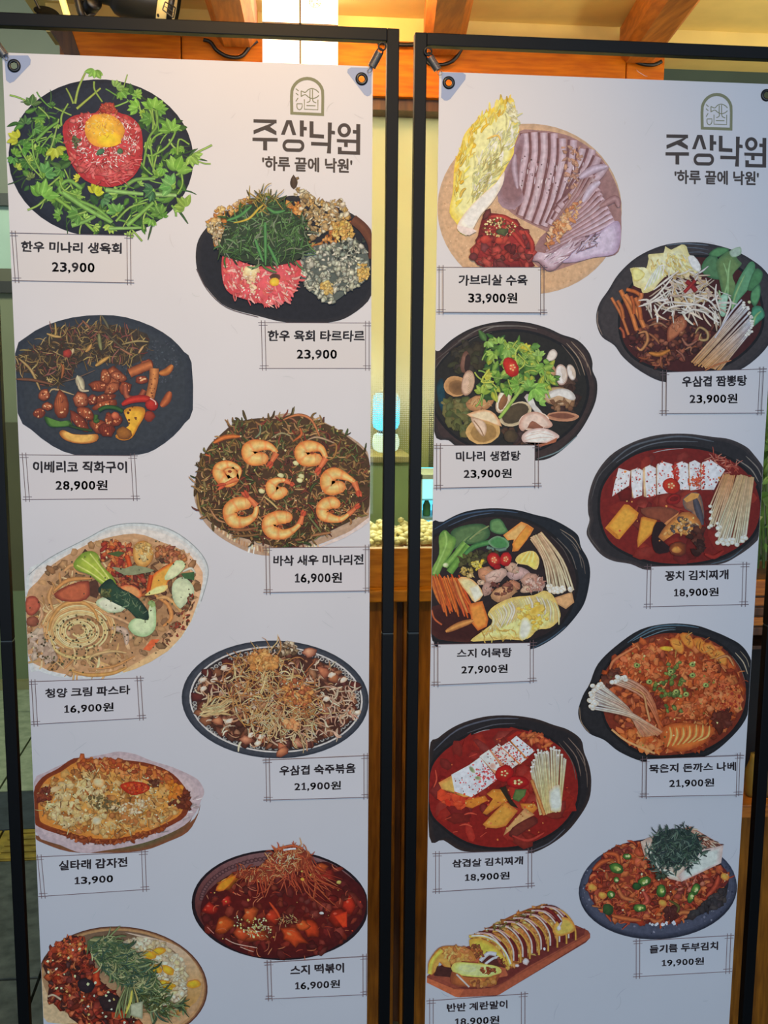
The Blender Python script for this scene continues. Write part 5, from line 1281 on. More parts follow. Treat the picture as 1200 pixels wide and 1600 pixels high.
def dishB2():
    s=1200/280
    d = Dish('R',(920,360),s,32,BR,'printed_dish','black pot of beef soup with bean sprouts, carrot sticks, greens and enoki mushrooms')
    out=[(50,560),(75,480),(130,400),(200,290),(320,180),(480,105),(640,80),(800,88),(960,130),(1080,190),(1180,270),(1260,400),(1280,560),(1240,700),(1150,830),(1000,940),(800,990),(600,1010),(480,1010),(340,940),(230,850),(170,770),(90,715),(55,640)]
    pot(d,out,[(210,640),(230,480),(330,330),(500,220),(700,180),(900,210),(1080,330),(1150,500),(1140,680),(1000,840),(800,930),(560,940),(360,880),(250,780)],(62,56,58),(50,46,50),(70,30,30),arcs=[([(60,540),(58,620),(90,700)],8,(150,130,120)),([(520,100),(640,88),(800,100)],10,(104,116,130)),([(560,130),(680,115),(800,130)],7,(90,100,116)),([(640,150),(740,145),(800,160)],6,(96,106,120))])
    d.g('sliced_beef')
    d.mottle(210,[(260,700),(400,620),(560,580),(700,600),(860,640),(800,760),(660,880),(480,920),(330,860)],14,28,[(110,50,40),(84,34,34),(140,70,50),(64,30,32),(160,90,60)],12,.5)
    for p,w,c in [([(330,690),(380,680),(390,740),(350,800),(320,780)],24,(206,140,90)),([(400,690),(440,720),(470,760)],20,(170,104,70)),([(400,820),(470,830),(540,800)],34,(206,130,60)),([(480,840),(470,900),(420,900)],16,(176,100,70)),([(710,690),(740,650),(790,680),(790,730),(740,730),(750,690)],20,(196,160,110)),
        ([(620,720),(660,770),(720,740)],20,(170,110,90)),([(580,800),(620,830),(640,870)],16,(160,100,84)),([(330,850),(380,860),(400,840)],18,(150,80,50)),([(270,770),(290,780)],16,(190,110,90)),([(390,610),(450,590),(540,605)],16,(160,96,76)),([(400,640),(470,620),(520,650)],16,(170,120,90)),([(640,800),(680,780),(680,810)],14,(180,120,90))]:
        d.stroke(p,w,c,tuple(v*.5 for v in c),taper=1)
    d.poly([(530,650),(580,590),(640,565),(655,640),(600,700),(530,750),(520,700)],(180,110,76),(120,60,44),sm=2); d.mottle(20,ell(590,640,50,60,.5),8,14,[(196,130,96),(150,84,60)],8,.8)
    d.g('cabbage')
    d.poly([(275,255),(330,250),(375,275),(400,190),(400,160),(500,150),(510,105),(550,130),(620,95),(655,110),(670,160),(740,230),(740,280),(640,300),(520,300),(430,400),(360,420),(350,390),(300,370),(290,300)],(236,226,180),(214,200,140),sm=2)
    d.strands(90,[(380,200),(520,150),(640,150),(660,260),(520,270),(400,260)],70,12,[(236,206,130),(240,222,160),(220,190,110),(244,236,200)],.8,1.2,.82,.15,.8)
    for k in range(9): d.stroke([(370+k*15,400-k*12),(420+k*10,300-k*8),(470,240)],7,(206,214,180) if k%2 else (244,244,226))
    d.poly([(660,180),(700,170),(745,230),(740,280),(690,250)],(226,222,220),(206,200,196),sm=2); d.poly([(285,260),(330,255),(375,290),(350,330),(300,340)],(232,222,150),(206,190,110),sm=2)
    d.g('greens')
    def lf(p,c,e,v=None): d.poly(p,c,e,sm=3); 
    lf([(750,260),(780,190),(850,160),(880,300),(870,330),(790,310)],(84,124,84),(64,104,70)); lf([(800,160),(860,115),(940,125),(900,160),(850,180)],(90,140,90),(60,100,66))
    lf([(850,220),(900,160),(950,140),(1000,200),(1020,230),(960,300),(985,380),(960,460),(900,440),(870,330)],(112,136,84),(84,116,74)); lf([(940,140),(1010,110),(1015,160),(960,180)],(176,190,170),(150,170,140))
    lf([(985,360),(1040,260),(1080,210),(1110,230),(1100,330),(1060,400),(1000,470),(960,540),(950,500)],(106,156,114),(80,130,90)); lf([(1110,260),(1160,280),(1150,340),(1100,400),(1060,390)],(80,130,84),(64,104,70)); lf([(1090,400),(1140,360),(1145,440),(1110,510),(1080,470)],(96,150,100),(60,100,70)); lf([(1090,520),(1150,510),(1175,570),(1140,610),(1090,640)],(80,150,116),(60,110,84))
    for p in ([(880,560),(900,450),(930,330),(900,220)],[(930,450),(930,300),(945,200)],[(955,540),(980,430),(1040,300)],[(870,400),(880,480),(890,560)],[(1100,640),(1110,580),(1150,540)]): d.stroke(p,16,(160,190,130),(110,150,96),taper=1)
    lf([(860,500),(880,440),(930,420),(920,500),(910,570),(880,570)],(170,204,180),(130,170,140))
    d.g('carrot_stick')
    for a,b,w,c in [((150,450),(265,700),20,(206,120,70)),((210,400),(320,670),30,(222,130,70)),((240,430),(370,650),32,(226,136,76)),((190,470),(230,590),24,(196,110,60)),((205,650),(235,720),18,(180,90,60)),((250,395),(350,440),26,(206,110,56)),((310,450),(345,600),30,(206,112,60)),((280,440),(300,560),24,(190,96,50)),((330,480),(350,420),30,(220,130,80))]:
        d.g('carrot_stick', True); d.stroke([a,((a[0]+b[0])/2+8,(a[1]+b[1])/2-6),b],w,c,tuple(v*.6 for v in c))
    d.g('bean_sprouts')
    d.mottle(60,[(560,290),(760,290),(820,430),(700,520),(560,480)],14,26,[(222,196,150),(206,170,120)],10,.8)
    rg=[(350,500),(440,400),(540,300),(640,270),(760,300),(850,400),(860,560),(760,560),(640,570),(560,540),(450,540)]
    d.strands(110,rg,130,14,[(232,218,206),(214,196,180),(240,230,220),(206,180,160)],1.1,.6,.72,.12,1.2)
    for p in [[(330,510),(420,480),(540,400)],[(415,550),(400,470),(330,470)],[(440,570),(500,490),(600,480)],[(540,480),(660,490),(760,510),(860,580)],[(760,540),(820,590),(870,620)],[(850,360),(845,440),(880,560)],[(780,320),(790,360)],[(860,480),(960,480)],[(870,410),(950,440)],[(490,560),(560,510),(700,500)],[(430,400),(520,330),(600,270)],[(390,480),(460,430),(560,310)],[(640,560),(700,530),(800,560)],[(700,440),(800,470),(860,540)],[(800,500),(870,590)],[(930,440),(945,500),(880,650)]]:
        d.stroke(p,14,(238,226,216),(196,176,166),taper=1)
    d.stroke([(650,340),(690,375),(715,410)],34,(150,40,40),(110,26,30)); d.stroke([(710,335),(670,380),(635,415)],24,(170,50,46),(116,30,32))
    d.g('enoki_mushroom')
    d.enoki(((680,890),(860,930)),[(1020,470),(1060,540),(1085,600),(1080,660),(1050,710)],34,12,11,(222,220,230),(150,150,170),(216,150,84),30,12)
    d.stroke([(1020,465),(940,560),(840,720)],12,(214,210,216),(160,150,160)); d.stroke([(950,870),(850,900),(770,940)],12,(206,130,80),(130,70,50),taper=1); d.blob(1070,480,12,11,0,(220,216,170),(160,160,120))
    d.done()
def dishB3():
    s=1200/290
    d = Dish('R',(660,490),s,33,BR,'printed_dish','black pot of clear clam soup with green herbs and a red chilli slice')
    out=[(60,280),(110,240),(200,160),(330,90),(500,52),(660,55),(800,90),(900,135),(1000,170),(1070,240),(1098,310),(1100,370),(1128,440),(1125,540),(1090,640),(1020,760),(930,860),(830,930),(730,950),(560,930),(400,900),(230,860),(170,820),(70,760)]
    pot(d,out,[(70,420),(150,290),(280,190),(450,130),(640,120),(820,170),(960,260),(1040,380),(1060,520),(1000,680),(880,800),(720,880),(560,890),(380,870),(220,790),(110,670),(70,560)],(58,46,46),(40,36,38),(38,36,34),
        arcs=[([(230,180),(400,90),(620,80),(740,100)],10,(110,104,100)),([(370,130),(460,85),(600,80)],9,(130,128,126)),([(930,190),(1010,290),(1050,400)],8,(170,150,130)),([(960,180),(1040,270),(1070,350)],8,(160,140,120)),([(900,200),(980,300),(1020,400)],6,(120,104,92)),([(1010,250),(1070,330),(1090,400)],7,(140,120,106)),([(740,940),(880,890),(1000,790)],10,(120,150,160)),([(240,230),(330,160),(450,120)],5,(90,84,80)),([(80,360),(120,300),(170,250)],8,(84,80,78)),([(85,300),(240,180),(330,130)],6,(90,86,84))])
    d.poly([(90,470),(130,420),(150,560),(140,640),(110,600)],(24,60,76),(20,44,58),sm=3)
    d.mottle(60,[(150,300),(260,200),(400,200),(380,340),(250,380)],22,44,[(54,50,36),(60,60,40),(44,40,34)],6,.85)
    d.mottle(70,[(140,560),(280,560),(330,720),(260,790),(170,700)],22,44,[(96,100,56),(80,90,50),(70,76,44),(110,104,60)],8,.85)
    d.mottle(50,[(800,400),(980,420),(1000,620),(860,720),(700,700),(500,760),(560,860),(900,700)],22,46,[(60,40,34),(50,36,34),(80,56,44)],6,.85)
    d.g('clam')
    d.blob(275,315,30,72,.15,(130,96,84),(96,64,54),.05,16); d.blob(290,320,20,60,.15,(50,36,34))
    d.g('clam',True); d.blob(215,470,78,66,.2,(150,112,72),(196,150,104),.03,20,0,0); d.blob(225,478,58,48,.2,(110,80,52),(140,104,68),.03,16,0,0); d.clam(290,448,84,46,1.75,(206,176,156),(150,116,100))
    d.g('clam',True); d.blob(370,580,90,52,-.2,(206,160,110),(150,106,72),.06,18); d.strands(24,ell(370,580,70,36),40,6,[(226,186,136),(176,124,84)],1)
    d.g('clam',True); d.blob(390,760,110,84,-.1,(170,136,84),(206,168,110),.03,22,0,0); d.blob(395,770,84,60,0,(150,120,76),(160,126,76),.05,16)
    d.g('clam',True); d.poly([(285,650),(400,620),(470,650),(512,730),(430,700),(350,680)],(236,206,176),(206,160,120),sm=2); d.poly([(310,670),(390,690),(415,740),(395,795),(350,750)],(222,196,176),(176,146,120),sm=3); d.stroke([(330,690),(370,740),(395,790)],8,(150,120,96))
    d.clam(520,560,88,50,1.9,(232,222,206),(170,146,120)); d.blob(520,570,54,24,1.9,(150,104,70),(120,80,56))
    d.g('clam',True); d.blob(600,650,110,70,-.5,(90,80,60),(206,190,160),.03,24,0,0); d.blob(598,645,92,56,-.5,(84,72,54),(70,60,46),.04,18)
    d.g('clam',True); d.poly([(655,540),(700,520),(730,590),(790,660),(780,700),(720,630)],(206,206,206),(170,160,160),sm=2)
    d.g('clam',True); d.poly([(800,290),(820,245),(850,230),(872,260),(850,300),(790,320)],(220,212,206),(170,156,150),sm=3)
    d.g('clam',True); d.blob(830,370,50,34,1.1,(206,166,130),(150,110,80),.05,14); d.clam(895,395,68,44,1.5,(226,220,222),(180,150,144)); d.clam(960,380,54,30,1.3,(222,216,216),(150,136,130))
    d.clam(880,540,110,66,.1,(190,160,130),(140,110,84)); d.poly([(800,530),(830,500),(900,484),(960,500),(990,545),(960,560),(880,530),(820,550)],(220,220,222),(180,176,176),sm=3)
    d.mottle(20,ell(900,590,80,36,0),12,22,[(120,84,60),(150,110,80)],8,.8)
    d.g('clam',True); d.blob(905,665,104,32,.03,(150,100,76),(190,140,112),.04,20); d.blob(900,660,80,18,.03,(120,76,60))
    d.clam(720,700,100,66,-.1,(196,160,140),(226,206,196)); d.blob(735,715,70,34,0,(150,100,80),(120,76,60)); d.poly([(620,720),(660,650),(740,635),(800,670),(840,720),(790,740),(700,690),(650,760)],(222,200,190),(190,150,136),sm=3)
    d.g('clam',True); d.poly([(640,790),(690,750),(780,740),(850,765),(882,800),(800,835),(700,840),(650,830)],(232,222,224),(196,170,166),sm=3)
    for q in ([(660,800),(760,770),(870,800)],[(660,820),(760,800),(860,805)],[(700,770),(790,755)]): d.stroke(q,5,(206,186,180),sm=2)
    d.poly([(650,830),(720,850),(800,835),(870,800),(860,830),(760,860)],(160,96,70),sm=1)
    d.blob(570,790,50,40,0,(84,70,50),(60,50,40))
    d.g('herbs')
    rg=[(400,180),(500,170),(620,200),(700,210),(780,260),(800,340),(850,440),(760,480),(640,480),(560,480),(470,500),(360,540),(380,440),(420,320)]
    d.scat(90,rg,lambda x,y:d.leaf(x,y,d.rng.uniform(50,100),d.rng.uniform(12,24),d.rng.uniform(0,6.28),d.pick([(70,110,50),(50,84,44),(90,130,56)]),(36,60,32)))
    d.scat(90,rg,lambda x,y:d.leaf(x,y,d.rng.uniform(40,90),d.rng.uniform(14,24),d.rng.uniform(0,6.28),d.pick([(150,180,80),(120,160,70),(170,196,96),(96,140,64),(180,186,70)]),(76,116,46)))
    d.scat(44,rg,lambda x,y:d.noodle(x,y,110,d.rng.uniform(0,6.28),d.rng.uniform(-2,2),11,d.pick([(150,180,90),(180,190,80)]),(80,116,56),.1,0))
    for x,y,r,c in [(430,190,40,(140,180,90)),(490,180,36,(150,190,90)),(560,250,48,(140,184,90)),(660,220,36,(200,190,60)),(450,270,40,(150,190,80)),(740,500,66,(130,184,80)),(760,560,44,(140,190,96)),(690,460,44,(130,180,84)),(600,460,44,(120,176,70)),(550,500,36,(110,160,60)),(380,500,44,(150,180,70)),(420,400,34,(190,190,76)),(750,260,36,(150,190,100)),(760,360,34,(130,180,76)),(830,420,30,(150,190,80))]:
        d.cress(x,y,r,c,tuple(v*.65 for v in c),d.rng.uniform(0,6))
    d.stroke([(495,675),(560,590),(640,480)],22,(166,196,96),(110,150,70)); d.stroke([(395,410),(430,360),(380,440),(460,440)],12,(206,206,90),(130,150,60)); d.stroke([(610,340),(600,250),(650,200),(700,250)],11,(170,190,90))
    d.g('chilli_slice'); d.blob(570,345,46,68,-.45,(206,50,36),(150,26,26),.04,20); d.blob(580,348,24,32,-.45,(226,110,80),(170,50,40)); 
    for q in range(5): d.blob(580+14*math.cos(q*1.3),348+18*math.sin(q*1.3),7,5,0,(250,216,150),(220,150,96))
    d.done()
def tofu(d, p, c=(226,226,230), side=None, sidec=(214,160,110), n=16, red=(176,60,60)):
    d.g('tofu_slice', True)
    if side: d.poly(side, sidec, tuple(v*.8 for v in sidec))
    d.poly(p, c, mix(c,(206,190,190),.5), inset=.9); d.specks(n, p, 6, [red,(200,90,80),(150,70,70)])
    d.specks(max(3,n//4), p, 5, [(70,60,60)])
def dishB4():
    d = Dish('R',(900,660),4,34,BR,'printed_dish','black pot of red stew with a row of tofu slices, fish and enoki mushrooms on the right')
    out=[(75,560),(78,460),(120,330),(210,210),(340,130),(500,80),(680,70),(850,90),(960,105),(1060,150),(1110,200),(1170,280),(1220,380),(1240,520),(1200,650),(1110,760),(1000,840),(900,885),(700,905),(560,910),(440,922),(340,885),(230,865),(150,820),(80,730),(66,680),(84,610)]
    pot(d,out,[(150,540),(170,400),(270,270),(420,185),(620,160),(820,180),(1000,260),(1110,380),(1150,540),(1100,700),(960,810),(780,870),(560,880),(380,840),(230,760),(170,660)],(42,40,44),(60,54,56),(112,30,26),
        arcs=[([(210,260),(350,150),(560,95),(700,90),(860,120)],14,(92,100,112)),([(250,250),(400,160),(560,120),(760,120)],9,(100,108,120)),([(480,190),(560,172),(670,162)],5,(190,190,196)),([(1000,230),(1090,290),(1140,370)],9,(150,140,130)),([(1060,210),(1130,280),(1160,340)],9,(140,130,122)),([(840,885),(960,850),(1040,790)],9,(84,104,120)),([(90,600),(80,700),(150,800)],8,(90,86,84)),([(95,480),(140,340),(230,240)],8,(80,80,84))])
    s=[(170,500),(300,280),(600,180),(900,240),(1100,420),(1100,640),(900,820),(560,860),(300,780)]
    d.mottle(60,s,40,80,[(124,34,28),(104,28,26),(140,44,34)],6,.92)
    d.strands(40,[(840,190),(1010,280),(980,320),(860,240)],60,8,[(176,76,60),(206,130,110)],1,.5,.7)
    d.g('tofu_slice')
    T_=[([(265,285),(340,305),(330,395),(225,462),(240,380)],None),([(345,300),(385,283),(418,300),(412,455),(360,475),(345,400)],[(340,300),(360,290),(365,470),(350,470)]),([(430,280),(460,265),(498,285),(498,455),(440,468),(432,400)],[(415,290),(435,275),(440,468),(422,462)]),
        ([(505,260),(545,245),(600,260),(610,350),(560,380),(575,440),(505,452)],[(500,270),(520,255),(525,450),(502,448)]),([(622,260),(660,242),(698,258),(705,420),(650,420),(625,350)],[(612,270),(630,255),(640,360),(620,350)]),([(705,250),(740,235),(775,255),(775,415),(712,425)],[(700,260),(712,250),(722,420),(708,420)]),([(785,250),(835,230),(930,295),(900,340),(860,420),(780,420)],[(776,260),(795,250),(795,415),(778,415)])]
    for p,sd in T_: tofu(d,p,(222,226,232),sd,(226,190,150),18,(196,70,60))
    d.specks(50,[(600,270),(640,260),(640,360),(600,350)],7,[(190,60,50)]); d.specks(60,[(770,260),(800,260),(800,420),(740,380)],7,[(200,80,60),(176,56,46)]); d.specks(40,[(700,340),(770,340),(770,400),(700,400)],7,[(196,90,56)])
    d.g('chilli_slice'); d.chili(592,395,56,48,.3,(200,60,34),(150,34,26),(222,110,70)); d.blob(610,480,50,34,-.2,(170,40,34),(110,24,26)); d.blob(608,478,30,16,-.2,(110,26,24)); d.strands(14,ell(660,600,80,30),20,4,[(200,80,60)],1)
    d.g('yellow_radish')
    d.poly([(180,660),(300,512),(330,515),(390,565),(380,600),(270,730),(250,725)],(226,160,64),(196,126,44),sm=1); d.poly([(180,660),(250,725),(270,730),(255,700),(200,655)],(190,120,44)); d.g('yellow_radish', True); d.poly([(405,595),(420,588),(505,610),(490,680),(385,782),(380,740)],(222,156,60),(180,110,44),sm=1)
    d.g('fish_chunk')
    d.poly([(400,540),(520,525),(640,555),(560,640),(520,610),(440,590)],(130,70,50),(110,60,46),sm=2); d.poly([(560,620),(640,560),(630,590),(560,645),(540,640)],(196,130,80))
    d.g('fish_chunk', True); d.poly([(665,480),(720,438),(770,445),(790,500),(800,600),(760,620),(720,560),(680,540)],(150,110,84),(96,84,84),sm=2); d.stroke([(740,470),(760,540),(790,640)],44,(84,84,96),(60,56,64),taper=1); d.poly([(670,480),(720,440),(770,445),(760,470),(690,500)],(206,150,80),sm=1)
    d.g('fish_chunk', True); d.poly([(505,715),(560,640),(660,560),(740,575),(782,640),(770,680),(700,710),(620,690),(540,745)],(206,140,70),(150,90,50),sm=2)
    d.g('bits')
    d.mottle(50,[(540,700),(660,580),(770,630),(740,690),(600,700)],9,20,[(222,166,90),(110,84,70),(84,76,84),(226,190,140)],10,.7)
    d.poly([(470,700),(500,620),(560,640),(510,715),(600,790),(520,820),(480,790)],(40,24,26),sm=2); d.mottle(30,[(700,700),(800,640),(800,820),(720,820)],18,30,[(54,28,26),(84,40,30)],6,.8)
    d.blob(635,790,56,46,0,(150,84,40),(84,34,28)); d.blob(625,795,30,22,0,(214,160,80),(160,96,50)); d.stroke([(800,820),(860,840),(920,800)],26,(150,44,34),(120,34,30),taper=1)
    d.specks(24,s,8,[(220,140,70),(190,80,60),(230,190,110)])
    d.g('enoki_mushroom')
    d.enoki(((920,320),(990,330)),[(835,520),(850,600),(840,660),(890,640),(930,690)],14,11,13,(232,214,190),(170,140,110),(206,140,90),12,14)
    d.enoki(((1010,325),(1100,345)),[(880,640),(890,735),(930,740),(980,750),(1020,745),(1075,690)],27,14,17,(238,228,206),(176,156,130),(206,170,120),14,18)
    d.done()
def dishB5():
    s=1200/280
    d = Dish('R',(660,780),s,35,BR,'printed_dish','black pot with fish cake, carrots, greens, cabbage and long enoki stems')
    out=[(50,210),(140,150),(280,85),(450,60),(620,70),(760,105),(860,130),(960,180),(1040,240),(1062,320),(1110,410),(1122,520),(1090,680),(1030,780),(940,880),(830,960),(720,1005),(560,1000),(400,990),(200,985),(60,920)]
    pot(d,out,[(60,330),(160,220),(330,140),(520,120),(720,160),(880,260),(990,400),(1030,560),(980,740),(860,880),(680,950),(420,960),(200,940),(60,880)],(30,34,42),(24,28,36),(40,32,34),
        arcs=[([(80,200),(250,110),(470,75),(640,90)],12,(60,84,116)),([(170,180),(330,115),(480,90)],8,(70,90,120)),([(900,260),(990,360),(1030,470)],8,(110,104,100)),([(930,220),(1030,320),(1070,460)],8,(120,114,108)),([(920,200),(1010,260),(1060,340)],7,(150,136,120)),([(1000,300),(1070,400),(1090,500)],6,(110,100,94)),([(730,1000),(860,930),(960,850)],10,(70,96,120)),([(860,250),(940,330),(990,430)],5,(96,90,88))])
    d.poly([(60,720),(300,700),(440,860),(400,950),(180,950),(60,900)],(56,26,24),(66,34,30),sm=2)
    d.g('greens')
    d.poly([(190,220),(280,175),(400,165),(450,210),(440,260),(360,300),(240,300),(200,340)],(84,116,76),(50,84,56),sm=3)
    for q in range(14): d.stroke([(220+q*8,340-q*6),(280+q*9,270-q*5),(380+q*5,230-q*4)],8,d.pick([(130,150,100),(96,130,84),(60,90,60)]))
    d.poly([(450,180),(460,140),(520,132),(560,190),(570,220),(520,235),(460,215)],(96,140,90),(56,96,64),sm=3)
    d.poly([(110,250),(150,205),(190,240),(225,270),(200,350),(140,440),(100,520),(60,510),(60,470),(110,370)],(120,160,80),(84,130,60),sm=3); d.stroke([(150,215),(160,300),(110,420),(75,500)],20,(150,190,110),(110,156,76))
    d.stroke([(285,290),(230,360),(150,450)],40,(130,176,90),(76,124,56)); d.stroke([(310,310),(260,380),(180,490)],48,(110,160,76),(70,116,50)); d.blob(155,440,20,16,0,(206,216,190),(130,170,100))
    d.stroke([(280,380),(340,320),(440,290),(540,270),(570,300)],34,(80,140,80),(44,90,56)); d.poly([(440,280),(500,245),(560,270),(580,310),(540,340),(470,320)],(70,130,80),(110,150,120),sm=3); d.stroke([(430,320),(500,340),(560,330)],24,(110,140,130),(60,84,80))
    d.mottle(60,[(250,380),(420,330),(580,350),(420,400),(380,470),(280,470)],14,26,[(60,60,34),(80,84,44),(44,44,30)],6,.8)
    d.g('carrot_strips')
    for k in range(34):
        t=k/33; x=50+t*190+d.rng.uniform(-12,12); y=500+d.rng.uniform(0,40); c=d.pick([(226,116,50),(214,96,40),(236,136,70),(196,84,40)])
        d.stroke([(x,y),(x+40,y+110),(x+70+t*20,y+200+d.rng.uniform(-30,60))],22,c,tuple(v*.62 for v in c),taper=1)
    d.stroke([(60,740),(80,800),(130,840)],14,(190,100,60),(100,50,34))
    d.g('fish_cake')
    d.poly([(540,240),(660,150),(700,165),(745,195),(720,240),(640,340),(600,350),(610,270),(570,275)],(226,176,110),(214,140,70),sm=1); d.poly([(600,300),(650,230),(700,170),(740,195),(700,270),(640,345),(610,350)],(222,150,64),(190,116,50),sm=1)
    d.poly([(310,700),(400,680),(440,800),(430,850),(370,880),(330,830)],(222,140,64),(180,100,44),sm=1); d.stroke([(155,885),(250,840),(340,810)],44,(222,150,84),(130,76,44),taper=1); d.poly([(880,660),(1000,620),(1016,690),(960,735),(900,700)],(206,166,120),(176,136,96),sm=1)
    d.poly([(235,535),(300,520),(370,570),(405,640),(350,690),(310,640)],(236,206,160),(206,166,110),sm=2); d.poly([(310,590),(370,570),(405,640),(350,690)],(240,226,206),(220,196,170),sm=1)
    d.mottle(22,[(260,460),(330,470),(330,520),(270,510)],10,20,[(220,200,130),(190,170,90)]); d.mottle(30,[(330,430),(400,410),(420,460),(360,480)],9,16,[(236,210,70),(206,190,60),(220,220,120)])
    d.g('sliced_pork')
    for x,y,a,b,r,c in [(430,500,60,54,.5,(206,150,116)),(490,510,80,44,-.3,(222,190,180)),(640,495,76,44,0,(206,176,176)),(600,460,50,34,.4,(214,180,160)),(720,540,60,50,0,(206,166,150)),(600,580,50,40,0,(200,140,110)),(540,630,90,50,-.4,(206,160,120)),(430,600,34,50,.2,(196,160,150)),(760,580,60,40,0,(222,190,180)),(700,600,50,26,-.3,(222,190,166)),(390,555,26,18,0,(236,206,180))]:
        d.blob(x,y,a,b,r,c,tuple(v*.68 for v in c),.14,14); d.strands(7,ell(x,y,a*.7,b*.6,r,10),a*.8,7,[tuple(min(250,v+18) for v in c),tuple(v*.8 for v in c)],1.5)
    d.mottle(24,[(440,560),(640,560),(640,600),(470,660)],10,20,[(96,56,50),(130,80,64)],6,.8); d.mottle(50,[(690,540),(820,520),(800,600),(700,620)],8,16,[(226,196,190),(190,140,126)],8,.7)
    d.g('cabbage')
    cb=[(435,770),(480,710),(600,655),(740,640),(810,610),(870,640),(915,740),(915,800),(850,860),(770,870),(720,920),(660,940),(560,935),(420,945),(320,945),(400,880),(470,820)]
    d.poly(cb,(226,214,150),(206,186,110),sm=3)
    d.poly([(620,400),(660,360),(740,345),(780,400),(760,470),(700,440),(640,430)],(232,206,110),(206,190,120),sm=3)
    for q in range(7): d.stroke([(640+q*18,420),(670+q*14,380),(700+q*8,350)],7,(240,222,150) if q%2 else (214,190,100))
    for k in range(26):
        t=k/25; x=450+t*430; y=760-140*math.sin(t*2.2)+t*40
        d.stroke([(x,y),(x+26,y+60),(x+30-60*(1-t),y+150)],d.rng.uniform(12,24),d.pick([(236,232,214),(222,216,180),(206,190,130),(240,226,170)]),(176,160,110),taper=1)
    d.mottle(60,[(640,720),(760,690),(860,780),(760,860),(700,900),(640,820)],14,26,[(236,206,90),(222,190,80),(240,222,130)],8,.8)
    d.strands(40,[(380,880),(560,840),(660,930),(420,940)],60,8,[(236,206,120),(200,170,90)],1,-.3,.75)
    d.poly([(660,800),(700,790),(730,850),(700,920),(660,940),(640,900)],(232,232,206),(206,200,150),sm=2); d.blob(760,740,60,26,-.5,(236,176,70),(220,190,100))
    d.g('chilli_slice'); d.chili(478,405,44,54,-.5,(190,36,36),(130,20,26)); d.chili(556,400,40,48,.2,(196,40,40),(136,22,26)); d.blob(500,450,26,20,0,(150,24,30),(110,16,22))
    d.g('enoki_mushroom')
    d.enoki(((720,260),(800,220)),[(830,575),(865,600),(905,605),(945,600),(1000,600)],26,14,18,(236,216,190),(166,136,110),(226,190,150),16,16,(26,-10))
    d.done()
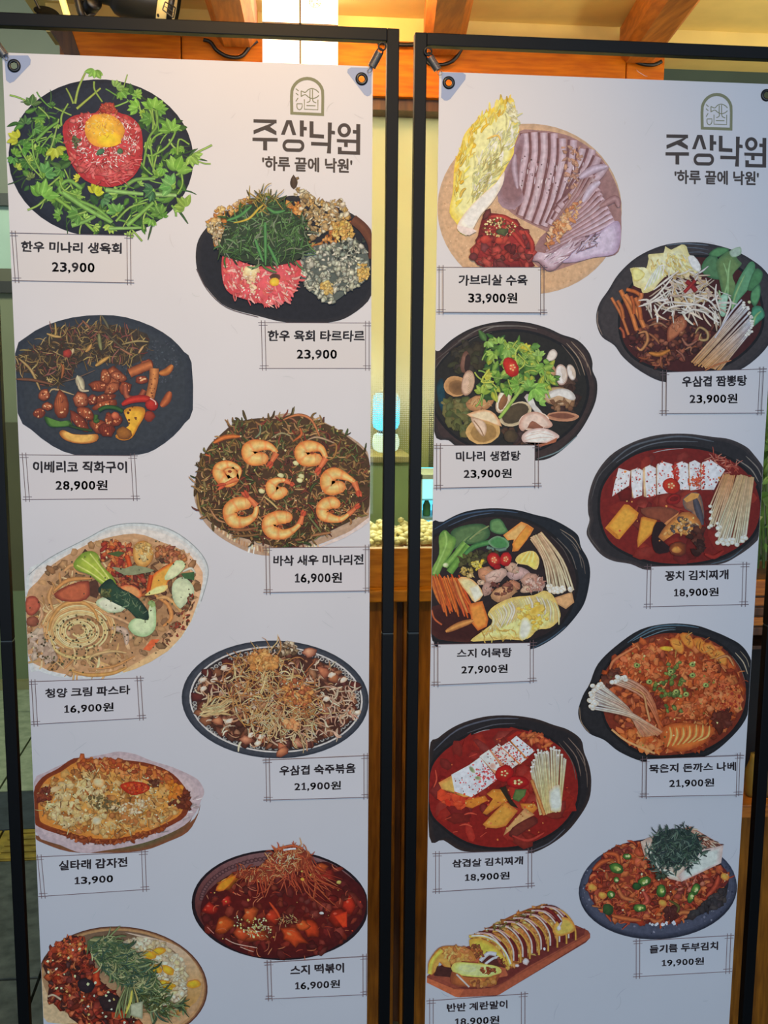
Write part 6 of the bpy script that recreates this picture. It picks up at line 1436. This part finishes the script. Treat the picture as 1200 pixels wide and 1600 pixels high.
def dishB6():
    d = Dish('R',(890,960),R4,36,BR,'printed_dish','black pot of orange kimchi and pork cutlet stew with enoki mushrooms at the left')
    out=[(52,580),(80,490),(120,420),(170,300),(280,190),(430,90),(600,55),(760,65),(880,105),(960,140),(1030,180),(1080,240),(1110,330),(1100,500),(1060,640),(960,760),(840,850),(700,880),(560,880),(440,888),(300,830),(210,760),(120,720),(65,650)]
    pot(d,out,[(190,420),(260,280),(400,170),(560,115),(720,120),(880,170),(1000,280),(1062,420),(1050,580),(960,720),(800,820),(600,850),(460,840),(320,760),(220,640)],(36,36,40),(28,28,32),(110,44,28),
        arcs=[([(350,170),(500,80),(660,65),(780,80)],12,(80,110,130)),([(380,160),(520,90),(640,80)],8,(90,124,144)),([(430,150),(560,100),(640,92)],6,(110,140,156)),([(1000,230),(1050,290),(1076,360)],8,(190,176,150)),([(1030,220),(1070,270),(1085,320)],6,(150,140,120)),([(980,250),(1030,320),(1060,400)],5,(120,110,100)),([(60,560),(70,650),(120,715)],6,(150,130,110))])
    d.g('kimchi_stew')
    s=[(200,420),(250,300),(400,180),(560,130),(720,140),(880,190),(990,290),(1050,430),(1030,580),(900,720),(760,810),(560,840),(440,800),(300,700),(480,640),(460,500),(340,400)]
    d.poly(s,(150,66,30),(130,54,30),sm=2)
    d.mottle(430,s,16,36,[(190,84,36),(170,70,30),(206,104,50),(150,56,28),(130,50,28),(214,120,64)],12,.7)
    d.strands(150,s,50,10,[(206,110,56),(226,140,84),(130,50,26)],2,None,.7,.3)
    d.mottle(110,[(200,450),(330,400),(470,480),(500,640),(430,720),(300,700)],16,34,[(180,84,40),(150,66,34),(200,104,56),(130,54,30)],10,.75)
    # cutlet masses
    for x,y,a,b,r in [(430,250,130,50,-.5),(760,320,130,70,.2),(860,430,150,80,.3),(740,560,160,70,-.1),(940,520,90,60,.4),(400,340,110,60,.1)]:
        d.mottle(70,ell(x,y,a,b,r,18),12,26,[(196,92,44),(210,110,60),(176,76,36),(222,130,76)],10,.8)
    d.mottle(40,[(860,620),(960,570),(960,660),(880,700)],18,30,[(84,34,24),(100,40,28)],6,.8); d.mottle(40,[(210,380),(290,330),(290,400),(230,440)],18,30,[(84,40,30),(100,46,30)],6,.8)
    d.mottle(30,[(460,470),(560,520),(560,560),(500,560)],14,24,[(120,40,26)],6,.8)
    for x0,y0 in [(600,150),(660,120),(740,150),(800,180),(860,220)]:
        d.poly([(x0,y0),(x0+50,y0-10),(x0+90,y0+40),(x0+80,y0+90),(x0+30,y0+60)],d.j((210,136,56),8),(176,96,40),sm=2); d.strands(6,ell(x0+45,y0+35,30,30),50,6,[(226,160,84),(150,84,40)],1,1)
    d.stroke([(880,270),(950,250),(990,310)],18,(206,150,96),(120,60,36),taper=1); d.blob(585,205,44,16,.1,(226,190,60),(190,120,40)); d.stroke([(240,330),(270,270),(400,190)],20,(206,130,84),(150,80,50),taper=1)
    d.specks(70,[(880,430),(1040,420),(1020,560),(860,600)],8,[(222,110,60),(150,50,34)])
    d.poly([(540,700),(600,660),(700,650),(800,665),(870,680),(860,720),(800,780),(700,820),(620,820),(560,780)],(200,110,50),(160,76,36),sm=3)
    for k in range(14):
        t=k/13; d.stroke([(580+t*260,670+10*math.sin(t*6)),(590+t*240,730),(570+t*200,800-t*40)],12,(226,166,96) if k%2 else (176,90,44),taper=1)
    d.mottle(50,[(300,720),(430,710),(560,780),(560,840),(430,820)],14,30,[(206,110,50),(190,90,44),(222,140,84)],8,.85)
    d.stroke([(250,690),(340,760),(510,835)],12,(214,150,100))
    d.g('spring_onion')
    for k in range(46):
        x=d.rng.gauss(610,50); y=d.rng.gauss(430,80); d.blob(x,y,d.rng.uniform(11,20),d.rng.uniform(9,15),d.rng.uniform(0,3),d.pick([(120,140,70),(90,110,56),(150,170,90)]),(60,76,36),.2,8)
    for x,y in [(740,365),(820,425),(480,405),(610,345),(640,465),(700,480),(405,305),(740,300)]: d.blob(x,y,20,16,0,(190,200,120),(80,104,50)); d.blob(x,y,7,6,0,(60,80,40))
    d.specks(40,s,7,[(130,130,60),(90,90,44),(220,190,130)])
    d.g('enoki_mushroom')
    d.enoki(((540,690),(560,720)),[(345,380),(290,385),(260,400)],12,13,17,(226,190,176),(160,96,70),(196,96,50),8,14,(40,-60))
    d.enoki(((430,730),(550,715)),[(200,420),(150,440),(130,480),(130,530),(150,560)],30,13,16,(226,222,222),(150,140,146),(206,130,84),20,16,(30,-20))
    d.stroke([(370,440),(440,480),(460,560),(480,640)],16,(214,160,110),(140,70,40))
    d.done()
def dishB7():
    d = Dish('R',(650,1100),4,37,BR,'printed_dish','black pot of red stew with a diagonal row of tofu and a bunch of enoki mushrooms')
    out=[(82,290),(140,210),(260,130),(420,80),(580,70),(740,90),(860,130),(950,160),(1030,220),(1050,300),(1080,380),(1095,480),(1080,600),(1010,720),(920,820),(800,900),(690,935),(520,930),(400,925),(280,915),(170,850),(82,826)]
    pot(d,out,[(90,430),(160,310),(290,220),(470,155),(660,160),(830,220),(960,330),(1010,480),(990,640),(880,780),(700,870),(500,895),(320,860),(180,770),(90,660)],(34,32,36),(44,36,36),(118,28,24),
        arcs=[([(110,290),(260,160),(470,95),(640,90)],12,(84,92,110)),([(320,180),(480,130),(620,120)],8,(80,84,96)),([(360,185),(420,165),(460,160)],4,(180,180,190)),([(920,230),(1000,330),(1030,450)],8,(120,104,96)),([(950,210),(1040,320),(1060,420)],8,(130,114,104)),([(890,240),(970,350),(1000,470)],6,(104,90,84)),([(1000,280),(1060,400),(1070,520)],6,(110,96,88)),([(700,925),(830,870),(930,780)],9,(90,96,110))])
    s=[(120,450),(250,270),(480,180),(700,190),(900,320),(980,500),(900,740),(680,850),(420,860),(200,740)]
    d.mottle(90,s,40,80,[(128,30,24),(106,26,24),(146,38,28),(120,34,28)],6,.92)
    d.mottle(40,[(650,190),(740,180),(860,240),(800,280),(700,240)],14,26,[(190,90,50),(150,50,34),(206,110,60)],8,.7)
    d.mottle(24,[(140,560),(300,560),(420,600),(200,640)],20,34,[(180,50,30),(196,70,40)],6,.9)
    for p in [[(300,690),(340,680),(380,690)],[(270,760),(310,750),(350,765)],[(180,720),(220,705)],[(400,830),(440,800)],[(330,330),(380,310)],[(500,220),(540,210)],[(230,800),(260,796)],[(120,410),(128,470),(110,520)]]: d.stroke(p,12,(190,80,60),(140,44,34),taper=1)
    d.g('tofu_slice')
    d.poly([(140,490),(230,440),(240,560),(340,580),(300,580),(160,530)],(226,160,84),(206,130,70))
    tofu(d,[(220,440),(330,380),(400,330),(510,465),(440,520),(345,580),(240,545)],(220,226,230),None,n=40,red=(190,90,96))
    d.specks(60,[(380,400),(420,370),(510,465),(400,540),(360,500)],7,[(196,90,96),(176,70,76)]); tofu(d,[(395,325),(455,283),(530,390),(510,420),(470,400)],(222,214,212),[(395,325),(405,320),(520,440),(505,450)],(214,150,120),10)
    tofu(d,[(465,283),(515,245),(640,370),(600,400),(540,370)],(222,200,204),[(455,285),(470,280),(560,390),(540,400)],(206,140,110),60,(180,50,60)); tofu(d,[(530,262),(580,230),(690,340),(650,370)],(224,216,218),[(525,262),(540,258),(660,372),(640,375)],(214,130,80),40,(180,60,64))
    tofu(d,[(590,225),(625,195),(740,290),(690,332)],(224,226,230),[(585,228),(600,222),(700,335),(685,340)],(222,130,60),14)
    d.blob(350,410,26,14,.8,(110,130,90),(170,180,160)); d.blob(385,460,20,12,.2,(110,130,90),(170,180,160)); d.blob(480,385,20,20,0,(190,150,140),(210,190,190))
    d.g('chilli_slice'); d.chili(550,430,60,50,-.6,(186,34,28),(130,18,20),(170,40,34)); d.chili(635,485,72,38,0,(176,28,28),(120,16,20),(140,24,24))
    d.g('pork_belly')
    for p,c in [([(305,600),(430,570),(450,600),(350,650),(310,640)],(206,120,44)),([(440,560),(480,530),(560,530),(575,600),(440,690),(415,680),(480,590)],(206,130,50)),([(415,750),(500,660),(560,605),(635,665),(560,760),(500,775),(440,770)],(214,140,60)),([(650,620),(740,620),(760,650),(720,690),(660,650)],(206,124,50)),([(640,690),(680,645),(740,690),(680,720),(600,780),(545,820),(560,780)],(206,150,100))]:
        d.g('pork_belly', True); d.poly(p,c,tuple(v*.78 for v in c),sm=1); d.specks(8,p,5,[(150,80,40),(230,170,100)])
    d.g('pork_belly', True); d.poly([(600,770),(680,720),(740,700),(760,740),(680,790),(620,830),(580,820)],(100,44,36),(80,30,28),sm=2); d.poly([(600,590),(620,530),(690,530),(680,570),(640,610)],(84,110,60),(60,84,50),sm=1); d.poly([(520,520),(560,510),(575,560),(600,600),(640,650),(590,630)],(40,34,24)); d.stroke([(600,820),(700,850),(800,800)],20,(160,60,50),(130,34,30),taper=1)
    d.g('bits'); d.specks(30,s,8,[(190,70,44),(210,110,60)])
    d.g('enoki_mushroom')
    d.enoki(((770,690),(900,665)),[(720,420),(730,350),(770,290),(810,300),(850,270),(890,300),(925,340)],34,13,9,(232,226,206),(170,150,120),(226,186,120),16,14)
    d.poly([(830,540),(890,500),(905,580),(900,660),(840,660)],(216,212,202),(196,182,160),sm=2); d.stroke([(720,470),(760,580),(800,690)],22,(214,140,80),(150,80,50)); d.blob(860,690,50,18,0,(110,40,30))
    d.done()
def dishB8():
    s=1200/290
    d = Dish('R',(890,1270),s,38,BR,'printed_dish','dark stone plate of stir-fried kimchi with green chilli rings and a seared tofu block')
    d.poly(ell(570,495,512,322,-.05,52),(54,60,78),(36,40,54),inset=.93)
    d.poly(ell(570,480,508,318,-.05,52),(66,72,92),(50,56,74),inset=.95); d.specks(260,ell(570,480,500,312,-.05,30),7,[(84,90,112),(44,50,66),(110,116,136)])
    d.poly(ell(572,455,456,262,-.03,44),(34,34,42))
    d.g('stir_fried_kimchi')
    k=[(120,440),(180,320),(280,230),(420,180),(600,200),(800,260),(960,330),(1030,400),(1000,480),(860,600),(740,680),(600,710),(430,715),(270,680),(160,590),(115,500)]
    d.poly(k,(120,50,36),(90,36,34),sm=2)
    d.mottle(430,k,16,36,[(176,76,44),(150,56,40),(196,96,56),(130,46,36),(206,110,64),(110,40,34)],12,.6)
    d.strands(240,k,62,14,[(190,84,50),(214,110,66),(150,56,40),(170,70,50)],2,None,.55,.3)
    for p in [[(230,260),(300,270),(320,330)],[(300,460),(340,540),(420,560)],[(270,660),(360,680),(460,690)],[(680,680),(720,640),(800,640),(800,610)],[(880,540),(940,470),(960,400)],[(520,680),(560,700),(600,680)],[(150,370),(200,320),(260,300)],[(470,500),(500,560),(470,590)]]: d.stroke(p,36,d.pick([(206,100,56),(190,84,50),(180,80,60)]),(100,36,30),taper=1)
    for x,y in [(145,480),(600,580),(1000,410),(210,530)]: d.blob(x,y,30,24,.4,(222,160,76),(170,96,50))
    d.mottle(40,[(860,590),(1000,480),(1000,560),(880,640),(760,680)],20,36,[(48,44,48),(40,38,44)],6,.9); d.mottle(26,[(620,620),(700,600),(680,680),(620,680)],14,26,[(70,34,34)],6,.8); d.mottle(60,[(680,420),(840,380),(860,460),(760,500),(640,500)],9,18,[(150,64,56),(110,44,40),(190,110,90)],8,.7)
    d.specks(20,[(490,710),(660,700),(700,715),(520,725)],10,[(206,196,206)]); d.specks(50,k,7,[(220,180,150),(70,60,40)])
    d.g('tofu_block')
    d.poly([(455,185),(500,160),(780,85),(990,210),(860,300),(700,440),(590,380),(480,270)],(196,176,166),(180,156,146))
    d.poly([(780,85),(990,210),(850,240),(780,200),(700,110)],(176,140,124),(150,110,96)); d.strands(60,[(780,90),(980,205),(850,230),(760,150)],50,10,[(120,76,60),(206,176,160),(90,56,50)],.4,.5,.8,.1,.3)
    d.poly([(850,235),(990,205),(975,320),(720,440),(700,400)],(206,196,196),(180,166,166)); d.poly([(455,180),(510,165),(560,260),(600,370),(680,390),(720,440),(640,420),(580,370),(500,290)],(206,196,190),(176,160,150),sm=1); d.strands(30,[(480,200),(560,200),(560,300),(500,280)],24,8,[(150,120,100),(220,206,200)],1)
    d.g('dried_seaweed')
    sw=[(575,110),(720,85),(800,120),(850,190),(850,260),(800,350),(760,370),(680,340),(600,400),(540,340),(490,280),(520,190)]
    d.poly([(560,130),(720,95),(820,150),(840,240),(780,310),(640,340),(560,300),(530,200)],(40,56,56),sm=3)
    d.strands(420,sw,62,9,[(52,72,70),(40,56,58),(80,104,96),(64,90,80),(104,130,120)],1.6,None,.5,.25)
    d.g('green_chilli')
    for x,y,a,b,r in [(300,355,48,34,.4),(480,440,46,30,-.4),(590,500,32,44,0),(450,610,44,26,0),(265,525,26,26,0),(370,280,30,20,0),(300,430,18,20,0),(810,490,26,44,.5),(780,540,22,40,.3)]:
        d.blob(x,y,a,b,r,(84,130,56),(34,64,34),.08,14); d.blob(x+4,y,a*.55,b*.5,r,(150,176,96),(70,104,50),.1,10); d.specks(4,ell(x+4,y,a*.4,b*.35,r,8),8,[(206,206,150),(190,190,120)])
    d.blob(245,620,34,44,-.5,(50,80,44),(34,56,34)); d.blob(430,470,30,24,0,(44,84,44),(26,50,30)); d.stroke([(640,560),(700,600),(690,640)],20,(84,84,40),(60,50,34),taper=1); d.mottle(16,[(540,380),(620,400),(600,420),(560,410)],10,18,[(50,70,56)])
    d.done()
def dishB9():
    d = Dish('R',(650,1390),4,39,BR,'printed_dish','wooden board with a sliced rolled omelette striped with sauce')
    d.poly([(68,560),(68,540),(300,360),(800,200),(960,215),(1000,222),(1075,255),(1088,275),(1088,300),(1060,330),(520,655),(500,662),(260,672),(240,665)],(120,64,52),(100,52,46))
    d.poly([(68,545),(300,380),(800,200),(990,222),(1075,258),(1085,275),(560,590),(500,612),(300,620),(240,618)],(150,84,60),(120,62,50))
    d.poly([(560,500),(640,450),(830,330),(1000,240),(1050,280),(700,480),(580,560),(500,600),(400,620),(260,610),(560,560)],(90,40,38),(96,46,42),sm=2)
    d.poly([(68,548),(240,620),(300,622),(270,672),(245,668),(68,580)],(160,90,62)); d.poly([(300,622),(500,612),(1085,275),(1088,300),(520,655),(270,672)],(140,76,56))
    d.g('rolled_omelette')
    body=[(330,300),(400,265),(500,210),(620,150),(740,105),(800,95),(860,115),(930,160),(980,205),(992,240),(970,262),(900,280),(820,330),(760,385),(720,410),(660,430),(640,465),(575,490),(540,400),(460,340)]
    d.poly(body,(170,110,60),(130,76,44),sm=3)
    d.mottle(260,body,12,28,[(190,130,70),(206,160,90),(150,96,50),(176,116,56),(214,176,104)],10,.75)
    for i in range(8):
        t=i/7; x=400+t*400; y=262-t*165
        arc=[(x-10,y+10),(x+60,y+14),(x+120,y+60),(x+160,y+130),(x+165,y+205)]
        d.stroke(arc,30,(96,34,34),(70,26,28)); d.stroke([(p[0]+30,p[1]+8) for p in arc],12,(206,150,70),(150,96,50)); d.stroke([(p[0]-14,p[1]-4) for p in arc],11,(214,190,190),(160,120,120)); 
        d.stroke([(p[0]+8,p[1]-3) for p in arc[:3]],7,(170,140,140))
    d.stroke([(330,290),(400,285),(480,310),(550,380),(585,470)],18,(214,180,90),(170,130,60)); d.stroke([(345,285),(420,285),(500,320),(560,390),(590,460)],9,(206,186,190))
    d.poly([(900,170),(960,180),(995,235),(960,268),(880,285),(850,240)],(206,160,80),(170,120,56),sm=3); d.stroke([(880,150),(905,190),(885,235)],16,(206,190,200),(140,90,90)); d.stroke([(800,110),(850,140),(900,200)],24,(110,36,34),(80,26,28)); d.blob(890,235,14,16,0,(210,200,204),(170,150,150)); d.strands(50,[(420,250),(700,120),(780,130),(560,250)],26,7,[(100,104,60),(130,120,70)],1)
    d.blob(685,445,20,22,0,(206,196,206),(150,130,130)); d.blob(630,470,14,10,0,(206,196,206),(150,130,130)); d.blob(800,365,8,10,0,(206,196,206))
    d.poly([(330,310),(400,300),(480,340),(550,410),(575,490),(520,470),(440,460),(380,470),(400,420),(350,380)],(190,170,70),(170,140,60),sm=2)
    d.poly([(390,450),(440,380),(500,400),(540,450),(560,485),(480,470)],(70,36,34),sm=1); d.stroke([(400,440),(450,395),(500,400)],26,(200,200,206),(150,150,160)); d.stroke([(430,460),(480,425),(515,415)],16,(206,206,214),(150,150,156)); d.mottle(14,[(510,420),(560,450),(560,480),(520,470)],8,14,[(110,50,36)])
    d.mottle(40,[(350,340),(400,345),(420,400),(390,420),(350,390)],9,16,[(150,84,44),(110,60,36),(190,120,70)],8,.7)
    d.poly([(75,500),(80,440),(140,360),(220,345),(320,360),(360,400),(370,440),(300,440),(220,450),(215,490),(180,480),(130,440),(110,490),(95,530)],(190,140,70),(150,100,50),sm=3); d.mottle(60,[(150,370),(300,360),(350,420),(220,450)],12,24,[(196,140,76),(170,110,60),(206,166,96)],8,.8); d.stroke([(85,520),(100,440),(160,370)],30,(206,180,80),(170,140,60)); d.poly([(130,470),(220,480),(225,540),(110,530)],(60,34,32),sm=1)
    d.poly([(220,470),(260,445),(400,455),(500,470),(532,500),(500,530),(400,540),(260,525),(225,500)],(214,204,130),(190,170,90),sm=3); d.poly([(222,500),(260,528),(400,542),(500,530),(525,510),(490,590),(440,600),(330,600),(220,580)],(150,90,50),(120,66,44),sm=2)
    d.blob(320,485,54,20,.1,(190,200,130),(206,206,150)); d.mottle(20,ell(450,495,46,18,.1),8,14,[(170,96,50),(130,64,40)]); d.stroke([(250,520),(300,570),(330,600)],12,(206,190,190),(150,120,110)); d.mottle(36,[(340,560),(500,540),(470,595),(350,600)],12,22,[(160,110,56),(176,120,60),(120,70,44)],8,.8)
    d.done()
for f in (dishB1,dishB2,dishB3,dishB4,dishB5,dishB6,dishB7,dishB8,dishB9): f()
R4 = 1200/310
LB = [
 ('L',(0,90),3.75,[(70,1028),(765,1043),(768,1320),(90,1307)],'한우 미나리 생육회',(125,1075,715,1152),'23,900',(305,1198,555,1268)),
 ('L',(290,260),R4,[(458,945),(1110,948),(1110,1222),(465,1222)],'한우 육회 타르타르',(497,990,1083,1060),'23,900',(672,1108,915,1172)),
 ('L',(10,480),R4,[(97,893),(775,898),(790,1158),(118,1163)],'이베리코 직화구이',(160,930,730,1002),'28,900원',(298,1045,612,1112)),
 ('L',(290,630),R4,[(485,873),(1108,868),(1108,1132),(490,1142)],'바삭 새우 미나리전',(530,912,1075,982),'16,900원',(660,1020,945,1092)),
 ('L',(30,800),R4,[(75,1025),(735,1003),(750,1245),(90,1283)],'청양 크림 파스타',(158,1045,672,1125),'16,900원',(272,1150,572,1222)),
 ('L',(270,990),3.75,[(545,738),(1140,712),(1140,955),(550,972)],'우삼겹 숙주볶음',(625,755,1070,830),'21,900원',(712,860,985,922)),
 ('L',(30,1160),R4,[(112,692),(762,660),(770,888),(135,930)],'실타래 감자전',(240,692,655,775),'13,900',(335,800,568,865)),
 ('L',(280,1300),R4,[(532,785),(1132,748),(1132,978),(540,1005)],'스지 떡볶이',(672,785,998,862),'16,900원',(700,888,972,955)),
 ('R',(670,140),3.75,[(60,1043),(672,1043),(672,1308),(60,1305)],'가브리살 수육',(172,1085,575,1150),'33,900원',(228,1190,515,1258)),
 ('R',(920,360),1200/280,[(492,950),(1165,928),(1150,1222),(490,1225)],'우삼겹 짬뽕탕',(618,968,1055,1050),'23,900원',(670,1092,990,1165)),
 ('R',(660,490),1200/290,[(92,852),(748,850),(748,1113),(92,1127)],'미나리 생합탕',(215,885,632,955),'23,900원',(265,1000,575,1070)),
 ('R',(900,660),4,[(445,900),(1065,885),(1057,1137),(440,1152)],'꽁치 김치찌개',(555,918,950,990),'18,900원',(610,1030,890,1095)),
 ('R',(660,780),1200/280,[(78,968),(742,957),(742,1213),(78,1240)],'스지 어묵탕',(228,990,597,1062),'27,900원',(258,1100,568,1172)),
 ('R',(890,960),R4,[(440,870),(1030,848),(1022,1085),(437,1097)],'묵은지 돈까스 나베',(475,885,1000,955),'21,900원',(597,985,868,1045)),
 ('R',(650,1100),4,[(122,933),(722,912),(722,1135),(122,1172)],'삼겹살 김치찌개',(225,950,668,1022),'18,900원',(305,1045,585,1112)),
 ('R',(890,1270),1200/290,[(430,828),(1042,792),(1032,1025),(430,1058)],'들기름 두부김치',(515,830,960,910),'19,900원',(595,932,868,998)),
 ('R',(650,1390),4,[(85,693),(680,650),(680,900),(85,930)],'반반 계란말이',(193,688,572,765),'18,900원',(243,785,520,855)),
]
for (k,o,sc,quad,t1,b1,t2,b2) in LB:
    label(k, o, sc, BL if k == 'L' else BR, quad, t1, b1, t2, b2)
# ------------------------------------------------------------------ brand mark printed at the top of each banner
def logo(k, o, sc, root, M):
    d = Dish(k, o, sc, 5, root, 'brand_mark', 'olive arch emblem above large charcoal lettering')
    G = (134,130,98); K = (74,64,60)
    def q(x, y): return M(x, y)
    def st(pts, w, c, sm=0): d.stroke([q(*p) for p in pts], w, c, sm=sm)
    # arch
    outer = [(433,405),(430,230)]+[(600-170*math.cos(t)*1.0, 205-172*math.sin(t)) for t in [i*math.pi/14 for i in range(1,14)]]+[(768,230),(766,420)]
    inner = [(463,378),(460,235)]+[(600-140*math.cos(t), 205-140*math.sin(t)) for t in [i*math.pi/14 for i in range(1,14)]]+[(740,235),(738,390)]
    n = len(outer); P = [q(*p) for p in outer+inner]; tr = []
    for i in range(n): 
        j = (i+1) % n; tr += [(i,j,n+j),(i,n+j,n+i)]
    d.add(P, [G]*len(P), tr)
    L = 9
    for p in ([(488,150),(515,172)],[(488,192),(512,214)],[(510,240),(488,275)],
              [(540,170),(540,228)],[(498,298),(498,330),(506,350),(525,358),(542,348),(550,328),(550,298),(498,298)],
              [(572,255),(572,352),(706,358),(706,258)],[(592,316),(682,318)],[(628,160),(626,242)],[(652,156),(652,244)]):
        st(p, L, G)
    st([(540,170),(580,186),(612,158),(650,148),(690,164),(714,188)], L, G, 4)
    st([(540,226),(580,208),(612,232),(650,246),(690,236),(714,216)], L, G, 4)
    st([(628,242),(626,272),(596,286)], L, G, 3); st([(654,244),(658,274),(690,290)], L, G, 3)
    d.g('lettering')
    def pl(*pts): d.poly([q(*p) for p in pts], K)
    pl((70,450),(298,456),(298,492),(70,484)); pl((255,488),(298,482),(200,548),(72,600),(70,560),(150,528))
    pl((190,535),(225,520),(296,570),(296,610),(180,555))
    pl((60,632),(308,636),(308,672),(60,666)); pl((165,660),(205,662),(205,760),(165,757))
    pl((395,460),(432,460),(378,606),(340,604)); pl((395,460),(447,462),(492,608),(455,608),(418,490))
    pl((527,462),(567,464),(565,624),(527,620)); pl((560,524),(596,528),(596,562),(560,560))
    ring = []; ri = []
    for i in range(28):
        t = 2*math.pi*i/28; cx = 55 if math.cos(t) > 0 else -55
        ring.append((464+cx*.95+56*math.cos(t), 712+62*math.sin(t)+cx*.02)); ri.append((464+cx*.95+26*math.cos(t), 712+27*math.sin(t)+cx*.02))
    P = [q(*p) for p in ring+ri]; tr = []
    for i in range(28): 
        j = (i+1) % 28; tr += [(i,j,28+j),(i,28+j,28+i)]
    d.add(P, [K]*56, tr)
    pl((623,470),(662,472),(662,596),(766,604),(766,642),(623,632)); pl((804,482),(844,484),(836,690),(834,790),(793,787),(802,700))
    pl((838,562),(874,568),(874,602),(838,598)); pl((638,674),(806,682),(806,716),(638,710))
    ro = ell(965,560,66,70,0,28); ri = ell(965,560,32,36,0,28); P = [q(*p) for p in ro+ri]; tr = []
    for i in range(28): 
        j = (i+1) % 28; tr += [(i,j,28+j),(i,28+j,28+i)]
    d.add(P, [K]*56, tr)
    pl((1084,498),(1124,500),(1122,803),(1082,801)); pl((1050,556),(1090,558),(1090,594),(1050,592))
    pl((892,646),(1090,654),(1090,688),(892,678)); pl((964,676),(1000,678),(1000,726),(964,724))
    pl((902,724),(940,726),(940,762),(1090,768),(1090,802),(902,796))
    d.g('tagline')
    corners = [q(155,815), q(1045,985)]
    v, f = textshape("'하루 끝에 낙원'", .024)
    x0 = min(p[0] for p in v); x1 = max(p[0] for p in v); y0 = min(p[1] for p in v); y1 = max(p[1] for p in v)
    pts = [q(155+(x-x0)/(x1-x0)*890, 812+(y1-y)/(y1-y0)*145+28*(x-x0)/(x1-x0)) for x, y in v]
    tr = [(g[0], g[i], g[i+1]) for g in f for i in range(1, len(g)-1)]
    d.add(pts, [K]*len(pts), tr, copy_offsets(len(pts)))
    d.done()
logo('L', (385,115), 1200/190, BL, lambda x, y: (x, y))
# the same artwork on the right banner (its own place in the picture)
def M2(x, y):
    return ((x-60)*1.045+68, (y-450)*1.13*.955+495 + (x-60)*-.014)
logo('R', (1030,140), 1200/170, BR, M2)
